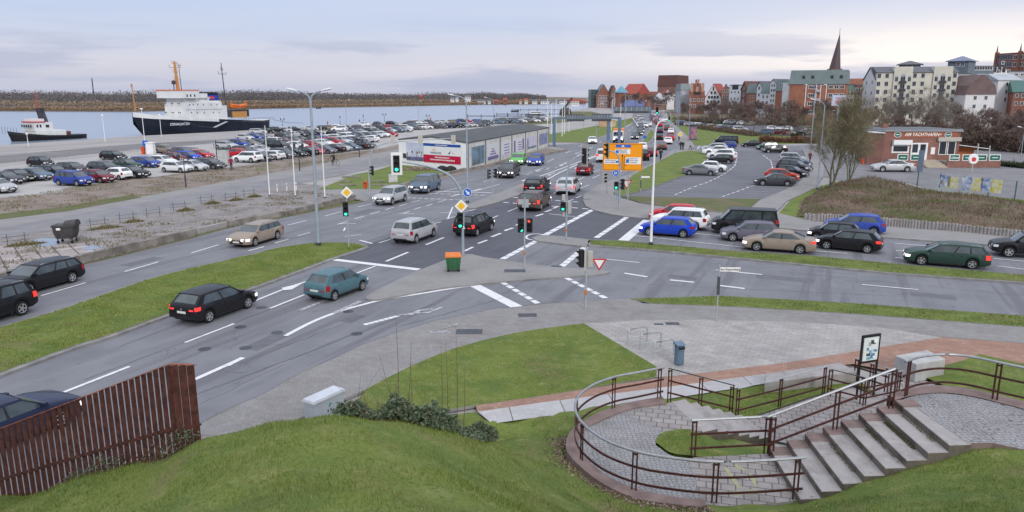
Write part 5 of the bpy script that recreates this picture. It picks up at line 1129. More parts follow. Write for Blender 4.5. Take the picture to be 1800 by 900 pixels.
def lamp(px,py,pyt,label,arms=((-1,.8),),lift=.5,z=.1,r=.09,headm=M_lens,group=None,m=M_steelb,ay=0.0,L1=.62,lean=0):
    x,y,z=base_of(px,py,z);h=ZT(pyt,y)-z;root=thing('street_lamp',label,'street lamp',(x,y,z),ay,group);hp=h-lift
    MB().use(m).tube([(0,0,-.1),(0,0,.9),(0,0,hp)],[r*1.25,r,r*.6],10).build('pole',root,smooth=True)
    MB().use(M_dark).lathe([(r*1.6,0),(r*1.6,.12),(r*1.3,.2)],10).build('base_collar',root)
    for s,ln in arms:
        pts=[(0,0,hp-.05),(s*ln*.15,0,hp+lift*.45),(s*ln*.55,0,hp+lift*.85),(s*ln,0,hp+lift)];a=MB().use(m).tube(pts,r*.45,7).build('arm',root,smooth=True)
        sl_=Vector((s,0,.22)).normalized();c=Vector((s*ln,0,hp+lift));b=MB().use(headm);vs=[]
        prof=[(0,.05,.04),(.15,.11,.07),(.4,.15,.085),(.6,.12,.07),(.72,.03,.03)];k=L1/.72
        for d,wd,th in prof:
            p=c+sl_*d*k;vs += [(p.x,wd,p.z),(p.x,wd*.6,p.z+th),(p.x,-wd*.6,p.z+th),(p.x,-wd,p.z),(p.x,-wd*.5,p.z-th*.6),(p.x,wd*.5,p.z-th*.6)]
        b.add(vs,[(i*6+j,i*6+(j+1) % 6,(i+1)*6+(j+1) % 6,(i+1)*6+j) for i in range(4) for j in range(6)]+[(5,4,3,2,1,0),(24,25,26,27,28,29)]);b.build('lamp_head',root,smooth=True)
    return root
lamp(560,431,160,'tall grey double-armed lamp on the near grass median',((-1,.8),(1,.7)),.55,.13,.12,L1=.75)
MBs=MB()
lamp(1144,430,213,'white lamp post on the narrow median with its head tilted right',((1,.30),),.75,.13,.09,m=M_white,L1=.5)
x,y,z=base_of(822,356);lp_=lamp(822,356,168,'tall grey lamp beside the hall corner carrying a blue arrow sign',((-1,1.1),),.5,.1,.10)
yw=faceyaw(x,y);zs=ZT(338,y)-.1
q=MB().use(M_sgnw).lathe([(.40,-.03),(.40,-.012)],24,axis='y').use(M_sgnb).lathe([(.37,-.036),(.37,-.03)],24,axis='y').use(M_sgnw).prism_y([(-.2,.14),(-.12,.22),(.08,.02),(.16,.1),(.2,-.2),(-.1,-.16),(-.02,-.08)],-.042,-.037);q.build('arrow_sign',lp_,loc=(0,-.12,zs),rz=yw)
gl_='lamp posts along the far road'
for px,py,pyt,l,arms in [(1187,272,172,'lamp post at the near tip of the car park lawn',((-1,.9),)),(1210,248,165,'lamp post on the lawn left of the advertising column',((-1,1.2),)),(1192,236,168,'lamp post behind the round far sign',((-1,1.2),)),
 (1097,262,160,'lamp post standing above the orange sign',((-1,1.5),)),(868,262,172,'thin lamp rising behind the hall roof',((-1,1.2),)),(1048,244,182,'thin lamp on the left lawn behind the gantry',((1,.8),)),
 (1025,232,176,'thin lamp between the gantry sign boards',((1,.8),)),(610,238,176,'thin lamp at the water edge behind the flagpoles',((1,.6),)),(736,222,178,'thin lamp at the water edge above the hall',((1,.6),)),(1140,228,178,'lamp on the far traffic island',((-1,.8),))]:
    lamp(px,py,pyt,l,arms,.5,.05,.07,group=gl_)
lamp(1792,292,224,'slender double lamp at the right edge beyond the restaurant',((-1,.5),(1,.5)),.25,.0,.05)
lamp(1437,333,176,'tall lamp at the tip of the footpath with its arm to the left',((-1,1.0),),.6,.1,.09)
lamp(1424,270,150,'double-armed lamp farther along the footpath',((-1,1.3),(1,1.3)),.5,.1,.09)
x,y=G(1470,240);rt=thing('illuminated_sign','pale square sign on a tall post above the bare trees','sign',(x,y,0));k=y*cP/FPX;za,zb=ZT(186,y),ZT(167,y);MB().use(M_steelb).box(-.25,.25,.1,.5,0,za).build('post',rt);p=MB().use(mat('pale_blue_sign',(.45,.50,.60),.5)).box(-13*k,13*k,-.1,.5,za,zb).build('sign_board',rt);MB().use(mat('print_rose',(.5,.2,.25),.5)).box(-8*k,-1*k,-.13,-.1,za+.6,za+1.3).box(1*k,9*k,-.13,-.1,za+.6,za+1.3).box(-6*k,7*k,-.13,-.1,za+1.7,za+2.0).build('print',p)
for px,py,pyt,l in [(185,250,203,'white quay lamp right of the tugboat'),(50,257,236,'short white quay post in front of the tugboat'),(256,264,192,'grey quay lamp before the ship bow'),(284,241,202,'thin quay post beside the ship bow')]:
    x,y=G(px,py);h=ZT(pyt,y);rt=thing('quay_lamp',l,'lamp',(x,y,0));pole(rt,h,.07,.05,M_white);MB().use(M_white).lathe([(.1,0),(.28,.05),(.2,.2),(.05,.25)],10,(0,0,h-.05)).build('lamp_head',rt)
gk='black lantern posts along the quay road'
for px,py,pyt,l,n in [(327,329,268,'black lantern post with twin lanterns on the earth verge',2),(527,300,250,'black lantern post in front of the nearest parked row',2),(632,276,242,'black lantern post near the cyclist',2),(497,222,207,'lantern post on the quay behind the ship stern',2),(598,219,203,'first lantern post along the water rail',1),(639,217,201,'second lantern post along the water rail',1),(676,215,199,'third lantern post along the water rail',2),(752,214,201,'fourth lantern post along the water rail',2)]:
    x,y=G(px,py);h=ZT(pyt,y);rt=thing('lantern_post',l,'street lamp',(x,y,0),0,gk);b=MB().use(M_dark).tube([(0,0,0),(0,0,h*.35),(0,0,h*.36),(0,0,h-.7)],[.09,.08,.05,.045],8)
    if n == 2: b.tube([(-.55,0,h-.8),(-.3,0,h-.95),(.3,0,h-.95),(.55,0,h-.8)],.035,6)
    b.build('pole',rt)
    for s in ((-1,1) if n == 2 else (0,)): MB().use(M_dark).lathe([(.06,0),(.15,.08),(.2,.5),(.1,.62),(.02,.75)],8,(s*.55,0,h-.8)).build('lantern',rt)
gf='white flagpoles on the sett yard'
for px,py,pyt,l in [(474,344,222,'left of the three white flagpoles on the sett yard'),(519,345,221,'middle white flagpole on the sett yard'),(571,348,223,'right white flagpole beside the tall lamp')]:
    x,y=G(px,py);h=ZT(pyt,y);rt=thing('flagpole',l,'flagpole',(x,y,0),0,gf);MB().use(M_white).tube([(0,0,0),(0,0,h)],[.065,.035],8).build('pole',rt);MB().use(M_steel).lathe([(.02,0),(.06,.05),(.02,.1)],8,(0,0,h)).build('finial',rt);MB().use(M_dark).lathe([(.12,-.02),(.12,.1)],8).build('base',rt)
gf2='white flagpoles near the jetty'
for i,px in enumerate([962,969,977,988,992,1000,1075,1090]):
    x,y=G(px,240-(i % 3)*4-(10 if px > 1050 else 0));h=ZT(176+(i*7) % 14,y);rt=thing('flagpole','%s from the left of the distant white poles by the gantry' % ORD[i],'flagpole',(x,y,0),0,gf2);MB().use(M_white).tube([(0,0,0),(0,0,h)],[.1,.06],6).build('pole',rt);MB().use(M_white).lathe([(.05,0),(.12,.1),(.05,.2)],6,(0,0,h)).build('finial',rt)
for px,py,l in [(487.5,337,'left'),(504.5,335.5,'middle'),(520.8,334,'right')]:
    x,y=G(px,py);rt=thing('bollard','%s white bollard with dark bands between the flagpoles' % l,'bollard',(x,y,0));MB().use(M_white).tube([(0,0,0),(0,0,.8)],.05,8).build('post',rt);MB().use(M_dark).lathe([(.052,.55),(.052,.63)],8).build('band',rt)
# ---- signal poles ----
def sigpole(px,py,pyt,label,z=.1,r=.07,m=M_steel):
    x,y,z=base_of(px,py,z);h=ZT(pyt,y)-z;root=thing('traffic_light',label,'traffic light',(x,y,z));pole(root,h,r,r*.8,m);return root,x,y,z,faceyaw(x,y)
def at_(root,px,py):
    p=XY(px,py,root.location.y);return (p[0]-root.location.x,0,p[2]-root.location.z)
root,x,y,z,yw=sigpole(814,449,395,'big curved signal mast on the near traffic island with a yellow priority diamond',r=.10,m=M_steelb)
pts=[at_(root,814,396),at_(root,814,358),at_(root,808,332),at_(root,793,311),at_(root,770,298),at_(root,740,290),at_(root,704,284)]
MB().use(M_steelb).tube(smooth_poly(pts,3),[.085-.035*i/18 for i in range(19)],9).build('mast_arm',root,smooth=True)
a=at_(root,697.5,287.5);head(root,(a[0],-.12,a[2]),yw,2,3,.26,M_sgnw)
a=at_(root,809,387);head(root,(a[0],-.1,a[2]),yw,2,3,.25)
a=at_(root,811,361.5);diamond(root,(a[0],-.14,a[2]),yw,.42)
a=at_(root,808,402);MB().use(M_black).box(-.1,.1,-.06,.1,-.14,.14).build('cycle_signal',root,loc=(a[0],-.08,a[2]),rz=yw)
MB().use(M_sgnw).lathe([(.103,0),(.103,.16)],12,(0,0,1.7)).build('sticker',root)
root,x,y,z,yw=sigpole(613,434,345,'signal pole on the tip of the grass median with a priority diamond and green light',.13,.05)
a=at_(root,610,338);diamond(root,(a[0],-.08,a[2]),yw,.40);a=at_(root,608,367);head(root,(a[0],-.1,a[2]),yw,2,3,.24)
root,x,y,z,yw=sigpole(922,471,348,'signal pole with a red pedestrian light at the back of the near island',r=.055)
a=at_(root,916,396);head(root,(a[0],-.05,a[2]),yw+.5,2,3,.21);a=at_(root,930.5,396);head(root,(a[0],-.05,a[2]),yw-.3,0,3,.21)
a=at_(root,920,358);MB().use(M_steel).box(-.02,.35,-.03,0,-.22,.25).box(-.25,-.02,-.03,0,-.05,.25).build('sign_back',root,loc=(a[0]-.05,.04,a[2]),rz=yw)
MB().use(mat('push_button_orange',(.5,.18,.03),.6)).box(-.06,.06,-.1,0,-.1,.1).build('push_button',root,loc=(-.02,-.05,at_(root,922,444)[2]))
root,x,y,z,yw=sigpole(995,421,330,'grey mast on the small refuge whose arm leans to a hanging signal',r=.075,m=M_steelb)
pts=[at_(root,995,331),at_(root,997,305),at_(root,1002,288),at_(root,1012,277),at_(root,1027,272)]
MB().use(M_steelb).tube(smooth_poly(pts,3),[.065-.025*i/12 for i in range(13)],8).build('mast_arm',root,smooth=True)
a=at_(root,1029,274);head(root,(a[0],0,a[2]),yw+2.2,-1,3,.27,M_beige)
a=at_(root,989.5,363);head(root,(a[0],-.05,a[2]),yw,1,2,.24);a=at_(root,1000,365);head(root,(a[0],.0,a[2]),yw-1.9,-1,3,.21,hcol=M_beige)
a=at_(root,991,347);MB().use(M_beige).box(-.12,.12,-.08,.1,-.2,.2).build('camera_box',root,loc=(a[0],0,a[2]),rz=yw)
a=at_(root,992,372);MB().use(M_beige).box(-.1,.1,-.03,.1,-.35,.35).build('back_panel',root,loc=(a[0],.1,a[2]),rz=yw)
MB().use(mat('push_button_orange',(.5,.18,.03))).box(-.06,.06,-.1,0,-.1,.1).build('push_button',root,loc=(-.02,-.07,at_(root,994,404)[2]))
root,x,y,z,yw=sigpole(1029,543,434,'nearest signal pole carrying a red and white give-way triangle',r=.06)
a=at_(root,1022,454);head(root,(a[0]-.05,0,a[2]),yw-1.25,-1,3,.21,hcol=M_black)
a=at_(root,1029,456);MB().use(M_beige).box(-.03,.04,-.15,.15,-.48,.48).build('back_panel',root,loc=(a[0]-.02,-.08,a[2]),rz=yw)
a=at_(root,1038,455);MB().use(M_beige).box(-.11,.11,-.09,.09,-.36,.36).build('signal_back',root,loc=(a[0],0,a[2]),rz=yw)
a=at_(root,1053,461);s=.33
tri_=lambda k: [(-s*k,s*.577*k),(s*k,s*.577*k),(0,-s*1.155*k)]
MB().use(M_sgnr).prism_y(tri_(1.0),-.02,0).use(M_sgnw).prism_y(tri_(.68),-.026,-.02).build('give_way_sign',root,loc=(a[0],-.1,a[2]),rz=yw)
MB().use(M_steel).bar((0,0,a[2]+.22),(a[0]+.05,-.05,a[2]+.16),.03,.03).build('bracket',root)
MB().use(mat('push_button_orange',(.5,.18,.03))).box(-.06,.06,-.1,0,-.1,.1).build('push_button',root,loc=(-.02,-.06,at_(root,1029,513)[2]))
root,x,y,z,yw=sigpole(650,345,290,'grey curved mast by the red litter box whose arm reaches over the left lanes',r=.09)
pts=[at_(root,650,291),at_(root,650,277),at_(root,655,264),at_(root,668,255),at_(root,690,250),at_(root,745,246),at_(root,800,243)]
MB().use(M_steel).tube(smooth_poly(pts,3),[.075-.035*i/18 for i in range(19)],8).build('mast_arm',root,smooth=True)
for px in (691,739,797): a=at_(root,px,245);MB().use(M_beige).box(-.22,.22,.0,.06,-.42,.42).use(M_black).box(-.14,.14,.06,.24,-.38,.38).build('signal_back',root,loc=(a[0],-.05,a[2]),rz=yw)
a=at_(root,654,300);head(root,(a[0],0,a[2]),yw-1.4,-1,3,.24)
root,x,y,z,yw=sigpole(866,350,296,'signal pole on the pointed median before the crossing',r=.06)
a=at_(root,859,306);head(root,(a[0],0,a[2]),yw+1.6,-1,3,.24,M_beige);a=at_(root,871,305);head(root,(a[0],0,a[2]),yw-1.4,-1,3,.24)
root,x,y,z,yw=sigpole(1088,368,285,'thick grey mast in front of the orange sign with a small green light',r=.10,m=M_steelb)
pts=[at_(root,1088,286),at_(root,1088,279),at_(root,1085,272),at_(root,1079,267),at_(root,1070,265.5)]
MB().use(M_steelb).tube(smooth_poly(pts,3),.06,8).build('mast_arm',root,smooth=True)
a=at_(root,1067,264);head(root,(a[0],0,a[2]),yw-1.3,-1,3,.30,M_beige)
a=at_(root,1083,326);head(root,(a[0],-.1,a[2]),yw,1,2,.26);a=at_(root,1094,324);head(root,(a[0],0,a[2]),yw-1.2,-1,3,.24)
root,x,y,z,yw=sigpole(1066,365,304,'slim signal pole at the pavement bend left of the orange sign',r=.05)
a=at_(root,1063,313);head(root,(a[0],0,a[2]),yw+.9,-1,3,.24,hcol=M_beige)
root,x,y,z,yw=sigpole(1178,225,199,'far curved signal mast with a green light over the queue',r=.14)
pts=[at_(root,1178,200),at_(root,1176,196),at_(root,1168,194),at_(root,1156,194)];MB().use(M_steelb).tube(smooth_poly(pts,3),.1,6).build('mast_arm',root)
a=at_(root,1155,194.5);head(root,(a[0],-.1,a[2]),yw,2,3,.55);a=at_(root,1176,209);head(root,(a[0],-.3,a[2]),yw,2,3,.4)
x,y,z=base_of(1101,345);rt=thing('give_way_sign','pale red give-way triangle just right of the thick mast','sign',(x,y,z));h=ZT(316,y)-z;pole(rt,h,.03,.03);s=.42
MB().use(M_sgnr).prism_y(tri_(1.25),-.05,-.03).use(M_sgnw).prism_y(tri_(.85),-.056,-.05).build('sign_plate',rt,loc=(0,0,ZT(322,y)-z),rz=faceyaw(x,y))
x,y,z=base_of(1081,352);rt=thing('round_sign','blue round pedestrian sign under the left half of the orange sign','sign',(x,y,z));pole(rt,ZT(300,y)-z,.03,.03)
MB().use(M_sgnw).lathe([(.3,-.05),(.3,-.04)],18,axis='y').use(M_sgnb).lathe([(.28,-.056),(.28,-.05)],18,axis='y').use(M_sgnw).box(-.12,-.04,-.062,-.056,-.14,.12).box(.05,.12,-.062,-.056,-.1,.1).build('sign_plate',rt,loc=(0,0,ZT(304,y)-z),rz=faceyaw(x,y))
def text(s,size,m,parent,loc,rot=(R(90),0,0),name='lettering',ext=.004,align='CENTER',italic=0,sx=1.0):
    c=bpy.data.curves.new(name,'FONT');c.body=s;c.size=size;c.extrude=ext;c.align_x=align;c.align_y='CENTER';c.shear=italic;c.offset=size*.012
    o=bpy.data.objects.new(name,c);COL.objects.link(o);bpy.context.view_layer.update();me=bpy.data.meshes.new_from_object(o);bpy.data.objects.remove(o);me.materials.clear();me.materials.append(m)
    t=put(name,me,parent);t.location=loc;t.rotation_euler=rot;t.scale=(sx,1,1);return t
x,y,z=base_of(1092,352);rt=thing('direction_sign','large orange direction sign with white panels on two posts','road sign',(x,y,z),faceyaw(x,y)*.6)
k=1/(FPX/ (y*cP+9.8*sP));zc_=ZT(276,y)-z;w2=34*k;h2_=(ZT(252,y)-ZT(300,y))/2
for s in (-.28,.28): MB().use(M_steelb).tube([(s*w2+.1,.12,-.05),(s*w2+.1,.12,zc_+h2_*.8)],.06,8).build('post',rt)
pl=MB().use(M_orange).box(-w2,w2,0,.05,zc_-h2_,zc_+h2_).build('sign_board',rt)
MB().use(M_blk2).box(-w2+.04,w2-.04,-.006,-.003,zc_+h2_-.09,zc_+h2_-.06).box(-w2+.04,w2-.04,-.006,-.003,zc_-h2_+.06,zc_-h2_+.09).box(-w2+.04,-w2+.07,-.006,-.003,zc_-h2_+.09,zc_+h2_-.09).box(w2-.07,w2-.04,-.006,-.003,zc_-h2_+.09,zc_+h2_-.09).build('border',pl)
MB().use(M_blk2).box(-.05,.0,-.008,-.003,zc_-h2_+.12,zc_+.12).box(.13,.18,-.008,-.003,zc_-h2_+.12,zc_+.12).prism_y([(-.12,zc_+.08),(-.025,zc_+.28),(.07,zc_+.08)],-.008,-.003).box(.18,.38,-.008,-.003,zc_-.78,zc_-.73).box(-.45,-.25,-.008,-.003,zc_-.78,zc_-.73).box(-.25,-.2,-.008,-.003,zc_-1.1,zc_-.73).build('arrows',pl)
MB().use(M_sgnb).box(-w2*.36,w2*.42,-.012,-.003,zc_+h2_*.70,zc_+h2_*.90).build('motorway_panel',pl)
for (u0,u1,v0,v1,tx) in [(-.38,.38,.22,.58,2),(-.93,-.17,-.5,-.18,1),(.16,.94,-.52,-.02,2)]:
    MB().use(M_sgnw).box(w2*u0,w2*u1,-.010,-.003,zc_+h2_*v0,zc_+h2_*v1).build('white_panel',pl)
    b=MB().use(mat('print_grey',(.2,.2,.22),.5));rq=random.Random(int(u0*100))
    for k in range(tx+1):
        xx=w2*u0+.1;zz=zc_+h2_*(v0+(v1-v0)*(k+.7)/(tx+1.4))
        while xx < w2*u1-.35: ww=rq.uniform(.03,.07);b.box(xx,xx+ww,-.0125,-.0105,zz-.05,zz+.05+rq.uniform(0,.03));xx += ww+.03
    b.build('small_print',pl)
    MB().use(M_sgnb).box(w2*u0+.04 if tx == 2 else w2*u1-.3,w2*u0+.3 if tx == 2 else w2*u1-.06,-.015,-.0127,zc_+h2_*(v0*.8+v1*.2),zc_+h2_*(v0*.3+v1*.7)).build('pictogram',pl)
MB().use(M_sgnw).prism_y([(-.16,zc_+h2_*.73),(-.03,zc_+h2_*.87),(.03,zc_+h2_*.87),(.16,zc_+h2_*.73),(.05,zc_+h2_*.73),(0,zc_+h2_*.8),(-.05,zc_+h2_*.73)],-.016,-.0125).build('motorway_symbol',pl)
def street_name(px,py,pyt,label,txt,wd=.9):
    x,y,z=base_of(px,py);rt=thing('street_name_sign',label,'sign',(x,y,z));h=ZT(pyt,y)-z;pole(rt,h,.035,.03)
    p=MB().use(M_sgnw).box(.03,wd,-.012,.012,h-.28,h-.10).build('name_plate',rt,rz=faceyaw(x,y)*.5+.12)
    if txt: text(txt,.13,M_blk2,p,(.03+(wd-.03)/2,-.014,h-.19))
    MB().use(M_dark).bar((0,.0,h-.5),(-.02,-.1,h-1.3),.05,.12).build('bracket',rt)
street_name(1259,565,466,'street name sign on a thin pole beside the lower grass strip','Am Kanonsberg')
street_name(1126,336,308,'small pale name sign at the tip of the car park lawn','',.9)
x,y,z=base_of(1195,250);rt=thing('round_sign','pale round yellow-edged sign by the far pavement','sign',(x,y,z));pole(rt,ZT(234,y)-z,.05,.05)
MB().use(mat('pale_yellow',(.6,.52,.34),.5)).lathe([(.55,-.1),(.55,-.05)],18,axis='y').use(M_sgny).lathe([(.25,-.11),(.25,-.1)],12,axis='y').build('sign_plate',rt,loc=(0,0,ZT(236,y)-z))
x,y,z=base_of(1133,249);rt=thing('round_sign','small blue keep-right sign on the far grass island','sign',(x,y,z));pole(rt,ZT(241,y)-z,.05,.05);MB().use(M_sgnb).lathe([(.38,-.1),(.38,-.05)],14,axis='y').build('sign_plate',rt,loc=(0,0,ZT(241,y)-z))
for px,py,pyt,l in [(643,345,317,'red litter box on the signal pole at the pavement corner'),(1515,293,278,'red litter box left of the brick restaurant')]:
    x,y=G(px,py);h=ZT(pyt,y);rt=thing('litter_box',l,'litter bin',(x,y,.02));MB().use(M_steel).tube([(0,.1,0),(0,.1,h)],.03,6).build('post',rt)
    MB().use(mat('litter_red',(.55,.07,.02),.5)).lathe([(.17,0),(.2,.1),(.2,.6),(.21,.62),(.17,.72),(.02,.75)],12,(0,-.08,h-.82)).build('box',rt)
    MB().use(M_black).box(-.12,.12,-.31,-.26,h-.3,h-.24).build('opening',rt)
x,y=G(691,321);rt=thing('control_cabinet','pale grey control cabinet on the lawn before the hall','cabinet',(x,y,.05),.3);MB().use(mat('cabinet_pale',(.5,.5,.5),.6)).box(-.5,.5,-.2,.2,0,.85).box(-.53,.53,-.23,.23,.85,.9).build('body',rt);MB().use(MATS['cabinet_pale']).box(-.47,-.02,-.215,-.2,.08,.8).build('door',rt);MB().use(MATS['cabinet_pale']).box(.02,.47,-.215,-.2,.08,.8).build('door',rt)
x,y,z=base_of(797,476);rt=thing('grit_bin','green grit bin with orange lid on the near traffic island','grit bin',(x,y,z),.1)
mg=mat('bin_green',(.04,.13,.06),.5,var=.15,vs=6);mo=mat('bin_orange',(.62,.17,.03),.5,var=.1)
b=MB().use(mg);vs=[]
for w_,d_,zz in ((.36,.26,.12),(.40,.30,.5),(.44,.34,.85)): vs += [(-w_,-d_,zz),(w_,-d_,zz),(w_,d_,zz),(-w_,d_,zz)]
b.add(vs,[(3,2,1,0)]+[(4*i+k,4*i+(k+1) % 4,4*i+4+(k+1) % 4,4*i+4+k) for i in range(2) for k in range(4)])
for k in (-.25,0,.25): b.box(k-.02,k+.02,-.36,-.27,.2,.84)
b.build('body',rt)
MB().use(mo).add([(-.47,-.37,.85),(.47,-.37,.85),(.47,.37,.85),(-.47,.37,.85),(-.45,-.35,.93),(.45,-.35,.93),(.42,.32,1.02),(-.42,.32,1.02)],[(0,1,5,4),(1,2,6,5),(2,3,7,6),(3,0,4,7),(4,5,6,7),(3,2,1,0)]).build('lid',rt)
for sx in (-.3,.3):
    for sy in (-.22,.22): MB().use(M_black).box(sx-.05,sx+.05,sy-.05,sy+.05,-.0,.14).build('foot',rt)
x,y=G(119,427);rt=thing('refuse_container','dark grey four-wheeled refuse container with its rounded lid open on the sett yard','container',(x,y,.02),.12)
mc=mat('container_grey',(.055,.052,.052),.6,var=.2,vs=4);b=MB().use(mc);vs=[]
for w_,d_,zz in ((.50,.40,.35),(.62,.48,.7),(.66,.52,1.25)): vs += [(-w_,-d_,zz),(w_,-d_,zz),(w_,d_,zz),(-w_,d_,zz)]
b.add(vs,[(3,2,1,0)]+[(4*i+k,4*i+(k+1) % 4,4*i+4+(k+1) % 4,4*i+4+k) for i in range(2) for k in range(4)]);b.box(-.70,.70,-.56,-.5,1.15,1.27).box(-.70,-.64,-.5,.5,1.15,1.27).box(.64,.70,-.5,.5,1.15,1.27);b.use(M_sgnw).box(-.38,-.12,-.56,-.525,.95,1.1);b.build('body',rt)
lid=MB().use(mc);vs=[]
for k in range(9): t=math.pi*k/8;vs += [(.05,-.48*math.cos(t),1.27+.26*math.sin(t)),(.78,-.50*math.cos(t),1.2+.42*math.sin(t))]
lid.add(vs,[(2*k,2*k+2,2*k+3,2*k+1) for k in range(8)]+[tuple(2*k for k in range(9)),tuple(2*k+1 for k in range(8,-1,-1))]).box(-.66,.05,-.5,.5,1.22,1.26).build('lid',rt)
for sx in (-.45,.45):
    for sy in (-.32,.32): MB().use(M_black).box(sx-.03,sx+.03,sy-.03,sy+.03,.12,.4).lathe([(.1,-.03),(.1,.03)],10,(sx,sy,.1),'y').build('castor',rt)
M_weed=rand_mat('dry_weed',[(.13,.12,.05),(.20,.17,.09),(.09,.09,.04),(.26,.21,.13)])
gs='low steel stands on the sett yard';wpos=[(42,430),(183,401),(233,390),(279,381),(324,370),(371,358),(413,352),(445,346)]
for i,(px,py) in enumerate(wpos):
    x,y=G(px,py);rt=thing('bicycle_stand','%s from the left of the low weathered stands on the sett yard' % ORD[i],'bicycle stand',(x,y,0),.75,gs)
    for k in (-.9,.1): MB().use(M_dark).tube([(k,0,0),(k,0,.85)],.02,5).build('post',rt)
    MB().use(M_dark).tube([(-1.2,0,.62),(.4,0,.62)],.014,5).tube([(-1.2,.0,.35),(.4,0,.35)],.012,5).build('rail',rt)
    rg=np.random.default_rng(i);n=500;a=rg.uniform(0,6.28,n);r_=np.sqrt(rg.uniform(0,1,n));X=r_*np.cos(a)*1.0*(1.3 if i < 2 else .8);Y_=r_*np.sin(a)*.45;hh=rg.uniform(.1,.45,n)*(1.1-r_);V=np.zeros((n,3,3));V[:,0]=np.stack([X-.03,Y_,0*X],1);V[:,1]=np.stack([X+.03,Y_,0*X],1);V[:,2]=np.stack([X+rg.normal(0,.12,n),Y_+rg.normal(0,.12,n),hh],1)
    if i != 3:
        wd_=tri_cloud('weed_clump',V,M_weed);wd_.location=(x+.15,y-.1,0.01);wd_.rotation_euler=(0,0,.75);tag(wd_,'dry weed clump at the %s low stand from the left' % ORD[i],'plant','weed clumps at the low stands')
def wallseg(pa,pb,h,th,label,m=M_concd,name='low_wall',n=1,cat='wall'):
    a=Vector(G(*pa));c=Vector(G(*pb));u=c-a;L_=u.length;b=MB().use(m);k=max(1,int(L_/2.2))
    for i in range(k): b.box(L_*i/k+.008,L_*(i+1)/k-.008,0,th,-.1,h+.012*math.sin(i*2.3)).box(L_*i/k,L_*(i+1)/k,.02,th-.02,-.1,h-.05)
    o=b.build(name,loc=(a.x,a.y,0),rz=math.atan2(u.y,u.x));return tag(o,label,cat)
wallseg((0,499),(128,468),.55,.3,'low weathered wall at the far left, behind the black estate')
wallseg((139,466),(347,415),.55,.3,'long weathered concrete wall edging the sett yard')
wallseg((350,411),(400,399),.40,.25,'short broken pale stretch of the yard wall',M_conc)
wallseg((404,399),(500,381),.45,.3,'mossy wall stretch right of the broken part')
wallseg((501,381),(626,350),.45,.3,'last wall stretch ending behind the green signal')
wallseg((683,335),(822,299),.35,.35,'low dark kerb wall between the lawn and the left lanes')
wallseg((824,300),(998,265),.30,.35,'low dark kerb wall along the side of the hall')
for i,(px,py,w_) in enumerate([(606,321,1.6),(611,327,1.8),(665,321,1.5),(670,327,1.6),(617,312,2.2)]):
    x,y=G(px,py);b=MB().use(M_concd).box(-w_/2,w_/2,-.2,.2,0,.1).box(-w_/2+.05,w_/2-.05,-.16,.16,.09,.14);tag(b.build('stone_slab',loc=(x,y,.04)),'%s of the old stone slabs lying on the lawn before the hall' % ORD[i],'slab','stone slabs on the lawn')
# ---------------- buildings ----------------
def brickmat(name,c,c2=None,s=1.0):
    m=bpy.data.materials.new(name);m.use_nodes=True;t=m.node_tree;n=t.nodes;l=t.links;p=n['Principled BSDF'];p.inputs['Roughness'].default_value=.9
    tcn=n.new('ShaderNodeTexCoord');sx=n.new('ShaderNodeSeparateXYZ');l.new(tcn.outputs['Object'],sx.inputs[0]);ad=n.new('ShaderNodeMath');l.new(sx.outputs[0],ad.inputs[0]);l.new(sx.outputs[1],ad.inputs[1])
    cb=n.new('ShaderNodeCombineXYZ');l.new(ad.outputs[0],cb.inputs[0]);l.new(sx.outputs[2],cb.inputs[1])
    b=n.new('ShaderNodeTexBrick');l.new(cb.outputs[0],b.inputs['Vector']);b.inputs['Scale'].default_value=1/s;b.inputs['Brick Width'].default_value=.25;b.inputs['Row Height'].default_value=.08;b.inputs['Mortar Size'].default_value=.008
    b.inputs['Color1'].default_value=(*c,1);b.inputs['Color2'].default_value=(*(c2 or tuple(k*.75 for k in c)),1);b.inputs['Mortar'].default_value=(*tuple(k*.6+.08 for k in c),1)
    ns=n.new('ShaderNodeTexNoise');ns.inputs['Scale'].default_value=.5;ns.inputs['Detail'].default_value=5;l.new(tcn.outputs['Object'],ns.inputs['Vector'])
    mr=n.new('ShaderNodeMapRange');mr.inputs[1].default_value=.3;mr.inputs[2].default_value=.7;mr.inputs[3].default_value=.75;mr.inputs[4].default_value=1.15;l.new(ns.outputs[0],mr.inputs[0])
    mx=n.new('ShaderNodeMix');mx.data_type='RGBA';mx.blend_type='MULTIPLY';mx.inputs[0].default_value=1;l.new(b.outputs[0],mx.inputs[6]);l.new(mr.outputs[0],mx.inputs[7]);l.new(mx.outputs[2],p.inputs['Base Color']);MATS[name]=m;return m
MBR=brickmat('red_brick',(.27,.10,.065));MBD=brickmat('dark_brick',(.15,.075,.065));MBO=brickmat('orange_brick',(.36,.135,.075));MBB=brickmat('brown_brick',(.22,.12,.095))
MBP=brickmat('purple_brick',(.17,.11,.11))
M_rend=mat('cream_render',(.56,.54,.47),.85,var=.06,vs=.4);M_rendw=mat('white_render',(.62,.62,.63),.85,var=.06,vs=.4);M_rendg=mat('grey_render',(.36,.38,.41),.85,var=.08,vs=.4)
M_rgrn=mat('green_grey_roof',(.15,.19,.19),.6,var=.08,vs=.5);M_rdk=mat('slate_roof',(.10,.105,.12),.6,var=.15,vs=1);M_rred=mat('red_tile_roof',(.30,.07,.055),.8,var=.15,vs=1);M_rbl=mat('blue_roof',(.10,.13,.26),.6,var=.1)
M_rbr=mat('brown_tile_roof',(.12,.06,.055),.8,var=.2,vs=1);M_turq=mat('turquoise_glass',(.10,.28,.36),.3,var=.2);M_rteal=mat('teal_roof',(.07,.14,.13),.6,var=.1);M_metal=mat('metal_cladding',(.13,.16,.19),.5,var=.12,vs=1)
WCACHE={}
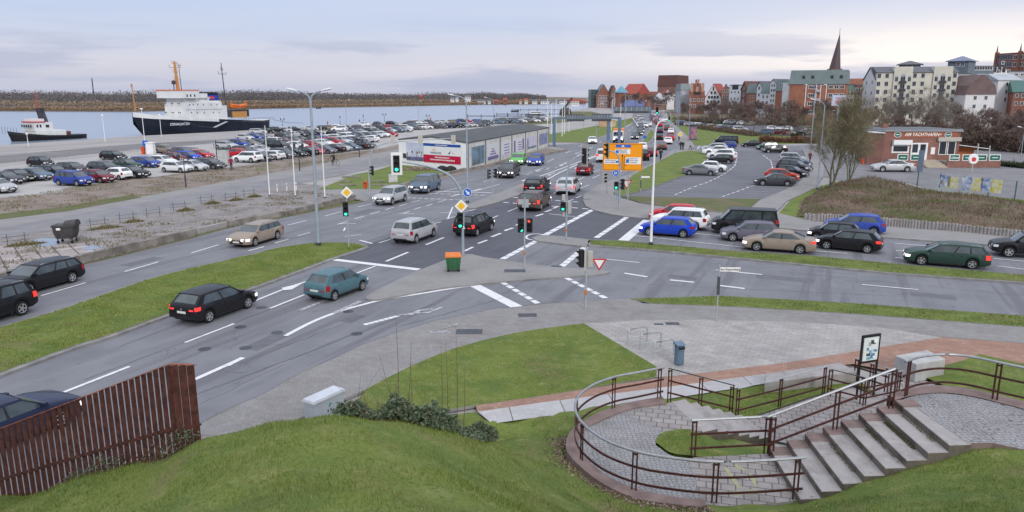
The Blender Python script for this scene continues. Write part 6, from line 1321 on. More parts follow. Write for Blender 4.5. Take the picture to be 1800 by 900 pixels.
def window(parent,x,y,z,w_,h_,fm=None,rz=0,arch=False,pm=None,mull=True,name='window'):
    k=(round(w_,2),round(h_,2),(fm or M_white).name,arch,(pm or M_wglass).name,mull)
    if k not in WCACHE:
        f=max(.06,w_*.09);b=MB().use(fm or M_white);b.box(0,w_,-.05,0,0,f).box(0,w_,-.05,0,h_-f,h_).box(0,f,-.05,0,f,h_-f).box(w_-f,w_,-.05,0,f,h_-f)
        if mull: b.box(w_/2-f*.3,w_/2+f*.3,-.045,0,f,h_-f)
        if arch: b.prism_y([(w_/2+w_/2*math.cos(t),h_+w_/2*math.sin(t)) for t in [math.pi*i/8 for i in range(9)]],-.04,0)
        p=MB().use(pm or M_wglass).box(f,w_-f,-.03,-.01,f,h_-f);WCACHE[k]=(b.mesh('window'),p.mesh('pane'))
    a,c=WCACHE[k];o=put(name,a,parent,(x,y,z),rz);put('pane',c,o);return o
def bld(name,label,pL,YL,pR,YR,pe,depth,roof,wm_,rm_,wins=(),z0=-.1,cat='building',extra=None,overh=.3):
    """facade from pixel column pL at distance YL to pR at YR; pe = eave row; roof = (kind, ridge row)"""
    a=Vector((gx(pL,YL,180),YL));c=Vector((gx(pR,YR,180),YR));u=c-a;Wd=u.length;Ym=(YL+YR)/2;he=ZT(pe,Ym);kind,pr=roof;hr=ZT(pr,Ym) if pr else he
    root=thing(name,label,cat,(a.x,a.y,0),math.atan2(u.y,u.x));D=depth;b=MB().use(wm_)
    if kind in ('flat','gable','hip','mansard'): b.box(0,Wd,0,D,z0,he)
    elif kind == 'front':
        b.prism_y([(0,z0),(Wd,z0),(Wd,he),(Wd/2,hr),(0,he)],0,D)
    elif kind == 'step':
        n=4;pts=[(0,z0),(Wd,z0),(Wd,he)];L_=[]
        for i in range(n): L_.append((Wd/2*(1-i/n),he+(hr-he)*(i+.6)/n))
        xs=[]
        for i in range(n): w2=Wd/2*(1-i/(n));zt_=he+(hr-he)*(i+1)/n;xs.append((w2,zt_))
        R_=[(Wd,z0)];
        prevz=he;right=[]
        for w2,zt_ in xs: right += [(Wd/2+w2,prevz),(Wd/2+w2,zt_)];prevz=zt_
        left=[(Wd-x,z) for x,z in right[::-1]]
        b.prism_y([(0,z0),(Wd,z0)]+right+left,0,.5);b.box(0.1,Wd-.1,.5,D,z0,he)
    b.build('wall',root)
    r=MB().use(rm_);o=overh
    if kind == 'flat': r.box(-.15,Wd+.15,-.15,D+.15,he+.002,he+.35)
    elif kind == 'gable':
        r.add([(-o,-o,he-.1),(Wd+o,-o,he-.1),(Wd+o,D/2,hr),(-o,D/2,hr),(-o,D+o,he-.1),(Wd+o,D+o,he-.1),(-o,-o,he-.3),(Wd+o,-o,he-.3),(-o,D+o,he-.3),(Wd+o,D+o,he-.3)],[(0,1,2,3),(3,2,5,4),(6,7,1,0),(6,0,3,4,8),(7,9,5,2,1)])
    elif kind == 'hip':
        k=min(Wd,D)/2*.9;r.add([(-o,-o,he),(Wd+o,-o,he),(Wd+o,D+o,he),(-o,D+o,he),(min(k,Wd/2),D/2,hr),(max(Wd-k,Wd/2),D/2,hr),(-o,-o,he-.2),(Wd+o,-o,he-.2),(Wd+o,D+o,he-.2),(-o,D+o,he-.2)],[(0,1,5,4),(1,2,5),(2,3,4,5),(3,0,4),(6,7,1,0),(7,8,2,1),(9,6,0,3)])
    elif kind == 'mansard':
        i_=1.0;r.add([(-o,-o,he),(Wd+o,-o,he),(Wd+o,D+o,he),(-o,D+o,he),(0,i_,hr),(Wd,i_,hr),(Wd,D-i_,hr),(0,D-i_,hr)],[(0,1,5,4),(1,2,6,5),(2,3,7,6),(3,0,4,7),(4,5,6,7),(3,2,1,0)])
    elif kind in ('front','step'):
        y0=-.3 if kind == 'front' else .5;hr2=hr+.12 if kind == 'front' else he+(hr-he)*.72;h0_=he
        r.add([(-o,y0,h0_-.15),(Wd/2,y0,hr2),(Wd+o,y0,h0_-.15),(-o,D,h0_-.15),(Wd/2,D,hr2),(Wd+o,D,h0_-.15),(-o,y0,h0_-.4),(Wd/2,y0,hr2-.25),(Wd+o,y0,h0_-.4)],[(0,1,4,3),(1,2,5,4),(0,6,7,1),(1,7,8,2)])
    rf=r.build('roof',root)
    for wset in wins:
        px0,px1,nx,py0,py1,ny,w_,h_=wset[:8];op=wset[8] if len(wset) > 8 else {}
        for i in range(nx):
            for j in range(ny):
                t=(px0+(px1-px0)*(i/(nx-1) if nx > 1 else .5));s=(t-pL)/(pR-pL);z=ZT(py0+(py1-py0)*(j/(ny-1) if ny > 1 else 0),Ym)
                if op.get('skip') and (i*7+j*3) % op['skip'] == 0: continue
                window(root,s*Wd-w_/2,-.004,z-h_/2,w_,h_,**{k: v for k,v in op.items() if k != 'skip'})
    root['W']=Wd;root['D']=D;del root['W'],root['D']
    if extra: extra(root,Wd,D,he,hr,Ym)
    return root
def sidewins(root,D,Wd,he,n,rows,w_,h_,left=True,**k):
    for i in range(n):
        for j in range(rows): window(root,-.004 if left else Wd+.004,D*(i+.7)/(n+.4) + (w_/2 if left else -w_/2),he-2.4-j*2.9,w_,h_,rz=-math.pi/2 if left else math.pi/2,**k)
Y=1280;a=XY(1463,169,Y);root=thing('church_spire','tall pointed dark spire rising over the big brick apartment house','church',(a[0],Y,0));w_=14
MB().use(MBD).box(-9,9,-9,9,0,ZT(121,Y)).build('tower',root)
n=8;b=MB().use(mat('copper_brown_spire',(.085,.06,.065),.6,var=.1));zt0,zt1=ZT(123,Y),ZT(57,Y);rr_=9.2
b.add([(rr_*math.cos(2*math.pi*(k+.5)/n),rr_*math.sin(2*math.pi*(k+.5)/n),zt0) for k in range(n)]+[(3.5,0,zt1)],[(k,(k+1) % n,n) for k in range(n)]);sp_=b.build('spire',root);MB().use(M_dark).tube([(3,0,zt1-2),(3,0,ZT(49,Y))],.35,5).build('cross',sp_)
def dormers(root,Wd,D,he,hr,Ym,fr=(.24,.40,.74,.90)):
    for f in fr:
        h=(he+hr)/2;window(root,Wd*f-.5,.2,h-.6,1.0,1.2,fm=M_rgrn,mull=False,name='skylight')
def big_extra(root,Wd,D,he,hr,Ym):
    dormers(root,Wd,D,he,hr,Ym)
    for s in (.30,.485,.56,.66): MB().use(M_white).box(Wd*s-.12,Wd*s+.12,-.22,-.008,3.5,he-.1).build('white_pillar',root)
    for j in range(4):
        MB().use(M_rendg).box(Wd*.49,Wd*.555,-.9,-.01,he-2.6-j*2.9,he-1.7-j*2.9).build('balcony',root)
    MB().use(M_rendg).box(-2.3,-.01,.2,D*.9,0,he+.5).build('stair_wing',root)
bld('apartment_house','large brick apartment house with steep grey-green roof under the church spire',1386,258,1485,250,148,13,('mansard',123),MBO,M_rgrn,[(1424,1424,1,153,197,4,1.5,1.3),(1431,1431,1,153,197,4,1.2,1.3),(1459,1478,3,153,197,4,1.4,1.3)],extra=big_extra)
def white_extra(root,Wd,D,he,hr,Ym):
    b=MB().use(M_rend).box(Wd*.21,Wd*.44,-.5,3,0,ZT(117,Ym)).build('projecting_bay',root);b2=MB().use(M_rend).box(Wd*.70,Wd*.93,-.5,3,0,ZT(117,Ym)).build('projecting_bay',root)
    for bb_,s0 in ((b,.21),(b2,.70)):
        for k,f in enumerate((.035,.115,.195)):
            for j in range(5):
                z=ZT(139+j*14.3,Ym)
                if k == 1: window(bb_,Wd*(s0+f)-.8,-.504,z-1.3,1.6,2.3,arch=(j == 0),fm=MATS['signal_dark'] if False else M_rendg)
                else: window(bb_,Wd*(s0+f)-.5,-.504,z-.8,1.0,1.5,arch=(j == 0),fm=M_rendg)
            if k == 1:
                for j in range(5): MB().use(M_dark).box(Wd*(s0+f)-1,Wd*(s0+f)+1,-1.3,-.51,ZT(139+j*14.3,Ym)-1.45,ZT(139+j*14.3,Ym)-.55).build('balcony',bb_)
    sidewins(root,D,Wd,he,3,4,.9,1.3,fm=M_rendg)
bld('apartment_house','cream six-storey apartment house with two projecting bays and arched top windows',1537,262,1678,256,126,13,('gable',116),M_rend,M_rdk,[(1541,1555,2,133,204,6,1.15,1.55,dict(fm=M_rendg)),(1590,1618,3,133,204,6,1.15,1.55,dict(fm=M_rendg)),(1671,1675,1,133,204,6,1.15,1.55,dict(fm=M_rendg))],extra=white_extra)
bld('side_wing','white gabled side wing at the left end of the cream apartment house',1514,275,1536,263,140,16,('front',118),M_rendw,M_rdk,[(1520,1530,2,145,200,4,.9,1.2,dict(fm=M_rendg))],cat='building')
bld('roof_house','dark roof pavilion with flared roof on top of the cream apartments',1574,275,1611,272,113,9,('hip',106),M_metal,M_rdk,[(1582,1604,6,116,116,1,.8,1.2)],z0=14,overh=.9)
bld('roof_house','grey-blue hip-roofed tower block behind the cream apartments',1658,290,1694,285,107,9,('hip',98),M_metal,mat('blue_slate',(.17,.20,.28),.6),[(1676,1684,2,113,113,1,1.3,1.6)],overh=.8)
bld('apartment_house','narrow grey upper-storey house between cream block and gambrel house',1678,262,1700,262,130,12,('flat',None),M_rendg,M_rdk,[(1684,1692,2,137,157,2,1.1,1.5,dict(fm=M_metal))])
bld('brick_house','plain red brick lower house below the narrow grey one',1677,259,1698,258,167,3,('flat',None),MBD,M_rdk,[(1683,1691,2,178,192,2,1.0,1.3)])
def gam_extra(root,Wd,D,he,hr,Ym):
    z1=ZT(166,Ym);z2=ZT(150,Ym);z3=ZT(131,Ym);MB().use(MBP).prism_y([(-.3,z1),(Wd+.3,z1),(Wd-.6,z2),(Wd*.56,z3),(Wd*.44,z3),(.6,z2)],-.25,D-.2).build('gable',root);p=root.children[-1]
    for f,z in ((.33,ZT(157,Ym)),(.68,ZT(157,Ym)),(.46,ZT(142,Ym))): window(p,Wd*f-.55,-.254,z-.6,1.1,1.1)
bld('gambrel_house','house with big purple-brown gambrel gable over a white lower wall',1696,250,1748,250,166,12,('flat',None),M_rendw,M_rbr,[(1713,1732,2,172,187,2,1.2,1.4)],extra=gam_extra)
bld('apartment_house','white stepped house with slim oval windows right of the gambrel house',1750,262,1790,262,140,12,('gable',129),M_rendw,M_rendg,[(1766,1779,2,148,175,3,.7,1.4,dict(mull=False))])
bld('brick_house','red brick house with a dark teal roof at the right edge',1779,255,1860,250,161,12,('gable',141),MBR,M_rteal,[(1786,1850,7,168,182,2,1.0,1.3)])
bld('apartment_house','house with long pale green roof behind the gambrel house',1728,300,1762,300,146,12,('gable',129),M_rendw,mat('pale_green_roof',(.22,.28,.28),.6),[])
bld('apartment_house','striped brick and white dormer house behind the gambrel roof',1722,330,1762,330,130,12,('mansard',118),MBR,mat('stripe_white',(.55,.53,.53),.7),[(1733,1757,4,124,124,1,1.4,3.0,dict(fm=M_rbr))])
bld('apartment_house','light grey long attic storey under the red castle building',1762,345,1850,345,126,12,('flat',None),M_rendg,M_rdk,[(1770,1800,4,131,131,1,1.6,1.2)])
def castle(root,Wd,D,he,hr,Ym):
    for f in (0,.47,.85,1.0): q=MB().use(MBR).box(Wd*f-.6,Wd*f+.6,-.6,1,14,he+1.0).use(M_rdk);q.add([(Wd*f-.3,-.3,he+1),(Wd*f+.3,-.3,he+1),(Wd*f+.3,.3,he+1),(Wd*f-.3,.3,he+1),(Wd*f,0,he+4.8)],[(0,1,4),(1,2,4),(2,3,4),(3,0,4)]);q.build('turret',root)
bld('castle_building','high red brick castle-like building with thin spires on the skyline, right edge',1741,372,1830,345,93,18,('flat',None),MBR,MBR,[(1746,1768,6,99,112,2,1.6,2.4,dict(fm=M_rendg)),(1776,1794,3,100,113,2,2.2,2.2,dict(fm=M_rend))],extra=castle)
bld('hotel_block','low flat pavilion roof between the hip tower and the castle building',1696,320,1740,320,117,10,('flat',None),M_metal,M_rdk,[(1705,1732,4,120,120,1,2.4,1.6)])
for nm,lb,*a in [
 ('apartment_house','brick house with green-grey roof left of the largest brick house',1362,285,1378,280,160,12,('mansard',140),MBO,M_rgrn,[(1370,1370,1,150,150,1,1.2,1.4)]),
 ('apartment_house','white glazed stair house left of the green-grey roof',1352,290,1362,288,145,10,('front',139),M_rendw,M_rdk,[(1355,1359,2,150,195,6,.7,1.2)]),
 ('apartment_house','white house with green-grey roof in the long row of gables',1337,300,1352,297,164,12,('mansard',147),M_rendw,M_rgrn,[(1341,1348,2,170,190,3,.9,1.2)]),
 ('apartment_house','narrow white gable with framework windows in the long row',1329,305,1337,303,152,10,('front',143),M_rendw,M_rdk,[(1333,1333,1,155,190,4,1.0,1.3)]),
 ('apartment_house','orange brick house with green-grey roof in the long row',1312,312,1329,308,164,12,('mansard',147),MBO,M_rgrn,[(1318,1324,2,170,190,3,.9,1.2)]),
 ('apartment_house','pale blue-grey flat house beside the white stepped gable',1281,400,1301,395,150,12,('flat',None),mat('pale_blue_render',(.50,.54,.58),.8),M_rdk,[(1291,1291,1,153,153,1,3.6,2.6,dict(fm=M_dark)),(1285,1297,3,162,185,3,1.0,1.3)]),
 ('gabled_house','slim red-brown gable right of the pale blue-grey house',1301,380,1312,375,158,12,('front',143),MBD,M_rbr,[(1306,1306,1,155,190,4,1.2,1.6)]),
 ('gabled_house','dark brick stepped gable between the white gable and the pale house',1267,420,1282,418,162,12,('step',148),MBB,M_rbr,[(1271,1278,2,160,180,3,1.0,1.8)]),
 ('gabled_house','white pointed gable house with small black windows and a chimney',1239,430,1267,425,172,14,('front',147),M_rendw,M_rred,[(1250,1256,2,163,163,1,1.2,1.6,dict(fm=M_rdk)),(1246,1261,4,171,171,1,1.2,1.6,dict(fm=M_rdk)),(1244,1263,4,179,187,2,1.2,1.6,dict(fm=M_rdk)),(1253,1253,1,156,156,1,.8,2.2,dict(fm=M_rdk,mull=False))]),
 ('gabled_house','tall red brick stepped gable with arched niches',1210,432,1238,430,166,14,('step',140),MBR,M_rred,[(1220,1229,4,164,164,1,1.0,2.0,dict(fm=M_rbr)),(1215,1234,3,154,154,1,1.5,5.0,dict(fm=MBO,pm=mat('niche',(.42,.27,.2),.8),mull=False)),(1225,1225,1,146,146,1,1.5,4.0,dict(fm=MBO,pm=MATS['niche'],mull=False)),(1214,1235,4,176,186,2,1.3,1.8)]),
 ('apartment_house','grey-green roofed house with red chimneys left of the stepped gable',1196,450,1212,450,158,14,('mansard',147),M_rendg,mat('grey_green_roof',(.19,.23,.23),.6),[]),
 ('brick_house','low brick houses with red roof between warehouse and stepped gable',1188,470,1213,455,174,14,('gable',163),MBR,M_rred,[(1192,1209,4,180,187,2,1.2,1.4)]),
 ('brick_house','small red house with white gable near the warehouse foot',1162,560,1185,560,172,14,('front',157),M_rendw,M_rred,[(1168,1176,3,165,165,1,1.6,1.6,dict(fm=M_rdk))]),
 ('brick_house','grey pavilion roof building in front of the big warehouse',1150,540,1172,540,176,12,('hip',163),MBB,mat('pale_slate',(.36,.38,.42),.6),[(1154,1168,5,181,181,1,1.6,1.8)]),
 ('warehouse','biggest dark brick warehouse with high roof and white letter band',1155,700,1189,690,152,30,('mansard',132),MBB,M_rbr,[(1160,1184,6,165,175,3,2,2)]),
 ('brick_house','long low brick wing left of the big warehouse',1108,690,1157,690,168,18,('mansard',161),MBR,mat('brown_roof2',(.17,.08,.06),.8),[(1112,1152,10,172,180,2,1.8,2)]),
 ('brick_house','blue-roofed hall with orange end in front of the low brick wing',1098,560,1133,560,187,14,('gable',176),MBO,M_rbl,[]),
 ('warehouse','brick warehouse with large red roof left of the turquoise tower',1091,650,1117,640,165,24,('gable',147),MBR,M_rred,[(1094,1112,5,170,184,3,2,2.2)]),
 ('office_block','brick and white gridded office block under the turquoise cone',1083,600,1099,600,171,14,('flat',None),M_rend,M_rdk,[(1086,1096,4,174,184,3,2.2,2.2,dict(fm=MBO))]),
 ('warehouse','brick gabled warehouse at the harbour, left end of the town',1048,640,1073,640,168,24,('front',148),MBR,M_rgrn,[(1054,1068,4,170,186,4,1.8,2)]),
 ('office_block','dark green glass block at the harbour edge of the town',1038,645,1050,645,158,20,('flat',None),mat('dark_green_glass',(.05,.09,.09),.3,var=.2,vs=.2),M_rdk,[(1041,1047,2,164,186,5,2.2,2.6,dict(fm=M_metal))]),
 ('brick_house','dark brick side house between harbour warehouse and turquoise tower',1073,635,1084,635,163,20,('front',150),MBB,M_rbr,[(1078,1078,1,168,184,3,1.8,2)]),
 ('apartment_house','distant red roof house right of the big brick apartments',1484,330,1510,325,150,12,('mansard',138),MBR,MBO,[(1488,1504,3,158,180,3,1.2,1.5)]),
 ('apartment_house','grey narrow house with balconies beside the big brick apartments',1486,262,1500,262,160,10,('mansard',150),M_rendg,M_rteal,[(1489,1496,2,164,200,4,1.4,1.4)]),
 ('brick_house','dark brick house at the left flank of the cream apartments',1500,285,1518,285,150,12,('flat',None),MBD,M_rdk,[(1504,1513,2,158,195,4,1.2,1.5)]),
 ]: bld(nm,lb,*a)
Y=590;a=XY(1092,169,Y);root=thing('corner_tower','small turquoise cone tower between two red roofs','tower',(a[0],Y,0));MB().use(MBR).lathe([(4.5,0),(4.5,ZT(163,Y))],12).build('tower',root);MB().use(M_turq).lathe([(5.5,ZT(163,Y)),(5.2,ZT(162,Y)),(.2,ZT(151,Y))],12).build('roof',root)
P0=Vector(G(702,290));P1=Vector(G(823,300));P2=Vector(G(965,257));hh=3.75
u1=P1-P0;W1=u1.length;root=thing('hall','long low white hall with posters and a dark flat gable roof','hall',(P0.x,P0.y,0),math.atan2(u1.y,u1.x));inv=Matrix.Rotation(-math.atan2(u1.y,u1.x),2)
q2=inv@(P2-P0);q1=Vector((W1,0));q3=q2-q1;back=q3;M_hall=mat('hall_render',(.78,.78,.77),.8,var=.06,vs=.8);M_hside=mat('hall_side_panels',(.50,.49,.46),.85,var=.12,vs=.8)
b=MB();fl=[(0,0),(W1,0),(q2.x,q2.y),(q2.x-W1,q2.y)]
ctr=hh+.55
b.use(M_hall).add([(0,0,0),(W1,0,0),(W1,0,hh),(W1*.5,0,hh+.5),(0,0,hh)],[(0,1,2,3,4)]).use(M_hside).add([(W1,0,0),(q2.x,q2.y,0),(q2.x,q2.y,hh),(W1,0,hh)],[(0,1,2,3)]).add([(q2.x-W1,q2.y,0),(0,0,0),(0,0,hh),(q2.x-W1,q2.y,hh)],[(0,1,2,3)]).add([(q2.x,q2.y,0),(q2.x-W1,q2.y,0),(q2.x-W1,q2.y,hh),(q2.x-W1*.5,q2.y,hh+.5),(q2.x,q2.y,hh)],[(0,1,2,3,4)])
b.build('wall',root)
MR=mat('hall_roof_felt',(.085,.088,.092),.85,var=.15,vs=.5);d=back.normalized()*-.08;e_=.08
r=MB().use(MR);f0=Vector((0,0))+d;f1=Vector((W1,0))+d;b0=Vector((q2.x-W1,q2.y));b1=Vector((q2.x,q2.y))
r.add([(f0.x-e_,f0.y,hh+.02),((f0.x+f1.x)/2,(f0.y+f1.y)/2,hh+.6),(f1.x+e_,f1.y,hh+.02),(b0.x-e_,b0.y,hh+.02),((b0.x+b1.x)/2,b0.y,hh+.6),(b1.x+e_,b1.y,hh+.02),(f0.x-e_,f0.y,hh-.13),((f0.x+f1.x)/2,(f0.y+f1.y)/2,hh+.45),(f1.x+e_,f1.y,hh-.13),(b1.x+e_,b1.y,hh-.13)],[(0,1,4,3),(1,2,5,4),(0,6,7,1),(1,7,8,2),(2,8,9,5)]);r.build('roof',root)
Ls=q3.length;us=q3.normalized();ya=math.atan2(us.y,us.x)
def side_poster(s0,s1,z0,z1,m,pr=.03,name='poster',parent=None):
    o_=MB().use(m).box(Ls*s0,Ls*s1,-pr,.0 if pr > 0 else .01,z0,z1).build(name,parent or root,loc=(W1,0,0) if parent is None else None,rz=ya if parent is None else 0);return o_
for s in (.0,.155,.305,.44,.62,.80,.99): side_poster(max(0,s-.004),s+.004,0,hh-.15,M_metal,.06,'pillar')
M_pb=mat('poster_blue_photo',(.16,.27,.38),.5,var=.5,vs=.7,col2=(.10,.11,.11));M_pl=mat('poster_lilac',(.48,.46,.55),.6,var=.15,vs=1);M_pv=mat('poster_violet',(.16,.13,.30),.6,var=.3);M_pg=mat('poster_pale',(.55,.56,.58),.6,var=.05)
p=side_poster(.03,.145,.5,3.0,M_pb);p=side_poster(.17,.29,.6,2.9,M_pg);side_poster(.175,.285,.6,1.1,M_pv,.035,'print',p);
for k in range(4): side_poster(.20+.01*k,.26-.01*k,1.3+.35*k,1.5+.35*k,M_pv,.035,'print',p)
p=side_poster(.32,.43,.6,2.9,M_pg);[side_poster(.35,.41,.9+.45*k,1.05+.45*k,M_pv,.035,'print',p) for k in range(4)];side_poster(.325,.42,.6,.95,M_pl,.037,'print',p)
p=side_poster(.46,.60,.6,2.9,M_pg);side_poster(.465,.485,.6,2.6,M_pv,.035,'print',p);side_poster(.575,.597,.8,2.7,M_pv,.035,'print',p);[side_poster(.52,.565,.9+.4*k,1.05+.4*k,M_pv,.035,'print',p) for k in range(4)]
p=side_poster(.64,.78,.6,2.8,M_pl);side_poster(.645,.66,.6,2.4,M_pv,.035,'print',p);side_poster(.66,.78,.6,.95,M_pb,.036,'print',p);side_poster(.83,.97,.7,2.8,mat('poster_slate',(.20,.22,.33),.6,var=.3,vs=1))
def fp_(x0,x1,z0,z1,m,pr=.04,name='print',parent=None): return MB().use(m).box(W1*x0,W1*x1,-pr,-pr+.035,hh*z0,hh*z1).build(name,parent or root)
bb1=fp_(.12,.375,.22,.90,mat('poster_harbour_photo',(.50,.54,.66),.5,var=.1,vs=.8),.06,'billboard')
fp_(.12,.375,.22,.36,mat('poster_dark_water',(.13,.12,.22),.6,var=.5,vs=2),.065,'print',bb1)
rq=random.Random(5)
for i in range(26): x=rq.uniform(.13,.36);z=rq.uniform(.34,.52);fp_(x,x+rq.uniform(.008,.02),z,z+rq.uniform(.03,.10),[MATS['red_brick'],M_white,MATS['dark_brick'],MATS['poster_lilac']][i % 4],.066+.0006*i,'print',bb1)
bb2=fp_(.38,.905,.20,.90,M_sgnw,.07,'billboard')
fp_(.38,.905,.80,.90,mat('banner_blue',(.02,.08,.33),.5),.076,'print',bb2);fp_(.38,.905,.20,.48,mat('banner_red',(.50,.01,.05),.5),.076,'print',bb2)
text('HANSE SAIL',.40,mat('print_navy',(.04,.04,.18),.5),bb2,(W1*.56,-.078,hh*.56))
MB().use(MATS['print_navy']).prism_y([(W1*.73,hh*.54),(W1*.755,hh*.54),(W1*.77,hh*.68)],-.076,-.071).use(MATS['banner_red']).prism_y([(W1*.775,hh*.69),(W1*.79,hh*.62),(W1*.815,hh*.55),(W1*.80,hh*.56)],-.076,-.071).build('emblem',bb2)
MB().use(MATS['banner_red']).tube([(W1*.535+.28*math.cos(t),-.078,hh*.66+.18*math.sin(t)) for t in [math.pi*k/8 for k in range(9)]],.03,4).use(M_sgny).box(W1*.52,W1*.55,-.079,-.072,hh*.63,hh*.66).build('emblem',bb2)
for k,(w_,n_) in enumerate(((.10,12),(.17,18))):
    b=MB().use(M_sgnw);rq=random.Random(k);x=.645-w_
    while x < .645+w_: ww=rq.uniform(.006,.012);b.box(W1*x,W1*(x+ww),-.080,-.077,hh*(.375-k*.09),hh*(.42-k*.09+rq.uniform(0,.01)));x += ww+.005
    b.build('small_print',bb2)
b=MB().use(M_sgnw)
for k in range(16): b.box(W1*(.55+.011*k),W1*(.557+.011*k),-.080,-.077,hh*.835,hh*.865)
b.build('small_print',bb2)
window(root,W1*.065,-.01,hh*.28,.7,.7,fm=M_metal)
for k,px in enumerate((777,792)):
    x,y=G(px,300+k*.5);b=MB().use(M_black);vs=[];n=10
    for j in range(5):
        for i in range(n): t=2*math.pi*i/n;rr=(1.0,1.05,.85,.5,.1)[j]*(1+.12*math.sin(i*3+j));vs.append((rr*.75*math.cos(t),rr*.5*math.sin(t),(0,.2,.45,.6,.68)[j]))
    b.add(vs,[(j*n+i,j*n+(i+1) % n,(j+1)*n+(i+1) % n,(j+1)*n+i) for j in range(4) for i in range(n)]);tag(b.build('covered_heap',loc=(x,y,.03)),('left' if k == 0 else 'right')+' of two black tarpaulin heaps at the foot of the hall','heap')
x,y=G(722,300);rg=np.random.default_rng(2);n=900;X=rg.normal(0,1.6,n);Y_=rg.normal(0,.6,n);Zz=np.abs(rg.normal(0,.25,n))*np.exp(-(X/2)**2);C=np.stack([X,Y_,Zz],1);o_=tri_cloud('rubble',leaf_tris(rg,C,.14,n),rand_mat('rubble_tones',[(.30,.16,.11),(.35,.32,.30),(.20,.10,.07),(.42,.38,.36)]));o_.location=(x+1,y+.8,.04);tag(o_,'heap of broken brick rubble on the lawn before the hall','rubble',kind='stuff')
M_rb=brickmat('restaurant_brick',(.28,.125,.09),(.20,.09,.07));Yr=G(1640,291)[1];x0=gx(1550,Yr,291);x1=gx(1680,Yr,291);Wr=x1-x0
root=thing('restaurant','single-storey red brick harbour restaurant with flat roof and raised terrace','restaurant',(x0,Yr,0),-.02);rr=Matrix.Identity(3);hR=ZT(229,Yr);kx=Wr/130.0
lx=lambda px: (px-1550)*kx
lz=lambda py: ZT(py,Yr)
MB().use(M_rb).box(0,Wr,0,9,0,hR-.15).build('wall',root)
MB().use(M_rb).prism([(-1.6,1.2),(0,0),(0,9),(1,9)],0,hR-.45).build('side_wall',root)
MB().use(M_rendg).box(-.15,Wr+.25,-.25,9.2,hR-.15,hR+.0).box(-.1,Wr+.2,-.2,9.1,hR+.08,hR+.12).use(mat('roof_felt',(.12,.13,.14),.8)).box(.2,Wr-.1,.2,8.9,hR+.12,hR+.15).build('roof',root)
MB().use(M_white).prism([(-1.8,1.1),(-.1,-.3),(-.1,9.1),(.9,9.2)],hR-.44,hR-.28).build('side_roof',root)
MB().use(M_rb).box(lx(1568),lx(1577),4,4.8,hR+.1,hR+.75).build('chimney',root)
MB().use(mat('sign_band',(.30,.10,.065),.7)).box(lx(1562),lx(1675),-.06,-.003,lz(242),lz(231.5)).build('sign_band',root);sb_=root.children[-1]
text('AM YACHTHAFEN',(lz(232.5)-lz(240.5))*1.05,mat('sign_cream',(.85,.82,.72),.5),sb_,(lx(1613.5),-.075,lz(236.5)),italic=.2,sx=.88)
for px in (1571,1658): MB().use(M_sgnw).lathe([(1,-.09),(1,-.062)],20,axis='y').use(mat('sign_green',(.015,.13,.09),.5)).lathe([(.86,-.095),(.86,-.09)],20,axis='y').use(M_sgnw).box(-.6,.6,-.1,-.095,-.12,.14).build('oval_sign',sb_,loc=(lx(px+.5),0,lz(236.5)));sb_.children[-1].scale=(.52,1,.40)
MB().use(M_sgnw).lathe([(.1,-.09),(.1,-.062)],10,axis='y').build('dot',sb_,loc=(lx(1645.5),0,lz(236)))
window(root,lx(1564),-.004,lz(269),lx(1594)-lx(1564),lz(254)-lz(269),name='window',mull=False);MB().use(M_sgnw).box(lx(1564),lx(1596),-.5,-.003,lz(254),lz(246)).build('awning',root)
dr=MB().use(M_white).box(lx(1597),lx(1626),-.06,-.003,lz(283),lz(251)).build('door',root)
for k in (0,1): MB().use(M_wglass).box(lx(1599.5+k*13.5),lx(1609+k*13.5),-.075,-.055,lz(268),lz(253.5)).build('pane',dr)
MB().use(M_beige).box(lx(1641),Wr+.05,-.35,-.003,lz(248),lz(241)).build('bay_fascia',root)
window(root,lx(1645),-.02,lz(272),lx(1659)-lx(1645)-.05,lz(248)-lz(272),mull=False);window(root,lx(1660),-.02,lz(272),lx(1674)-lx(1660),lz(248)-lz(272),mull=False)
MB().use(M_sgnw).box(lx(1632),lx(1639),-.05,-.003,lz(271),lz(259)).build('menu_board',root)
for i in range(6):
    s_=MB().use(mat('step_stone',(.38,.33,.27),.9)).box(lx(1606),lx(1641),-.45*(i+1)-.9,-.9 if i == 0 else -.45*i-.9,0,max(.08,.85-.14*i)).build('entrance_step',root)
MB().use(M_beige).box(lx(1598),lx(1641),-.9,-.003,0,.86).build('entrance_landing',root)
MG=MATS['sign_green']
def terrace(xa,xb,ya_,nm,pans):
    t=MB().use(M_rb).box(xa,xb,ya_,ya_+.25,0,1.15).build('terrace_wall',root);
    for (p0,p1,txt) in pans:
        q=MB().use(M_white).box(p0,p1,ya_-.06,ya_-.003,.95,1.85).use(M_white).box(p0,p1,ya_,ya_+.06,.95,1.85).use(MG).box(p0+.1,p1-.1,ya_-.075,ya_-.06,1.05,1.75).build('banner',t)
        if txt: text(txt,.5,M_sgnw,q,((p0+p1)/2,ya_-.085,1.4),italic=.2)
        else: MB().use(M_sgnw).box(p0+.35,p1-.35,ya_-.082,ya_-.076,1.35,1.45).build('print',q)
    return t
terrace(lx(1548),lx(1602),-2.6,'l',[(lx(1560),lx(1578),''),(lx(1582),lx(1601),'')])
t=terrace(lx(1643),lx(1733),-3.0,'r',[(lx(1645),lx(1662),'Lübzer'),(lx(1667),lx(1685),''),(lx(1689),lx(1708),''),(lx(1712),lx(1731),'')])
MB().use(M_rb).box(lx(1733)-.25,lx(1733),-2.75,3,0,1.15).build('terrace_wall',root)
MB().use(mat('terrace_floor',(.25,.24,.23),.9)).box(lx(1643),lx(1733)-.3,-2.74,3,0,.8).build('terrace_floor',root)
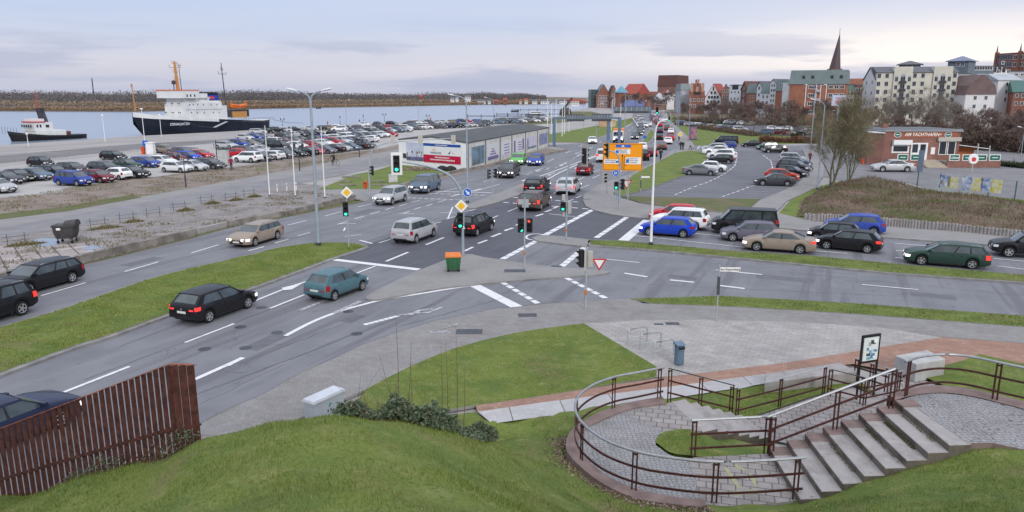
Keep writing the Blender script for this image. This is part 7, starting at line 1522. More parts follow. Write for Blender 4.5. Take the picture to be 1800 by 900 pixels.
MB().use(mat('orange_boards',(.50,.17,.06),.7)).box(Wr+.1,Wr+3.4,2,2.15,.8,2.5).use(M_white).prism_y([(Wr,2.9),(Wr+4.6,2.35),(Wr+4.6,2.43),(Wr,3.0)],.2,2.2).build('lean_to',root)
for k,px in enumerate((1697,1717)):
    MB().use(M_beige).tube([(lx(px),-2.2,.8),(lx(px),-2.2,3.3-.3*k)],.09,8).build('post',root)
sidewins(root,9,Wr,hR,1,1,1.0,1.0,left=False)
x,y=G(1708,303);rt=thing('oval_sign','round white ice-cream sign with red print on a pole before the terrace','sign',(x,y,0));MB().use(M_beige).tube([(0,0,0),(0,0,1.0)],.07,6).build('post',rt);MB().use(M_sgnw).lathe([(.62,-.12),(.68,-.05),(.68,.03)],20,(0,0,1.75),'y').use(mat('print_red',(.6,.05,.06),.5)).lathe([(.3,-.135),(.3,-.12)],12,(0,0,1.7),'y').build('sign_plate',rt)
x,y=G(1603,303);rt=thing('banner_flag','dark blue banner stand beside the entrance steps','banner',(x+1.0,y,0));MB().use(mat('banner_slate',(.10,.13,.18),.7)).box(-.35,.35,-.04,.04,.1,2.9).build('cloth',rt);MB().use(M_steel).tube([(.38,0,0),(.38,0,3)],.03,6).build('post',rt)
x,y=G(1611,336);root=thing('mesh_fence','green-grey wire mesh fence hung with posters in front of the forecourt','fence',(x,y,0));c=Vector(G(1860,367))-Vector((x,y));root.rotation_euler=(0,0,math.atan2(c.y,c.x));Lf=c.length;hf=2.1
for k in range(int(Lf/2.5)+1): MB().use(M_rteal).box(k*2.5-.04,k*2.5+.04,-.04,.04,0,hf).build('post',root)
b=MB().use(M_steel)
for k in range(14): b.box(0,Lf,-.008,.008,.08+k*.15,.092+k*.15)
for k in range(int(Lf/.2)): b.box(k*.2,k*.2+.008,-.006,.006,.05,hf-.03)
b.build('mesh',root)
M_py=mat('poster_yellow',(.66,.58,.03),.6,col2=(.75,.75,.7),vs=3);M_pw=mat('poster_mixed',(.80,.80,.80),.6,col2=(.15,.25,.5),vs=2)
k1=Lf/(1860-1611)*1.0
for i,(p0,zz,hh_,mm) in enumerate([(1645,1.0,.5,M_pg),(1657,.85,1.15,M_pw),(1671,.75,1.15,M_py),(1697,.75,1.3,M_pw),(1716,.75,1.3,M_py),(1732,.75,1.3,M_pw),(1749,.75,1.3,M_py),(1648,.05,.6,M_pg),(1667,.05,.6,M_pg),(1700,.05,.6,M_pg)]):
    xx=(p0-1611)*k1;MB().use(mm).box(xx,xx+1.05,-.06,-.035,zz,zz+hh_).build('poster',root)
x,y=G(1722,346);root=thing('palisade_wall','x','wall',(x,y,0));bpy.data.objects.remove(root)
pw=[Vector(G(*p)) for p in smooth_poly([(1413,388),(1480,391),(1560,397),(1650,405),(1800,421),(1960,438)],8)]
root=thing('palisade_wall','low grey concrete palisade wall holding the brown shrub bank','wall',(*pw[0],0));acc=0;b=MB().use(M_conc)
for i in range(len(pw)-1):
    d_=pw[i+1]-pw[i];nn=max(1,int(d_.length/.19));b.bar((*(pw[i]-pw[0]+Vector((0,.04))),.27),(*(pw[i+1]-pw[0]+Vector((0,.04))),.27),.10,.55);yq=math.atan2(d_.y,d_.x)
    for k in range(nn):
        c_=pw[i]+d_*((k+.5)/nn)-pw[0];hz=.62+.03*math.sin((i*nn+k)*1.9);b.lathe([(.10,-.1),(.10,hz-.03),(.07,hz)],6,(c_.x,c_.y,0))
b.build('palisades',root)
bank_px=[(1402,382),(1412,352),(1442,333),(1480,320),(1540,318),(1610,330),(1640,340),(1800,358),(1960,380),(1960,432),(1800,415),(1650,399),(1560,391),(1480,386),(1413,384)]
bp2=pix(bank_px);gxs=np.arange(12,66,.8);gys=np.arange(46,90,.8);PX=np.array(bp2)
def bank_z(x,y):
    d=np.full(np.shape(x),1e9)
    for i in range(len(bp2)):
        a=np.array(bp2[i]);c=np.array(bp2[(i+1) % len(bp2)]);e=c-a;t=np.clip(((x-a[0])*e[0]+(y-a[1])*e[1])/(e@e),0,1);d=np.minimum(d,np.hypot(x-a[0]-t*e[0],y-a[1]-t*e[1]))
    front=np.minimum(1,d/2.5);return .05+(.55+.2*np.sin(x*.5)*np.sin(y*.4))*front
b=MB().use(ground_mat('shrub_soil',[((.11,.085,.055),),((.16,.11,.085),.4,.45,.6),((.075,.085,.03),.25,.5,.62)],.95,.6,6));P=[Vector((x,y,0)) for x,y in bp2]
GXb,GYb=np.meshgrid(gxs,gys);ins=inpoly(GXb,GYb,bp2);idx={}
zb__=bank_z(GXb,GYb)
for j in range(len(gys)):
    for i in range(len(gxs)): idx[j,i]=len(b.v);b.v.append((float(GXb[j,i]),float(GYb[j,i]),float(zb__[j,i]) if ins[j,i] else .0))
for j in range(len(gys)-1):
    for i in range(len(gxs)-1):
        if ins[j,i] or ins[j+1,i] or ins[j,i+1] or ins[j+1,i+1]:
            if sum((ins[j,i],ins[j+1,i],ins[j,i+1],ins[j+1,i+1])) >= 2: b.f.append((idx[j,i],idx[j,i+1],idx[j+1,i+1],idx[j+1,i]));b.m.append(0)
o=b.build('shrub_bank',smooth=True);o['kind']='structure'
sheet('lawn',pix([(1366,379),(1390,352),(1433,330),(1480,318),(1480,340),(1430,386),(1413,387)])+[],.03,M_grass);sheet('lawn',pix([(1608,338),(1640,337),(1800,356),(1960,378),(1960,392),(1800,368),(1660,347)]),.25,M_grass,thick=.3)
M_shr=rand_mat('winter_shrub',[(.10,.052,.04),(.14,.08,.055),(.13,.125,.035),(.16,.10,.075),(.11,.06,.05),(.08,.11,.03)],patch=(.35,.52,.66,(.085,.115,.03)))
rg=np.random.default_rng(8);n=52000;x=rg.uniform(12,66,n);y=rg.uniform(46,90,n);k=inpoly(x,y,bp2);x,y=x[k],y[k];n=len(x);z=bank_z(x,y);h=rg.uniform(.12,.45,n)*(.6+.4*np.sin(x*.9)*np.sin(y*1.1)+.2);a=rg.uniform(0,6.28,n);V=np.zeros((n,3,3));w_=.025
V[:,0]=np.stack([x-np.cos(a)*w_,y-np.sin(a)*w_,z-.05],1);V[:,1]=np.stack([x+np.cos(a)*w_,y+np.sin(a)*w_,z-.05],1);V[:,2]=np.stack([x+rg.normal(0,.2,n),y+rg.normal(0,.2,n),z+h],1)
tag(tri_cloud('ground_cover',V,M_shr),'brown leafless ground-cover shrubs on the bank','shrubs',kind='stuff')
def gantry(label,pL,pR,pyb,pyt,boards,lod=0,left_post=True,right_w=False):
    x0,y0=G(pL,pyb);x1=gx(pR,y0,pyb);h=ZT(pyt,y0);root=thing('sign_gantry',label,'gantry',(x0,y0,0));Wg=x1-x0;r_=.28
    if left_post: MB().use(M_steelb2).box(-r_,r_,-r_,r_,0,h).build('post',root)
    for k in ((0,-2.2) if right_w else (0,)): MB().use(M_steelb2).box(Wg-r_+k,Wg+r_+k,-r_,r_,0,h).build('post',root)
    MB().use(M_steelb2).box(-r_,Wg+r_,-.2,.2,h-.35,h).build('beam',root)
    for (a,c,pt,pb) in boards:
        xa,xc=gx(a,y0,pyt)-x0,gx(c,y0,pyt)-x0;za,zb=ZT(pb,y0),ZT(pt,y0);bd=MB().use(M_metal).box(xa,xc,-.35,-.22,za,zb).build('sign_board',root)
        MB().use(M_dark).box(xa,xc,-.40,-.352,za,za+.3*(zb-za)).box(xa,xc,-.40,-.352,zb-.12,zb).build('frame',bd)
        b=MB().use(M_rendg)
        for q in range(7): b.box(xa+(xc-xa)*(q+.4)/7,xa+(xc-xa)*(q+.5)/7,-.39,-.353,za+.35*(zb-za),zb-.15)
        b.build('ribs',bd)
M_steelb2=mat('gantry_blue',(.10,.16,.25),.5,var=.1)
gantry('blue sign gantry across the left lanes with two grey boards seen from behind',974,1088,257,206,[(996,1027,201,213),(1040,1075,200,213)],right_w=True)
gantry('farther sign gantry with one long grey board over the queue',1076,1143,212,190,[(1079,1142,187,199)])
x,y=G(1217,246);rt=thing('advertising_column','advertising column with orange posters and dark cap on the far lawn','advertising column',(x,y,0));h=ZT(218,y)
MB().use(mat('poster_orange',(.5,.2,.12),.6,col2=(.12,.12,.28),vs=1.2)).lathe([(.95,.3),(.95,h-.4)],16).build('drum',rt);MB().use(M_dark).lathe([(1.2,h-.4),(1.25,h-.2),(.8,h)],16).build('cap',rt);MB().use(M_dark).lathe([(1.05,0),(1.0,.3)],16).build('base',rt)
x,y=G(266,271);rt=thing('ticket_kiosk','small white parking kiosk with a blue sign on the quay','kiosk',(x,y,0));h=ZT(247,y);MB().use(M_white).box(-.6,.6,-.5,.5,0,1.9).build('body',rt);MB().use(M_white).box(-.7,.7,-.6,.6,1.9,2.05).build('roof',rt);MB().use(M_steel).tube([(-.9,0,0),(-.9,0,h)],.06,6).build('post',rt);MB().use(M_sgnb).box(-1.3,-.4,-.06,0,h-1.0,h).build('sign_plate',rt);MB().use(mat('litter_red',(.55,.07,.02))).box(-1.6,-1.1,-.2,.2,0,1.3).build('ticket_machine',rt)
x,y=G(394,291);rt=thing('hut','small translucent shelter beside the pedestrian in red','shelter',(x,y,0));MB().use(mat('shelter_panel',(.42,.43,.42),.4)).box(-.7,.7,-.4,.4,.1,2.3).build('panel',rt);MB().use(M_dark).box(-1.0,-.9,-.05,.05,0,3.6).build('post',rt);MB().use(M_dark).box(-.75,.75,-.45,.45,2.3,2.38).build('roof',rt)
x,y=G(994,203);rt=thing('harbour_crane','old dark wooden harbour crane with slanting jib by the water','crane',(x,y,0));h=ZT(189,y);M_cr=mat('old_timber',(.07,.065,.07),.8,var=.2)
MB().use(M_cr).lathe([(3.2,0),(3.1,h*.45),(2.6,h*.8),(1.2,h)],16).build('drum',rt);j=XY(1006,172,y);MB().use(M_cr).bar((-1.5,0,h*.7),(j[0]-x,0,j[2]),1.0,1.1).bar((1.5,0,h*.4),((j[0]-x)*.6,0,h+(j[2]-h)*.45),.4,.4).build('jib',rt)
x,y=G(1067,223);rt=thing('kiosk','small orange and cream kiosk on the left lawn below the gantry','kiosk',(x,y,0));MB().use(mat('kiosk_orange',(.5,.24,.12),.7,col2=(.45,.40,.28),vs=.7)).box(-2.6,2.6,-1.2,1.2,0,2.3).build('body',rt);MB().use(M_rend).box(-2.8,2.8,-1.4,1.4,2.3,2.5).build('roof',rt)
for i,(xa,xb,py,l) in enumerate([(822,940,204,'long thin dark jetty left of the white boat'),(873,985,200.5,'farther thin jetty behind the white boat'),(900,990,193,'distant thin jetty at the marina')]):
    a=Vector(G(xa,py,-.3));c=Vector(G(xb,py,-.3));b=MB().use(M_dark).bar((a.x,a.y,-.3),(c.x,c.y,-.3),1.6,.35)
    rt=thing('jetty',l,'jetty',(0,0,0));b.build('deck',rt);bb_=MB().use(M_dark);nn=int((c-a).length/6)
    for k in range(nn): q=a+(c-a)*k/nn;bb_.tube([(q.x,q.y+.6,-2),(q.x,q.y+.6,.6)],.16,5)
    bb_.build('piles',rt)
def small_boat(px,py,L_,label,yaw=0,cab=True,hullm=M_white):
    x,y=G(px,py,-1.5);rt=thing('motor_boat',label,'boat',(x,y,-1.5),yaw);b=MB().use(hullm);rows=[]
    for s,wd,zt_ in ((0,.85,1.1),(.2,1,1.1),(.5,1,1.15),(.8,.7,1.35),(1,.05,1.6)): X=L_*(s-.5);w2=L_*.15*wd;rows += [(X,-w2,zt_),(X*.96,-w2*.75,-.2),(X*.96,w2*.75,-.2),(X,w2,zt_)]
    b.add(rows,[(i*4+k,i*4+k+1,(i+1)*4+k+1,(i+1)*4+k) for i in range(4) for k in range(3)]+[(i*4+3,i*4,(i+1)*4,(i+1)*4+3) for i in range(4)]+[(0,1,2,3)]);b.build('hull',rt)
    if cab: MB().use(M_white).box(-L_*.3,L_*.15,-L_*.1,L_*.1,1.1,2.6).build('cabin',rt);MB().use(M_wglass).box(-L_*.28,L_*.155,-L_*.102,L_*.102,1.9,2.35).build('window',rt);MB().use(M_dark).tube([(0,0,2.6),(0,0,4.6)],.08,5).build('mast',rt)
small_boat(944,204,14,'white motor yacht with dark mast top moored at the marina',.1)
small_boat(905,197,6,'tiny dark boat lying at the farther jetty',.0,False,M_dark);small_boat(1010,187,10,'white boat behind the harbour crane',.2);small_boat(560,191,5,'tiny dark boat under the far reed bank',0,False,M_dark)
# ---------------- bare trees ----------------
M_bark=mat('bark',(.12,.10,.085),.9,var=.3,vs=3,bump=.3);M_bark2=mat('mossy_bark',(.15,.145,.10),.9,var=.3,vs=3,bump=.3)
M_tw1=rand_mat('purple_twigs',[(.11,.078,.07),(.16,.115,.10),(.21,.155,.135),(.13,.095,.085)]);M_tw2=rand_mat('olive_twigs',[(.14,.125,.07),(.20,.17,.11),(.24,.22,.13),(.12,.10,.07)]);M_tw3=rand_mat('grey_twigs',[(.20,.175,.155),(.28,.25,.225),(.14,.12,.105)])
def bare_tree(seed,h=9.0,spread=.42,levels=4,kids=(5,5,4),stems=1,tm=M_bark,cm=M_tw1,tw=.03,dens=1.0,up=.35,low=.3):
    r=random.Random(seed);tk=MB().use(tm);segs=[];tips=[]
    def grow(p,d,L_,rad,lv):
        n=3;pts=[p];rs=[rad];q=p
        for i in range(n):
            d=(d+Vector((r.gauss(0,.13),r.gauss(0,.13),up*.12))).normalized();q=q+d*L_/n;pts.append(q);rs.append(rad*(1-.55*(i+1)/n))
        if lv < 2: tk.tube(pts,rs,6 if lv == 0 else 4,caps=False)
        else:
            for i in range(n): segs.append((pts[i],pts[i+1],max(rs[i],.012)))
        if lv >= levels-1: tips.append((q,d));return
        k=kids[min(lv,len(kids)-1)]
        for i in range(k):
            t=low+(1-low)*(i+.6)/k if lv == 0 else .25+.75*(i+.6)/k;j=min(n-1,int(t*n));f=t*n-j;b0=pts[j].lerp(pts[j+1],f);a=2.4*i+r.uniform(-.5,.5);x=d.cross(Vector((.3,.2,.9))).normalized();y=d.cross(x)
            ang=spread+r.uniform(.0,.45);nd=(d*math.cos(ang)+(x*math.cos(a)+y*math.sin(a))*math.sin(ang)+Vector((0,0,up*.5))).normalized();grow(b0,nd,L_*r.uniform(.45,.68)*(1.15-.35*t),rad*(1-.5*t)*.6,lv+1)
    for s in range(stems): grow(Vector((r.uniform(-.3,.3),r.uniform(-.3,.3),-.1)) if stems > 1 else Vector((0,0,-.1)),Vector((r.uniform(-.3,.3),r.uniform(-.3,.3),1)).normalized() if stems > 1 else Vector((.02,0,1)),h*.62,h*.016*(.8 if stems > 1 else 1.15),0)
    V=[];rg=np.random.default_rng(seed)
    for a,c,w_ in segs:
        d=(c-a).normalized();s=Vector((d.y,-d.x,.1)).normalized()*w_;V += [(a-s,a+s,c),(a+Vector((0,0,w_)),a-Vector((0,0,w_)),c)]
    k=int(20*dens)
    for q,d in tips:
        for i in range(k):
            o=Vector(rg.normal(0,.25,3)*h*.05);e=(d+Vector(rg.normal(0,.6,3))).normalized()*h*rg.uniform(.05,.13);s=Vector(rg.normal(0,1,3)).normalized()*tw*.03;V.append((q+o-s,q+o+s,q+o+e))
    return tk.mesh('trunk',True),np.array([[tuple(p) for p in t] for t in V]),cm
TREES={}
def tree(key,px,py,label,sc=1.0,group='bare trees in front of the houses',Y=None,z=0):
    if Y is None: x,y=G(px,py)
    else: x,y=gx(px,Y,200),Y
    if key not in TREES:
        tm,V,cm=TDEF[key];rt=thing('bare_tree',label,'tree',(x,y,z),0,group);put('trunk',tm,rt);tri_cloud('crown',V,cm,rt);TREES[key]=rt
    else: rt=tree_copy(TREES[key],(x,y,z),0,1,label,group)
    rt.rotation_euler=(0,0,rnd.uniform(0,6.28));rt.scale=(sc*rnd.uniform(.92,1.1),)*2+(sc,);rt['group']=group;return rt
TDEF={'a': bare_tree(1,dens=1.5,tw=.9),'b': bare_tree(2,spread=.5,dens=1.6,tw=.9),'c': bare_tree(3,spread=.35,kids=(6,5,4),dens=1.4,tw=.9),'d': bare_tree(4,h=8,spread=.6,kids=(5,4,4),cm=M_tw3,tm=M_bark2,dens=.9,tw=.8),
        'o': bare_tree(5,h=11,stems=3,spread=.32,kids=(6,5,4),cm=M_tw2,tm=M_bark2,dens=1.2,tw=.55,low=.12),'w': bare_tree(6,h=10,spread=.55,kids=(6,5,4),cm=M_tw3,tm=M_bark2,dens=.9,tw=.6,low=.2)}
gt_='bare trees beside the footpath'
tree('o',1462,332,'largest bare tree with mossy yellow stems beside the footpath lamp',.92,gt_);tree('o',1492,322,'bare multi-stemmed tree just right of the largest one',.72,gt_);tree('o',1438,268,'smaller bare tree behind the largest one, by the car park corner',.7,gt_)
rt_=random.Random(12);i_=0
def trow(n,p0,p1,Y0,Y1,keys,sc,text,jit=6):
    for i in range(n):
        t=(i+.5)/n;px=p0+(p1-p0)*t+rt_.uniform(-jit,jit);Y=Y0+(Y1-Y0)*t+rt_.uniform(-5,5);tree(rt_.choice(keys),px,0,'bare tree, %s from the left %s' % (ordinal(i),text),sc*rt_.uniform(.82,1.15),Y=Y)
trow(13,1192,1385,330,215,'abc',.88,'in the row before the gabled houses')
trow(11,1225,1400,270,175,'abcd',.75,'in the nearer row before the gables')
trow(8,1385,1520,215,205,'abc',.9,'below the big brick apartment house')
trow(11,1515,1700,225,200,'abcw',.88,'in front of the cream apartments')
trow(8,1505,1690,165,150,'abc',.72,'directly behind the restaurant')
trow(4,1545,1660,175,170,'w',1.15,'among the pale crowns before the cream apartments',12)
trow(10,1690,1830,215,170,'abcd',.8,'at the right edge below the houses')
trow(8,1690,1830,150,130,'abc',.72,'on the slope right of the restaurant')
trow(6,1060,1180,560,420,'abc',1.3,'between the far queue and the warehouses')
M_hedge=rand_mat('undergrowth',[(.10,.068,.058),(.15,.105,.085),(.19,.135,.11),(.11,.10,.06)])
def hedge(px0,py0,px1,py1,h,dpt,label,n=9000,m=None,w_=.05,ln=.8):
    a=Vector(G(px0,py0));c=Vector(G(px1,py1));u=c-a;rg=np.random.default_rng(int(px0));t=rg.uniform(0,1,n);d=rg.uniform(-dpt/2,dpt/2,n);nn=u.normalized();X=u.x*t-nn.y*d;Y_=u.y*t+nn.x*d;Z=rg.uniform(0,1,n)**.8*h*(.75+.25*np.sin(t*u.length*.8+1)*np.sin(t*u.length*.31));V=np.zeros((n,3,3));q=rg.normal(0,1,(n,3))*w_;e=rg.normal(0,.35,(n,3))*ln;e[:,2]=np.abs(e[:,2])
    P_=np.stack([X,Y_,Z],1);V[:,0]=P_-q;V[:,1]=P_+q;V[:,2]=P_+e;o=tri_cloud('hedge',V,m or M_hedge);o.location=(a.x,a.y,0);return tag(o,label,'hedge')
hedge(1225,226,1330,240,1.5,3,'brown leafless hedge behind the far lawn',7000);hedge(1335,250,1440,252,1.5,3,'reddish hedge above the row of cars at the far road',6000,rand_mat('reddish_hedge',[(.16,.07,.045),(.22,.11,.07),(.09,.07,.05)]))
hedge(1392,249,1406,249.5,2.0,2,'dark evergreen shrub at the far road beside the reddish hedge',1500,rand_mat('evergreen',[(.03,.04,.02),(.06,.075,.035)]))
hedge(1500,262,1545,258,3.6,10,'tall undergrowth left behind the restaurant',14000,w_=.06);hedge(1540,246,1700,250,4.0,10,'tall brown undergrowth behind the restaurant roof',22000,w_=.06);hedge(1690,258,1900,272,4.2,12,'tall brown undergrowth at the right edge',30000,w_=.07);hedge(1190,215,1420,222,2.5,8,'brown thicket along the foot of the gabled houses',14000,w_=.09)
hedge(1700,285,1850,300,.5,2.5,'low green-brown verge shrubs right of the restaurant terrace',5000,MATS['evergreen'])
sheet('earth_ground',pix([(1192,224),(1178,208),(1172,200),(1170,188),(3200,192),(2600,300),(1800,277),(1690,262),(1600,256),(1440,254),(1420,246),(1330,233),(1250,215)]),-.006,ground_mat('brown_ground',[((.115,.09,.065),),((.16,.12,.095),.2,.4,.6),((.09,.10,.04),.12,.52,.6)],.95,.3,4))
sheet('side_yard',pix([(1190,208),(1440,224),(1440,243),(1345,243),(1300,234),(1195,222)]),.0,M_asph3)
# ---------------- far shore ----------------
M_reed=rand_mat('reeds',[(.26,.18,.11),(.32,.23,.15),(.22,.15,.10),(.28,.21,.16)]);M_wood=rand_mat('far_wood',[(.115,.108,.115),(.14,.128,.132),(.125,.115,.12),(.155,.142,.14)])
sh=[G(px,py,-1.5) for px,py in [(-700,204),(-400,200),(0,195.5),(230,196.5),(420,192),(520,190),(700,187),(860,184),(960,183.5)]]
def band(name,off0,off1,h0,h1,n,size,m,label,seed,t0=0,hp=.6,zb=-.9):
    rg=np.random.default_rng(seed);P_=np.array(sh);k=len(P_)-1;t=rg.uniform(t0,k-.001,n);i=t.astype(int);f=(t-i)[:,None];c=P_[i]*(1-f)+P_[i+1]*f;s=1+rg.uniform(off0,off1,n)[:,None]/np.linalg.norm(c,axis=1)[:,None];c=c*s;X=c[:,0];rc=rg.uniform(0,1,4000);hh=h0+(h1-h0)*(.35+.2*np.sin(X*.021+seed)+.15*np.sin(X*.083)+.5*rc[(np.abs(X)/9+np.abs(c[:,1])/23).astype(int) % 4000]**1.6);Z=zb+rg.uniform(0,1,n)**hp*hh;V=np.zeros((n,3,3));C=np.stack([X,c[:,1],Z],1)
    sv=rg.normal(0,.22,(n,3))*size;lean=rg.normal(0,.7,(n,3))*size;lean[:,2]=rg.uniform(-.6,1.5,n)*size;V[:,0]=C-sv;V[:,1]=C+sv;V[:,2]=C+lean
    return tag(tri_cloud(name,V,m),label,'vegetation',kind='stuff')
band('reeds',2,30,1.6,3.2,60000,1.0,M_reed,'rusty reed belt along the far bank',1)
band('far_meadow',90,130,4,7,40000,1.2,rand_mat('meadow',[(.24,.19,.13),(.32,.25,.19),(.16,.12,.09)]),'pale winter meadow behind the reeds',5)
band('far_wood',130,320,5,12.5,170000,1.2,M_wood,'brown leafless wood across the river',2);band('far_wood',300,700,9,18,120000,1.6,M_wood,'farther leafless wood on the horizon across the river',3)
band('far_bushes',25,85,.8,4,26000,1.1,M_wood,'scattered brown bushes on the far bank',4)
rt_=random.Random(4);hm=[M_rendw,M_rend,M_rendg,MBR]
HOUSE=[(490,164,14,'w'),(505,163,18,'g'),(740,166,12,'r'),(795,170,14,'w'),(803,168,10,'w'),(822,166,20,'w'),(846,176,30,'w'),(872,175,12,'r'),(888,172,14,'r'),(860,180,10,'w'),(915,177,8,'e'),(925,173,12,'e'),(958,182,30,'w'),(990,181,26,'w'),(940,180,18,'w'),(1010,183,30,'e'),(1025,178,20,'r'),(975,176,18,'g'),(1000,173,12,'r')]
for i,(px,py,w_,c) in enumerate(HOUSE):
    Y=1010;x=gx(px,Y,py);zt_=ZT(py-2,Y);m={'w': M_rendw,'g': M_rendg,'r': MBR,'e': M_rend}[c];rt=thing('distant_house','%s from the left of the small houses across the river' % ordinal(i),'house',(x,Y,-.9),0,'houses across the river');w2=w_*.38;hh_=max(4,min(10,zt_-3))
    MB().use(m).box(-w2/2,w2/2,0,9,0,hh_).build('wall',rt);MB().use(M_rred if c in 'er' else M_rdk).add([(-w2/2-.5,-.5,hh_),(w2/2+.5,-.5,hh_),(w2/2+.5,9.5,hh_),(-w2/2-.5,9.5,hh_),(-w2/2,4.5,hh_+2.4),(w2/2,4.5,hh_+2.4)],[(0,1,5,4),(1,2,5),(2,3,4,5),(3,0,4)]).build('roof',rt)
    b=MB().use(M_wglass)
    for k in range(3): b.box(-w2*.38+k*w2*.3,-w2*.38+k*w2*.3+w2*.14,-.1,-.01,hh_-2.4,hh_-1.2)
    b.build('window_row',rt)
x=gx(164,900,160);rt=thing('radio_mast','thin dark mast above the far wood on the left','mast',(x,900,0));b=MB().use(M_dark).tube([(0,0,0),(0,0,ZT(137,900))],[.9,.5],4)
for k in range(4): b.box(-1,1,-.3,.3,ZT(150-k*3,900),ZT(149.4-k*3,900))
b.build('lattice',rt)
# ---------------- ships ----------------
M_navy=mat('navy_hull',(.012,.015,.026),.45,var=.15,vs=.5);M_hullw=mat('ship_white',(.64,.64,.63),.5,var=.07,vs=.4);M_mast=mat('mast_orange',(.45,.22,.07),.6,var=.15);M_ob=mat('lifeboat_orange',(.62,.14,.02),.5);M_stern=mat('stern_grey',(.05,.05,.06),.7,var=.4,vs=.6)
pB=Vector(G(271,239.3,-1.5));pS=Vector(G(481,226,-1.5));ax=pB-pS;Ls_=ax.length;root=thing('icebreaker_ship','moored museum ship with navy hull, white superstructure and orange mast','ship',(pS.x,pS.y,-1.5),math.atan2(ax.y,ax.x));nrm_=Vector((-ax.y,ax.x)).normalized();side_s=1 if nrm_.dot(pS) > 0 else -1
Wb=5.0
def sx_(px,y=0):
    k=(px-900)/FPX;q=pS+nrm_*side_s*y;e=(pB-pS)/Ls_;return (k*(q.y*cP+11.3*sP)-q.x)/(e.x-k*e.y*cP)
def sz(px,py):
    t=sx_(px)/Ls_;Y=pS.y+(pB.y-pS.y)*t+1.0;return ZT(py,Y)+1.5
def syw(k): return side_s*k
prof=[(-.6,3.2,.55),(.02,3.1,.8),(.1,3.0,.95),(.3,3.5,1),(.5,4.1,1),(.7,4.9,.98),(.85,5.6,.78),(.95,6.0,.45),(1.0,6.4,.22),(1.04,6.8,.02)]
b=MB().use(M_navy);rows=[]
for s,zt_,wd in prof:
    s_=s if s > 0 else s*.03;X=s_*Ls_;yo=lambda k: side_s*(Wb-Wb*k)
    zk=.75 if s > .0 else 1.0;bowx=X-(max(0,s-.9)*Ls_*.45)
    w0=wd*.72 if s > .8 else wd*.93
    rows += [(bowx,side_s*(Wb-Wb*w0),-.3),(X-(max(0,s-.95)*Ls_*.2),side_s*(Wb-Wb*wd*.96),zt_*.45),(X,side_s*(Wb-Wb*wd),zt_*.80),(X,side_s*(Wb-Wb*wd),zt_),(X,side_s*(Wb+Wb*wd),zt_),(X,side_s*(Wb+Wb*wd),zt_*.5),(bowx,side_s*(Wb+Wb*w0),-.3)]
for i in range(len(prof)-1):
    for k in range(6):
        b.use(M_hullw if (k == 2 and i >= 4) or (k == 3) else (M_stern if i < 3 and k == 2 else M_navy));o=i*7;b.f.append((o+k,o+7+k,o+8+k,o+1+k));b.m.append(b.cm)
b.v=rows;b.f.append(tuple(range(7)));b.m.append(b.mats.index(M_navy));hull=b.build('hull',root)
txt=text('STEPHAN JANTZEN',1.05,M_sgnw,hull,(0,0,0),sx=.85);txt.location=(sx_(318),-.02*side_s-.05*side_s,3.05);txt.rotation_euler=(R(90),0,0 if side_s > 0 else math.pi)
def sbox(p0,p1,py0,py1,y0,y1,m,name,parent=None): a,c=sorted((sx_(p0,y0),sx_(p1,y0)));mid=(p0+p1)/2;return MB().use(m).box(a,c,*sorted((side_s*y0,side_s*y1)),sz(mid,py1),sz(mid,py0)).build(name,parent or root)
d1=sbox(330,402,186,212,1.0,9,M_hullw,'deckhouse');d2=sbox(330,372,172,186.2,1.4,8.6,M_hullw,'deckhouse');d2b=sbox(331,394,180,192,.8,8.9,M_hullw,'deckhouse');br=sbox(328,356,159,172.5,-.1,10.1,M_hullw,'bridge');d3=sbox(354,370,164,176,1.4,8.6,M_hullw,'deckhouse')
sbox(327.5,356.5,157.8,159.3,-.2,10.2,M_ob,'orange_trim',br);d4=sbox(366,392,177,192,2.0,8,M_hullw,'deckhouse')
def port(parent,px,py,w_,h_,y,m=M_wglass): X=sx_(px,y);z=sz(px,py);MB().use(m).box(X-w_/2,X+w_/2,*sorted((side_s*y,side_s*(y-.06))),z-h_/2,z+h_/2).build('window',parent)
def portf(parent,px,y,pz,w_,h_,m=M_wglass):
    X=sx_(px,0);z=sz(px,pz);MB().use(m).box(X-.02,X+.06,*sorted((side_s*(y-w_/2),side_s*(y+w_/2))),z-h_/2,z+h_/2).build('window',parent)
for k in range(8): portf(br,328,.8+k*1.2,168,.62,.75)
for px in (335,341,348): port(br,px,168,.5,.7,-.1)
for k,y in enumerate((2.1,2.7,4.7,5.3,7.4,8.0)): portf(d2,330,y,182,.3,.42);portf(d1,330,y,198,.3,.42)
for px in (340,350,362,378,388): port(d1,px,198,.28,.42,1.0)
for px in (338,344,352,362,375,385): port(d2b,px,184,.28,.42,.8)
fu=sbox(367,389,167,176.5,3,7,mat('funnel_blue',(.02,.05,.30),.5),'funnel');sbox(368,388,162,167.2,3.2,6.8,M_navy,'funnel_cap',fu);sbox(370,382,169.5,174,2.9,3.1,mat('funnel_red',(.5,.05,.09),.5),'funnel_band',fu);MB().use(M_sgnw).box(sx_(387),sx_(384.5),*sorted((side_s*2.9,side_s*3)),sz(385,174),sz(385,170)).build('emblem',fu)
def smast(px,py0,px1,py1,r0,m,arms,label='mast',y=5):
    a=Vector((sx_(px,y),side_s*y,sz(px,py0)));c=Vector((sx_(px1,y),side_s*y,sz(px,py1)));o_=MB().use(m).tube([a,c],[r0,r0*.55],7).build(label,root);b=MB().use(m)
    for t,l_ in arms: p=a.lerp(c,t);b.bar(p+Vector((l_/2,0,0)),p-Vector((l_/2,0,0)),.14,.14);b.bar(p+Vector((l_/2,0,0)),p+Vector((l_/2,0,.9)),.08,.08);b.bar(p-Vector((l_/2,0,0)),p-Vector((l_/2,0,-.7)),.08,.08)
    b.build('crosstrees',o_);return o_
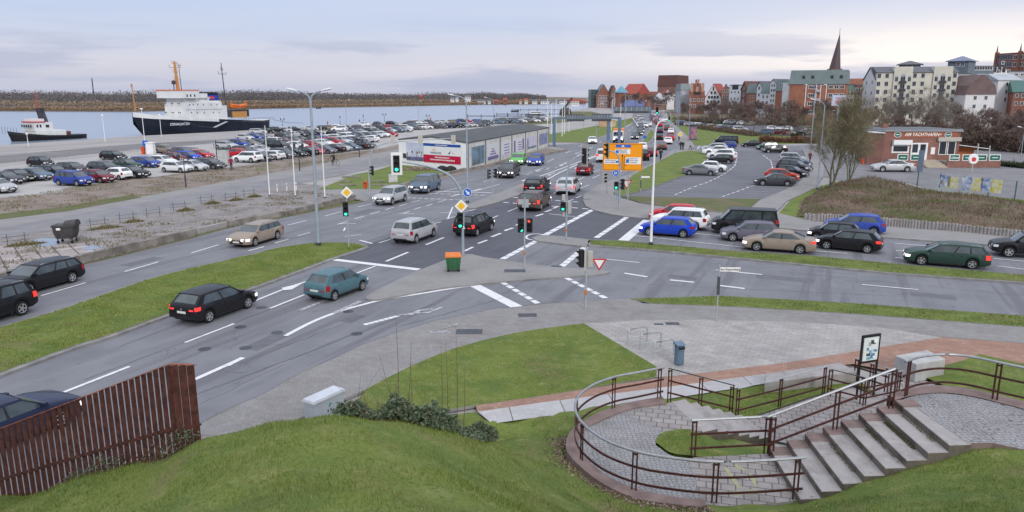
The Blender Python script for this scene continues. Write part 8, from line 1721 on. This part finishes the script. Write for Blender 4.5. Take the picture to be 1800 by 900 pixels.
smast(320,158,318,106,.55,M_mast,[(.92,2.2),(.78,4.6),(.62,2),(.35,2.0)]);smast(326,158,325,112,.12,M_dark,[(.95,1.2)]);smast(401,200,398,109,.22,M_dark,[(.78,3.6),(.86,1.0)]);smast(243,196,240.5,147,.22,M_mast,[(.9,.5)]);MB().use(M_dark).lathe([(.1,0),(.6,.4),(.6,1.1),(.1,1.4)],8,(sx_(313.5,5),side_s*5,sz(333,149))).tube([(sx_(313.5,5),side_s*5,sz(333,158)),(sx_(313.5,5),side_s*5,sz(333,149))],.15,5).build('radar',root)
L0,L1_=sx_(407,3),sx_(437,3);zc=sz(422,186);b=MB().use(M_ob);vs=[]
for t,wd in ((0,.1),(.12,.7),(.5,1),(.88,.7),(1,.1)):
    X=L0+(L1_-L0)*t;up_=.55*(2*t-1)**2;vs += [(X,side_s*(3-1.2*wd),zc+up_),(X,side_s*(3-.7*wd),zc-.9+up_),(X,side_s*(3+.7*wd),zc-.9+up_),(X,side_s*(3+1.2*wd),zc+up_),(X,side_s*3,zc+.35+up_)]
b.add(vs,[(i*5+k,i*5+(k+1) % 5,(i+1)*5+(k+1) % 5,(i+1)*5+k) for i in range(4) for k in range(5)]);b.build('lifeboat',root)
for px in (409,433): X=sx_(px,4);MB().use(M_mast).tube([(X,side_s*4,sz(px,208)),(X,side_s*4.2,sz(px,190)),(X+.6,side_s*3,sz(px,178))],.22,5).build('davit',root)
sbox(404,440,193,206,3,7,M_stern,'winch_gear');sbox(412,436,196,207,2.5,3,M_mast,'winch_frame');b=MB().use(M_dark)
for k in range(16): X=-1+k*Ls_*.021;b.bar((X,side_s*.2,3.0),(X,side_s*.2,4.0),.05,.05)
b.bar((-1,side_s*.2,4),(Ls_*.33,side_s*.2,4),.05,.05).bar((-1,side_s*.2,3.5),(Ls_*.33,side_s*.2,3.5),.04,.04);b.build('stern_railing',root)
a=Vector((sx_(398),-side_s*.4,3.2));c=Vector((sx_(360),-side_s*4,1.8));MB().use(M_rendg).bar(a,c,.9,.12).build('gangway',root)
for k,(xa,za,xb) in enumerate(((.80,4.3,.62),(-.01,3,-.22))): MB().use(M_dark).tube([(Ls_*xa,0,za),(Ls_*(xa+xb)/2,-side_s*2,za*.35+.8),(Ls_*xb,-side_s*4,1.6)],.06,4).build('mooring_rope',root)
tB=Vector(G(30,249.5,-1.5));tS=Vector(G(142,243.5,-1.5));ax=tB-tS;Lt=ax.length;root=thing('tugboat','white and black tugboat with dark raked funnel at the left quay','tugboat',(tS.x,tS.y,-1.5),math.atan2(ax.y,ax.x));nn_=Vector((-ax.y,ax.x)).normalized();side_s=1 if nn_.dot(tS) > 0 else -1;pS=tS;pB=tB;Ls_=Lt;nrm_=nn_
b=MB().use(M_black);rows=[];Wt=3.4
tp_=[(-.18,1.1,.5),(-.06,1.1,.85),(.2,1.1,.95),(.5,1.3,1),(.8,1.9,.85),(.93,2.3,.45),(1.0,2.6,.04)]
for s,zt_,wd in tp_: X=s*Lt;rows += [(X-max(0,s-.8)*Lt*.25,side_s*(Wt-Wt*wd*.85),-.3),(X,side_s*(Wt-Wt*wd),zt_*.7),(X,side_s*(Wt-Wt*wd),zt_),(X,side_s*(Wt+Wt*wd),zt_),(X-max(0,s-.8)*Lt*.25,side_s*(Wt+Wt*wd*.85),-.3)]
b.add(rows,[(i*5+k,i*5+k+1,(i+1)*5+k+1,(i+1)*5+k) for i in range(6) for k in range(4)]+[(0,1,2,3,4)]);b.build('hull',root)
h1=sbox(66,118,229,246,.8,6,M_hullw,'deckhouse');h2_=sbox(64,96,215,230,1.0,5.8,M_hullw,'wheelhouse');sbox(63.5,84,213.5,215.2,.8,6,mat('tug_red',(.5,.05,.04),.5),'red_band',h2_);sbox(65,82,209,213.6,1.4,5.4,M_hullw,'roof',h2_)
for px in (69,74.5,85,88): port(h2_,px,221.5,.42,.7,1.0)
for k in range(5): portf(h2_,64,1.5+k*.9,221.5,.5,.7)
for px in (72,82,92,97,101): port(h1,px,238.5,.3,.22,.8)
X0,X1=sx_(89),sx_(101);zb0,zt0_=sz(96,233),sz(96,190);b=MB().use(M_stern);xt=sx_(86);xt2=sx_(96)
b.add([(sx_(96),side_s*2.6,zb0),(sx_(105),side_s*2.6,zb0),(sx_(105),side_s*4.4,zb0),(sx_(96),side_s*4.4,zb0),(xt,side_s*3,zt0_),(xt2,side_s*3,zt0_),(xt2,side_s*4,zt0_),(xt,side_s*4,zt0_)],[(0,1,5,4),(1,2,6,5),(2,3,7,6),(3,0,4,7),(4,5,6,7)]);fu=b.build('funnel',root);MB().use(mat('emblem_lilac',(.25,.25,.5),.5)).lathe([(.5,-.05),(.5,0)],10,(sx_(95.5),side_s*2.85,sz(95,210)),'y').build('emblem',fu)
MB().use(mat('mast_red',(.35,.07,.05),.6)).tube([(sx_(88),side_s*3.5,zt0_-.5),(sx_(88),side_s*3.5,sz(88,160))],[.22,.12],5).build('mast',root);sbox(114,126,231,245,2,5,mat('winch_red',(.14,.06,.05),.7),'winch_house')
b=MB().use(M_dark)
for k in range(6): X=sx_(38-k*5);b.bar((X,side_s*1.5,2),(X,side_s*1.5,3.4+k*.1),.05,.05)
b.build('bow_railing',root)
# ---------------- people ----------------
def person(px,py,label,top,legs,skin=(.45,.30,.24),pose='stand',hscale=1.0,z=.02,yaw=0,hair=(.06,.04,.03),loc=None):
    V_={'pelvis': (0,0,.95),'belly': (0,0,1.12),'chest': (0,.01,1.34),'neck': (0,0,1.50),'head': (0,-.02,1.60),'crown': (0,-.01,1.72),'hL': (-.09,0,.90),'kL': (-.10,-.03,.50),'aL': (-.10,.02,.09),'tL': (-.11,-.15,.04),'hR': (.09,0,.90),'kR': (.10,-.02,.50),'aR': (.10,.05,.09),'tR': (.11,-.12,.04),'sL': (-.19,0,1.42),'eL': (-.25,.02,1.14),'wL': (-.25,-.08,.90),'fL': (-.25,-.11,.80),'sR': (.19,0,1.42),'eR': (.25,.02,1.14),'wR': (.25,-.08,.90),'fR': (.25,-.11,.80)}
    if pose == 'walk': V_.update(kL=(-.10,-.20,.52),aL=(-.10,-.26,.10),tL=(-.11,-.42,.07),aR=(.10,.28,.14),kR=(.10,.06,.50),tR=(.11,.15,.05),eL=(-.24,.12,1.15),wL=(-.24,.14,.92),wR=(.24,-.22,.96),fR=(.24,-.28,.88),fL=(-.24,.12,.82))
    if pose == 'ride': V_.update(kL=(-.10,-.42,.75),aL=(-.11,-.28,.35),tL=(-.11,-.42,.30),kR=(.10,-.40,.62),aR=(.11,-.20,.20),tR=(.11,-.34,.16),chest=(0,-.14,1.32),neck=(0,-.22,1.46),head=(0,-.27,1.56),crown=(0,-.27,1.68),sL=(-.19,-.18,1.40),sR=(.19,-.18,1.40),eL=(-.25,-.36,1.20),eR=(.25,-.36,1.20),wL=(-.24,-.54,1.08),wR=(.24,-.54,1.08),fL=(-.23,-.60,1.06),fR=(.23,-.60,1.06))
    E_=[('pelvis','belly'),('belly','chest'),('chest','neck'),('neck','head'),('head','crown'),('pelvis','hL'),('hL','kL'),('kL','aL'),('aL','tL'),('pelvis','hR'),('hR','kR'),('kR','aR'),('aR','tR'),('chest','sL'),('sL','eL'),('eL','wL'),('wL','fL'),('chest','sR'),('sR','eR'),('eR','wR'),('wR','fR')]
    rad=dict(pelvis=.15,belly=.14,chest=.17,neck=.06,head=.10,crown=.08,h=.10,k=.065,a=.05,t=.04,s=.075,e=.055,w=.04,f=.035);ks=list(V_);me=bpy.data.meshes.new('body');me.from_pydata([V_[k] for k in ks],[(ks.index(a),ks.index(c)) for a,c in E_],[]);ob=bpy.data.objects.new('body',me);COL.objects.link(ob);md=ob.modifiers.new('s','SKIN');sv=me.skin_vertices[0].data
    for i,k in enumerate(ks): r_=rad.get(k,rad.get(k[0],.05));sv[i].radius=(r_,r_);sv[i].use_root=k == 'pelvis'
    ob.modifiers.new('u','SUBSURF').levels=1;ob.modifiers['u'].render_levels=1;bpy.context.view_layer.update();m2=bpy.data.meshes.new_from_object(ob.evaluated_get(bpy.context.evaluated_depsgraph_get()));bpy.data.objects.remove(ob)
    m2.materials.clear()
    for nme,c in (('coat',top),('trousers',legs),('skin',skin),('hair',hair)): m2.materials.append(mat('%s_%d' % (nme,int(sum(c)*1000)+int(c[0]*100)),c,.8,var=.1))
    for p in m2.polygons: c=p.center;p.material_index=3 if c.z > 1.66 or (c.z > 1.54 and c.y > .0 and pose != 'ride') else 2 if c.z > 1.50 or (abs(c.x) > .2 and c.z < .90) else 0 if c.z > .86 else 1;p.use_smooth=True
    x,y=loc or G(px,py);rt=put('person',m2,None,(x,y,z),yaw);rt.scale=(hscale,)*3;return tag(rt,label,'person')
person(407,300,'person in a dark red coat walking on the earth verge beside the shelter',(.22,.01,.04),(.03,.03,.04),pose='walk',yaw=.5,hscale=1.05)
def bicycle(x,y,z,yaw,label):
    rt=thing('bicycle',label,'bicycle',(x,y,z),yaw)
    for s in (-.52,.52): wv=MB().use(M_tyre).tube([(0,s+.33*math.cos(t),.34+.33*math.sin(t)) for t in [2*math.pi*k/16 for k in range(17)]],.02,5,caps=False).build('wheel',rt)
    MB().use(M_dark).tube([(0,.52,.34),(0,.1,.32),(0,.22,.85)],.018,5).tube([(0,.1,.32),(0,-.38,.82),(0,.2,.78)],.018,5).tube([(0,-.52,.34),(0,-.36,.98),(0,-.3,1.02)],.018,5).tube([(-.25,-.42,1.04),(.25,-.42,1.04)],.014,5).build('frame',rt);MB().use(M_black).box(-.07,.07,.1,.34,.86,.91).build('saddle',rt);return rt
x,y=G(590,291);bicycle(x,y,.02,-2.2,'bicycle under the dark rider on the service road pavement');person(0,0,'cyclist in black clothes riding along the service road pavement',(.015,.015,.02),(.02,.02,.03),pose='ride',yaw=-2.2,z=.05,loc=(x-.15,y-.1))
x,y=G(1161,283);bicycle(x,y,.10,2.9,'bicycle ridden along the right pavement past the orange sign');person(0,0,'cyclist in black on the right pavement near the white lamp post',(.02,.02,.02),(.03,.03,.04),pose='ride',yaw=2.9,z=.13,loc=(x,y))
person(1196,264,'left pedestrian of the pair crossing at the side road, in dark blue',(.03,.035,.07),(.02,.02,.05),pose='walk',yaw=.4);person(1200,265,'second pedestrian of the pair at the side road, in black',(.015,.015,.02),(.02,.02,.02),pose='stand',yaw=-.3)
person(1213,264,'pedestrian in black trousers and a pale jacket near the lawn corner',(.4,.38,.4),(.02,.02,.02),pose='walk',yaw=1.2);person(1423,288,'person in a dark purple coat on the footpath behind the car park',(.10,.04,.06),(.05,.03,.05),pose='walk',yaw=.1,z=.1)
person(1193.5,249,'person standing by the pale round far sign',(.02,.02,.02),(.03,.03,.03),pose='stand',yaw=.1);person(1416,252,'person with a bag at the far road corner',(.05,.05,.06),(.3,.3,.32),pose='walk',yaw=1.5)
for i,(px,py) in enumerate([(576,221.5),(632,218),(905,212.5),(912,212),(757,214)]): person(px,py,'%s from the left of the tiny people by the water' % ordinal(i),[(.3,.2,.12),(.1,.1,.1),(.03,.03,.05),(.02,.02,.02),(.4,.1,.08)][i],(.03,.03,.04),pose='walk',yaw=i*.8)
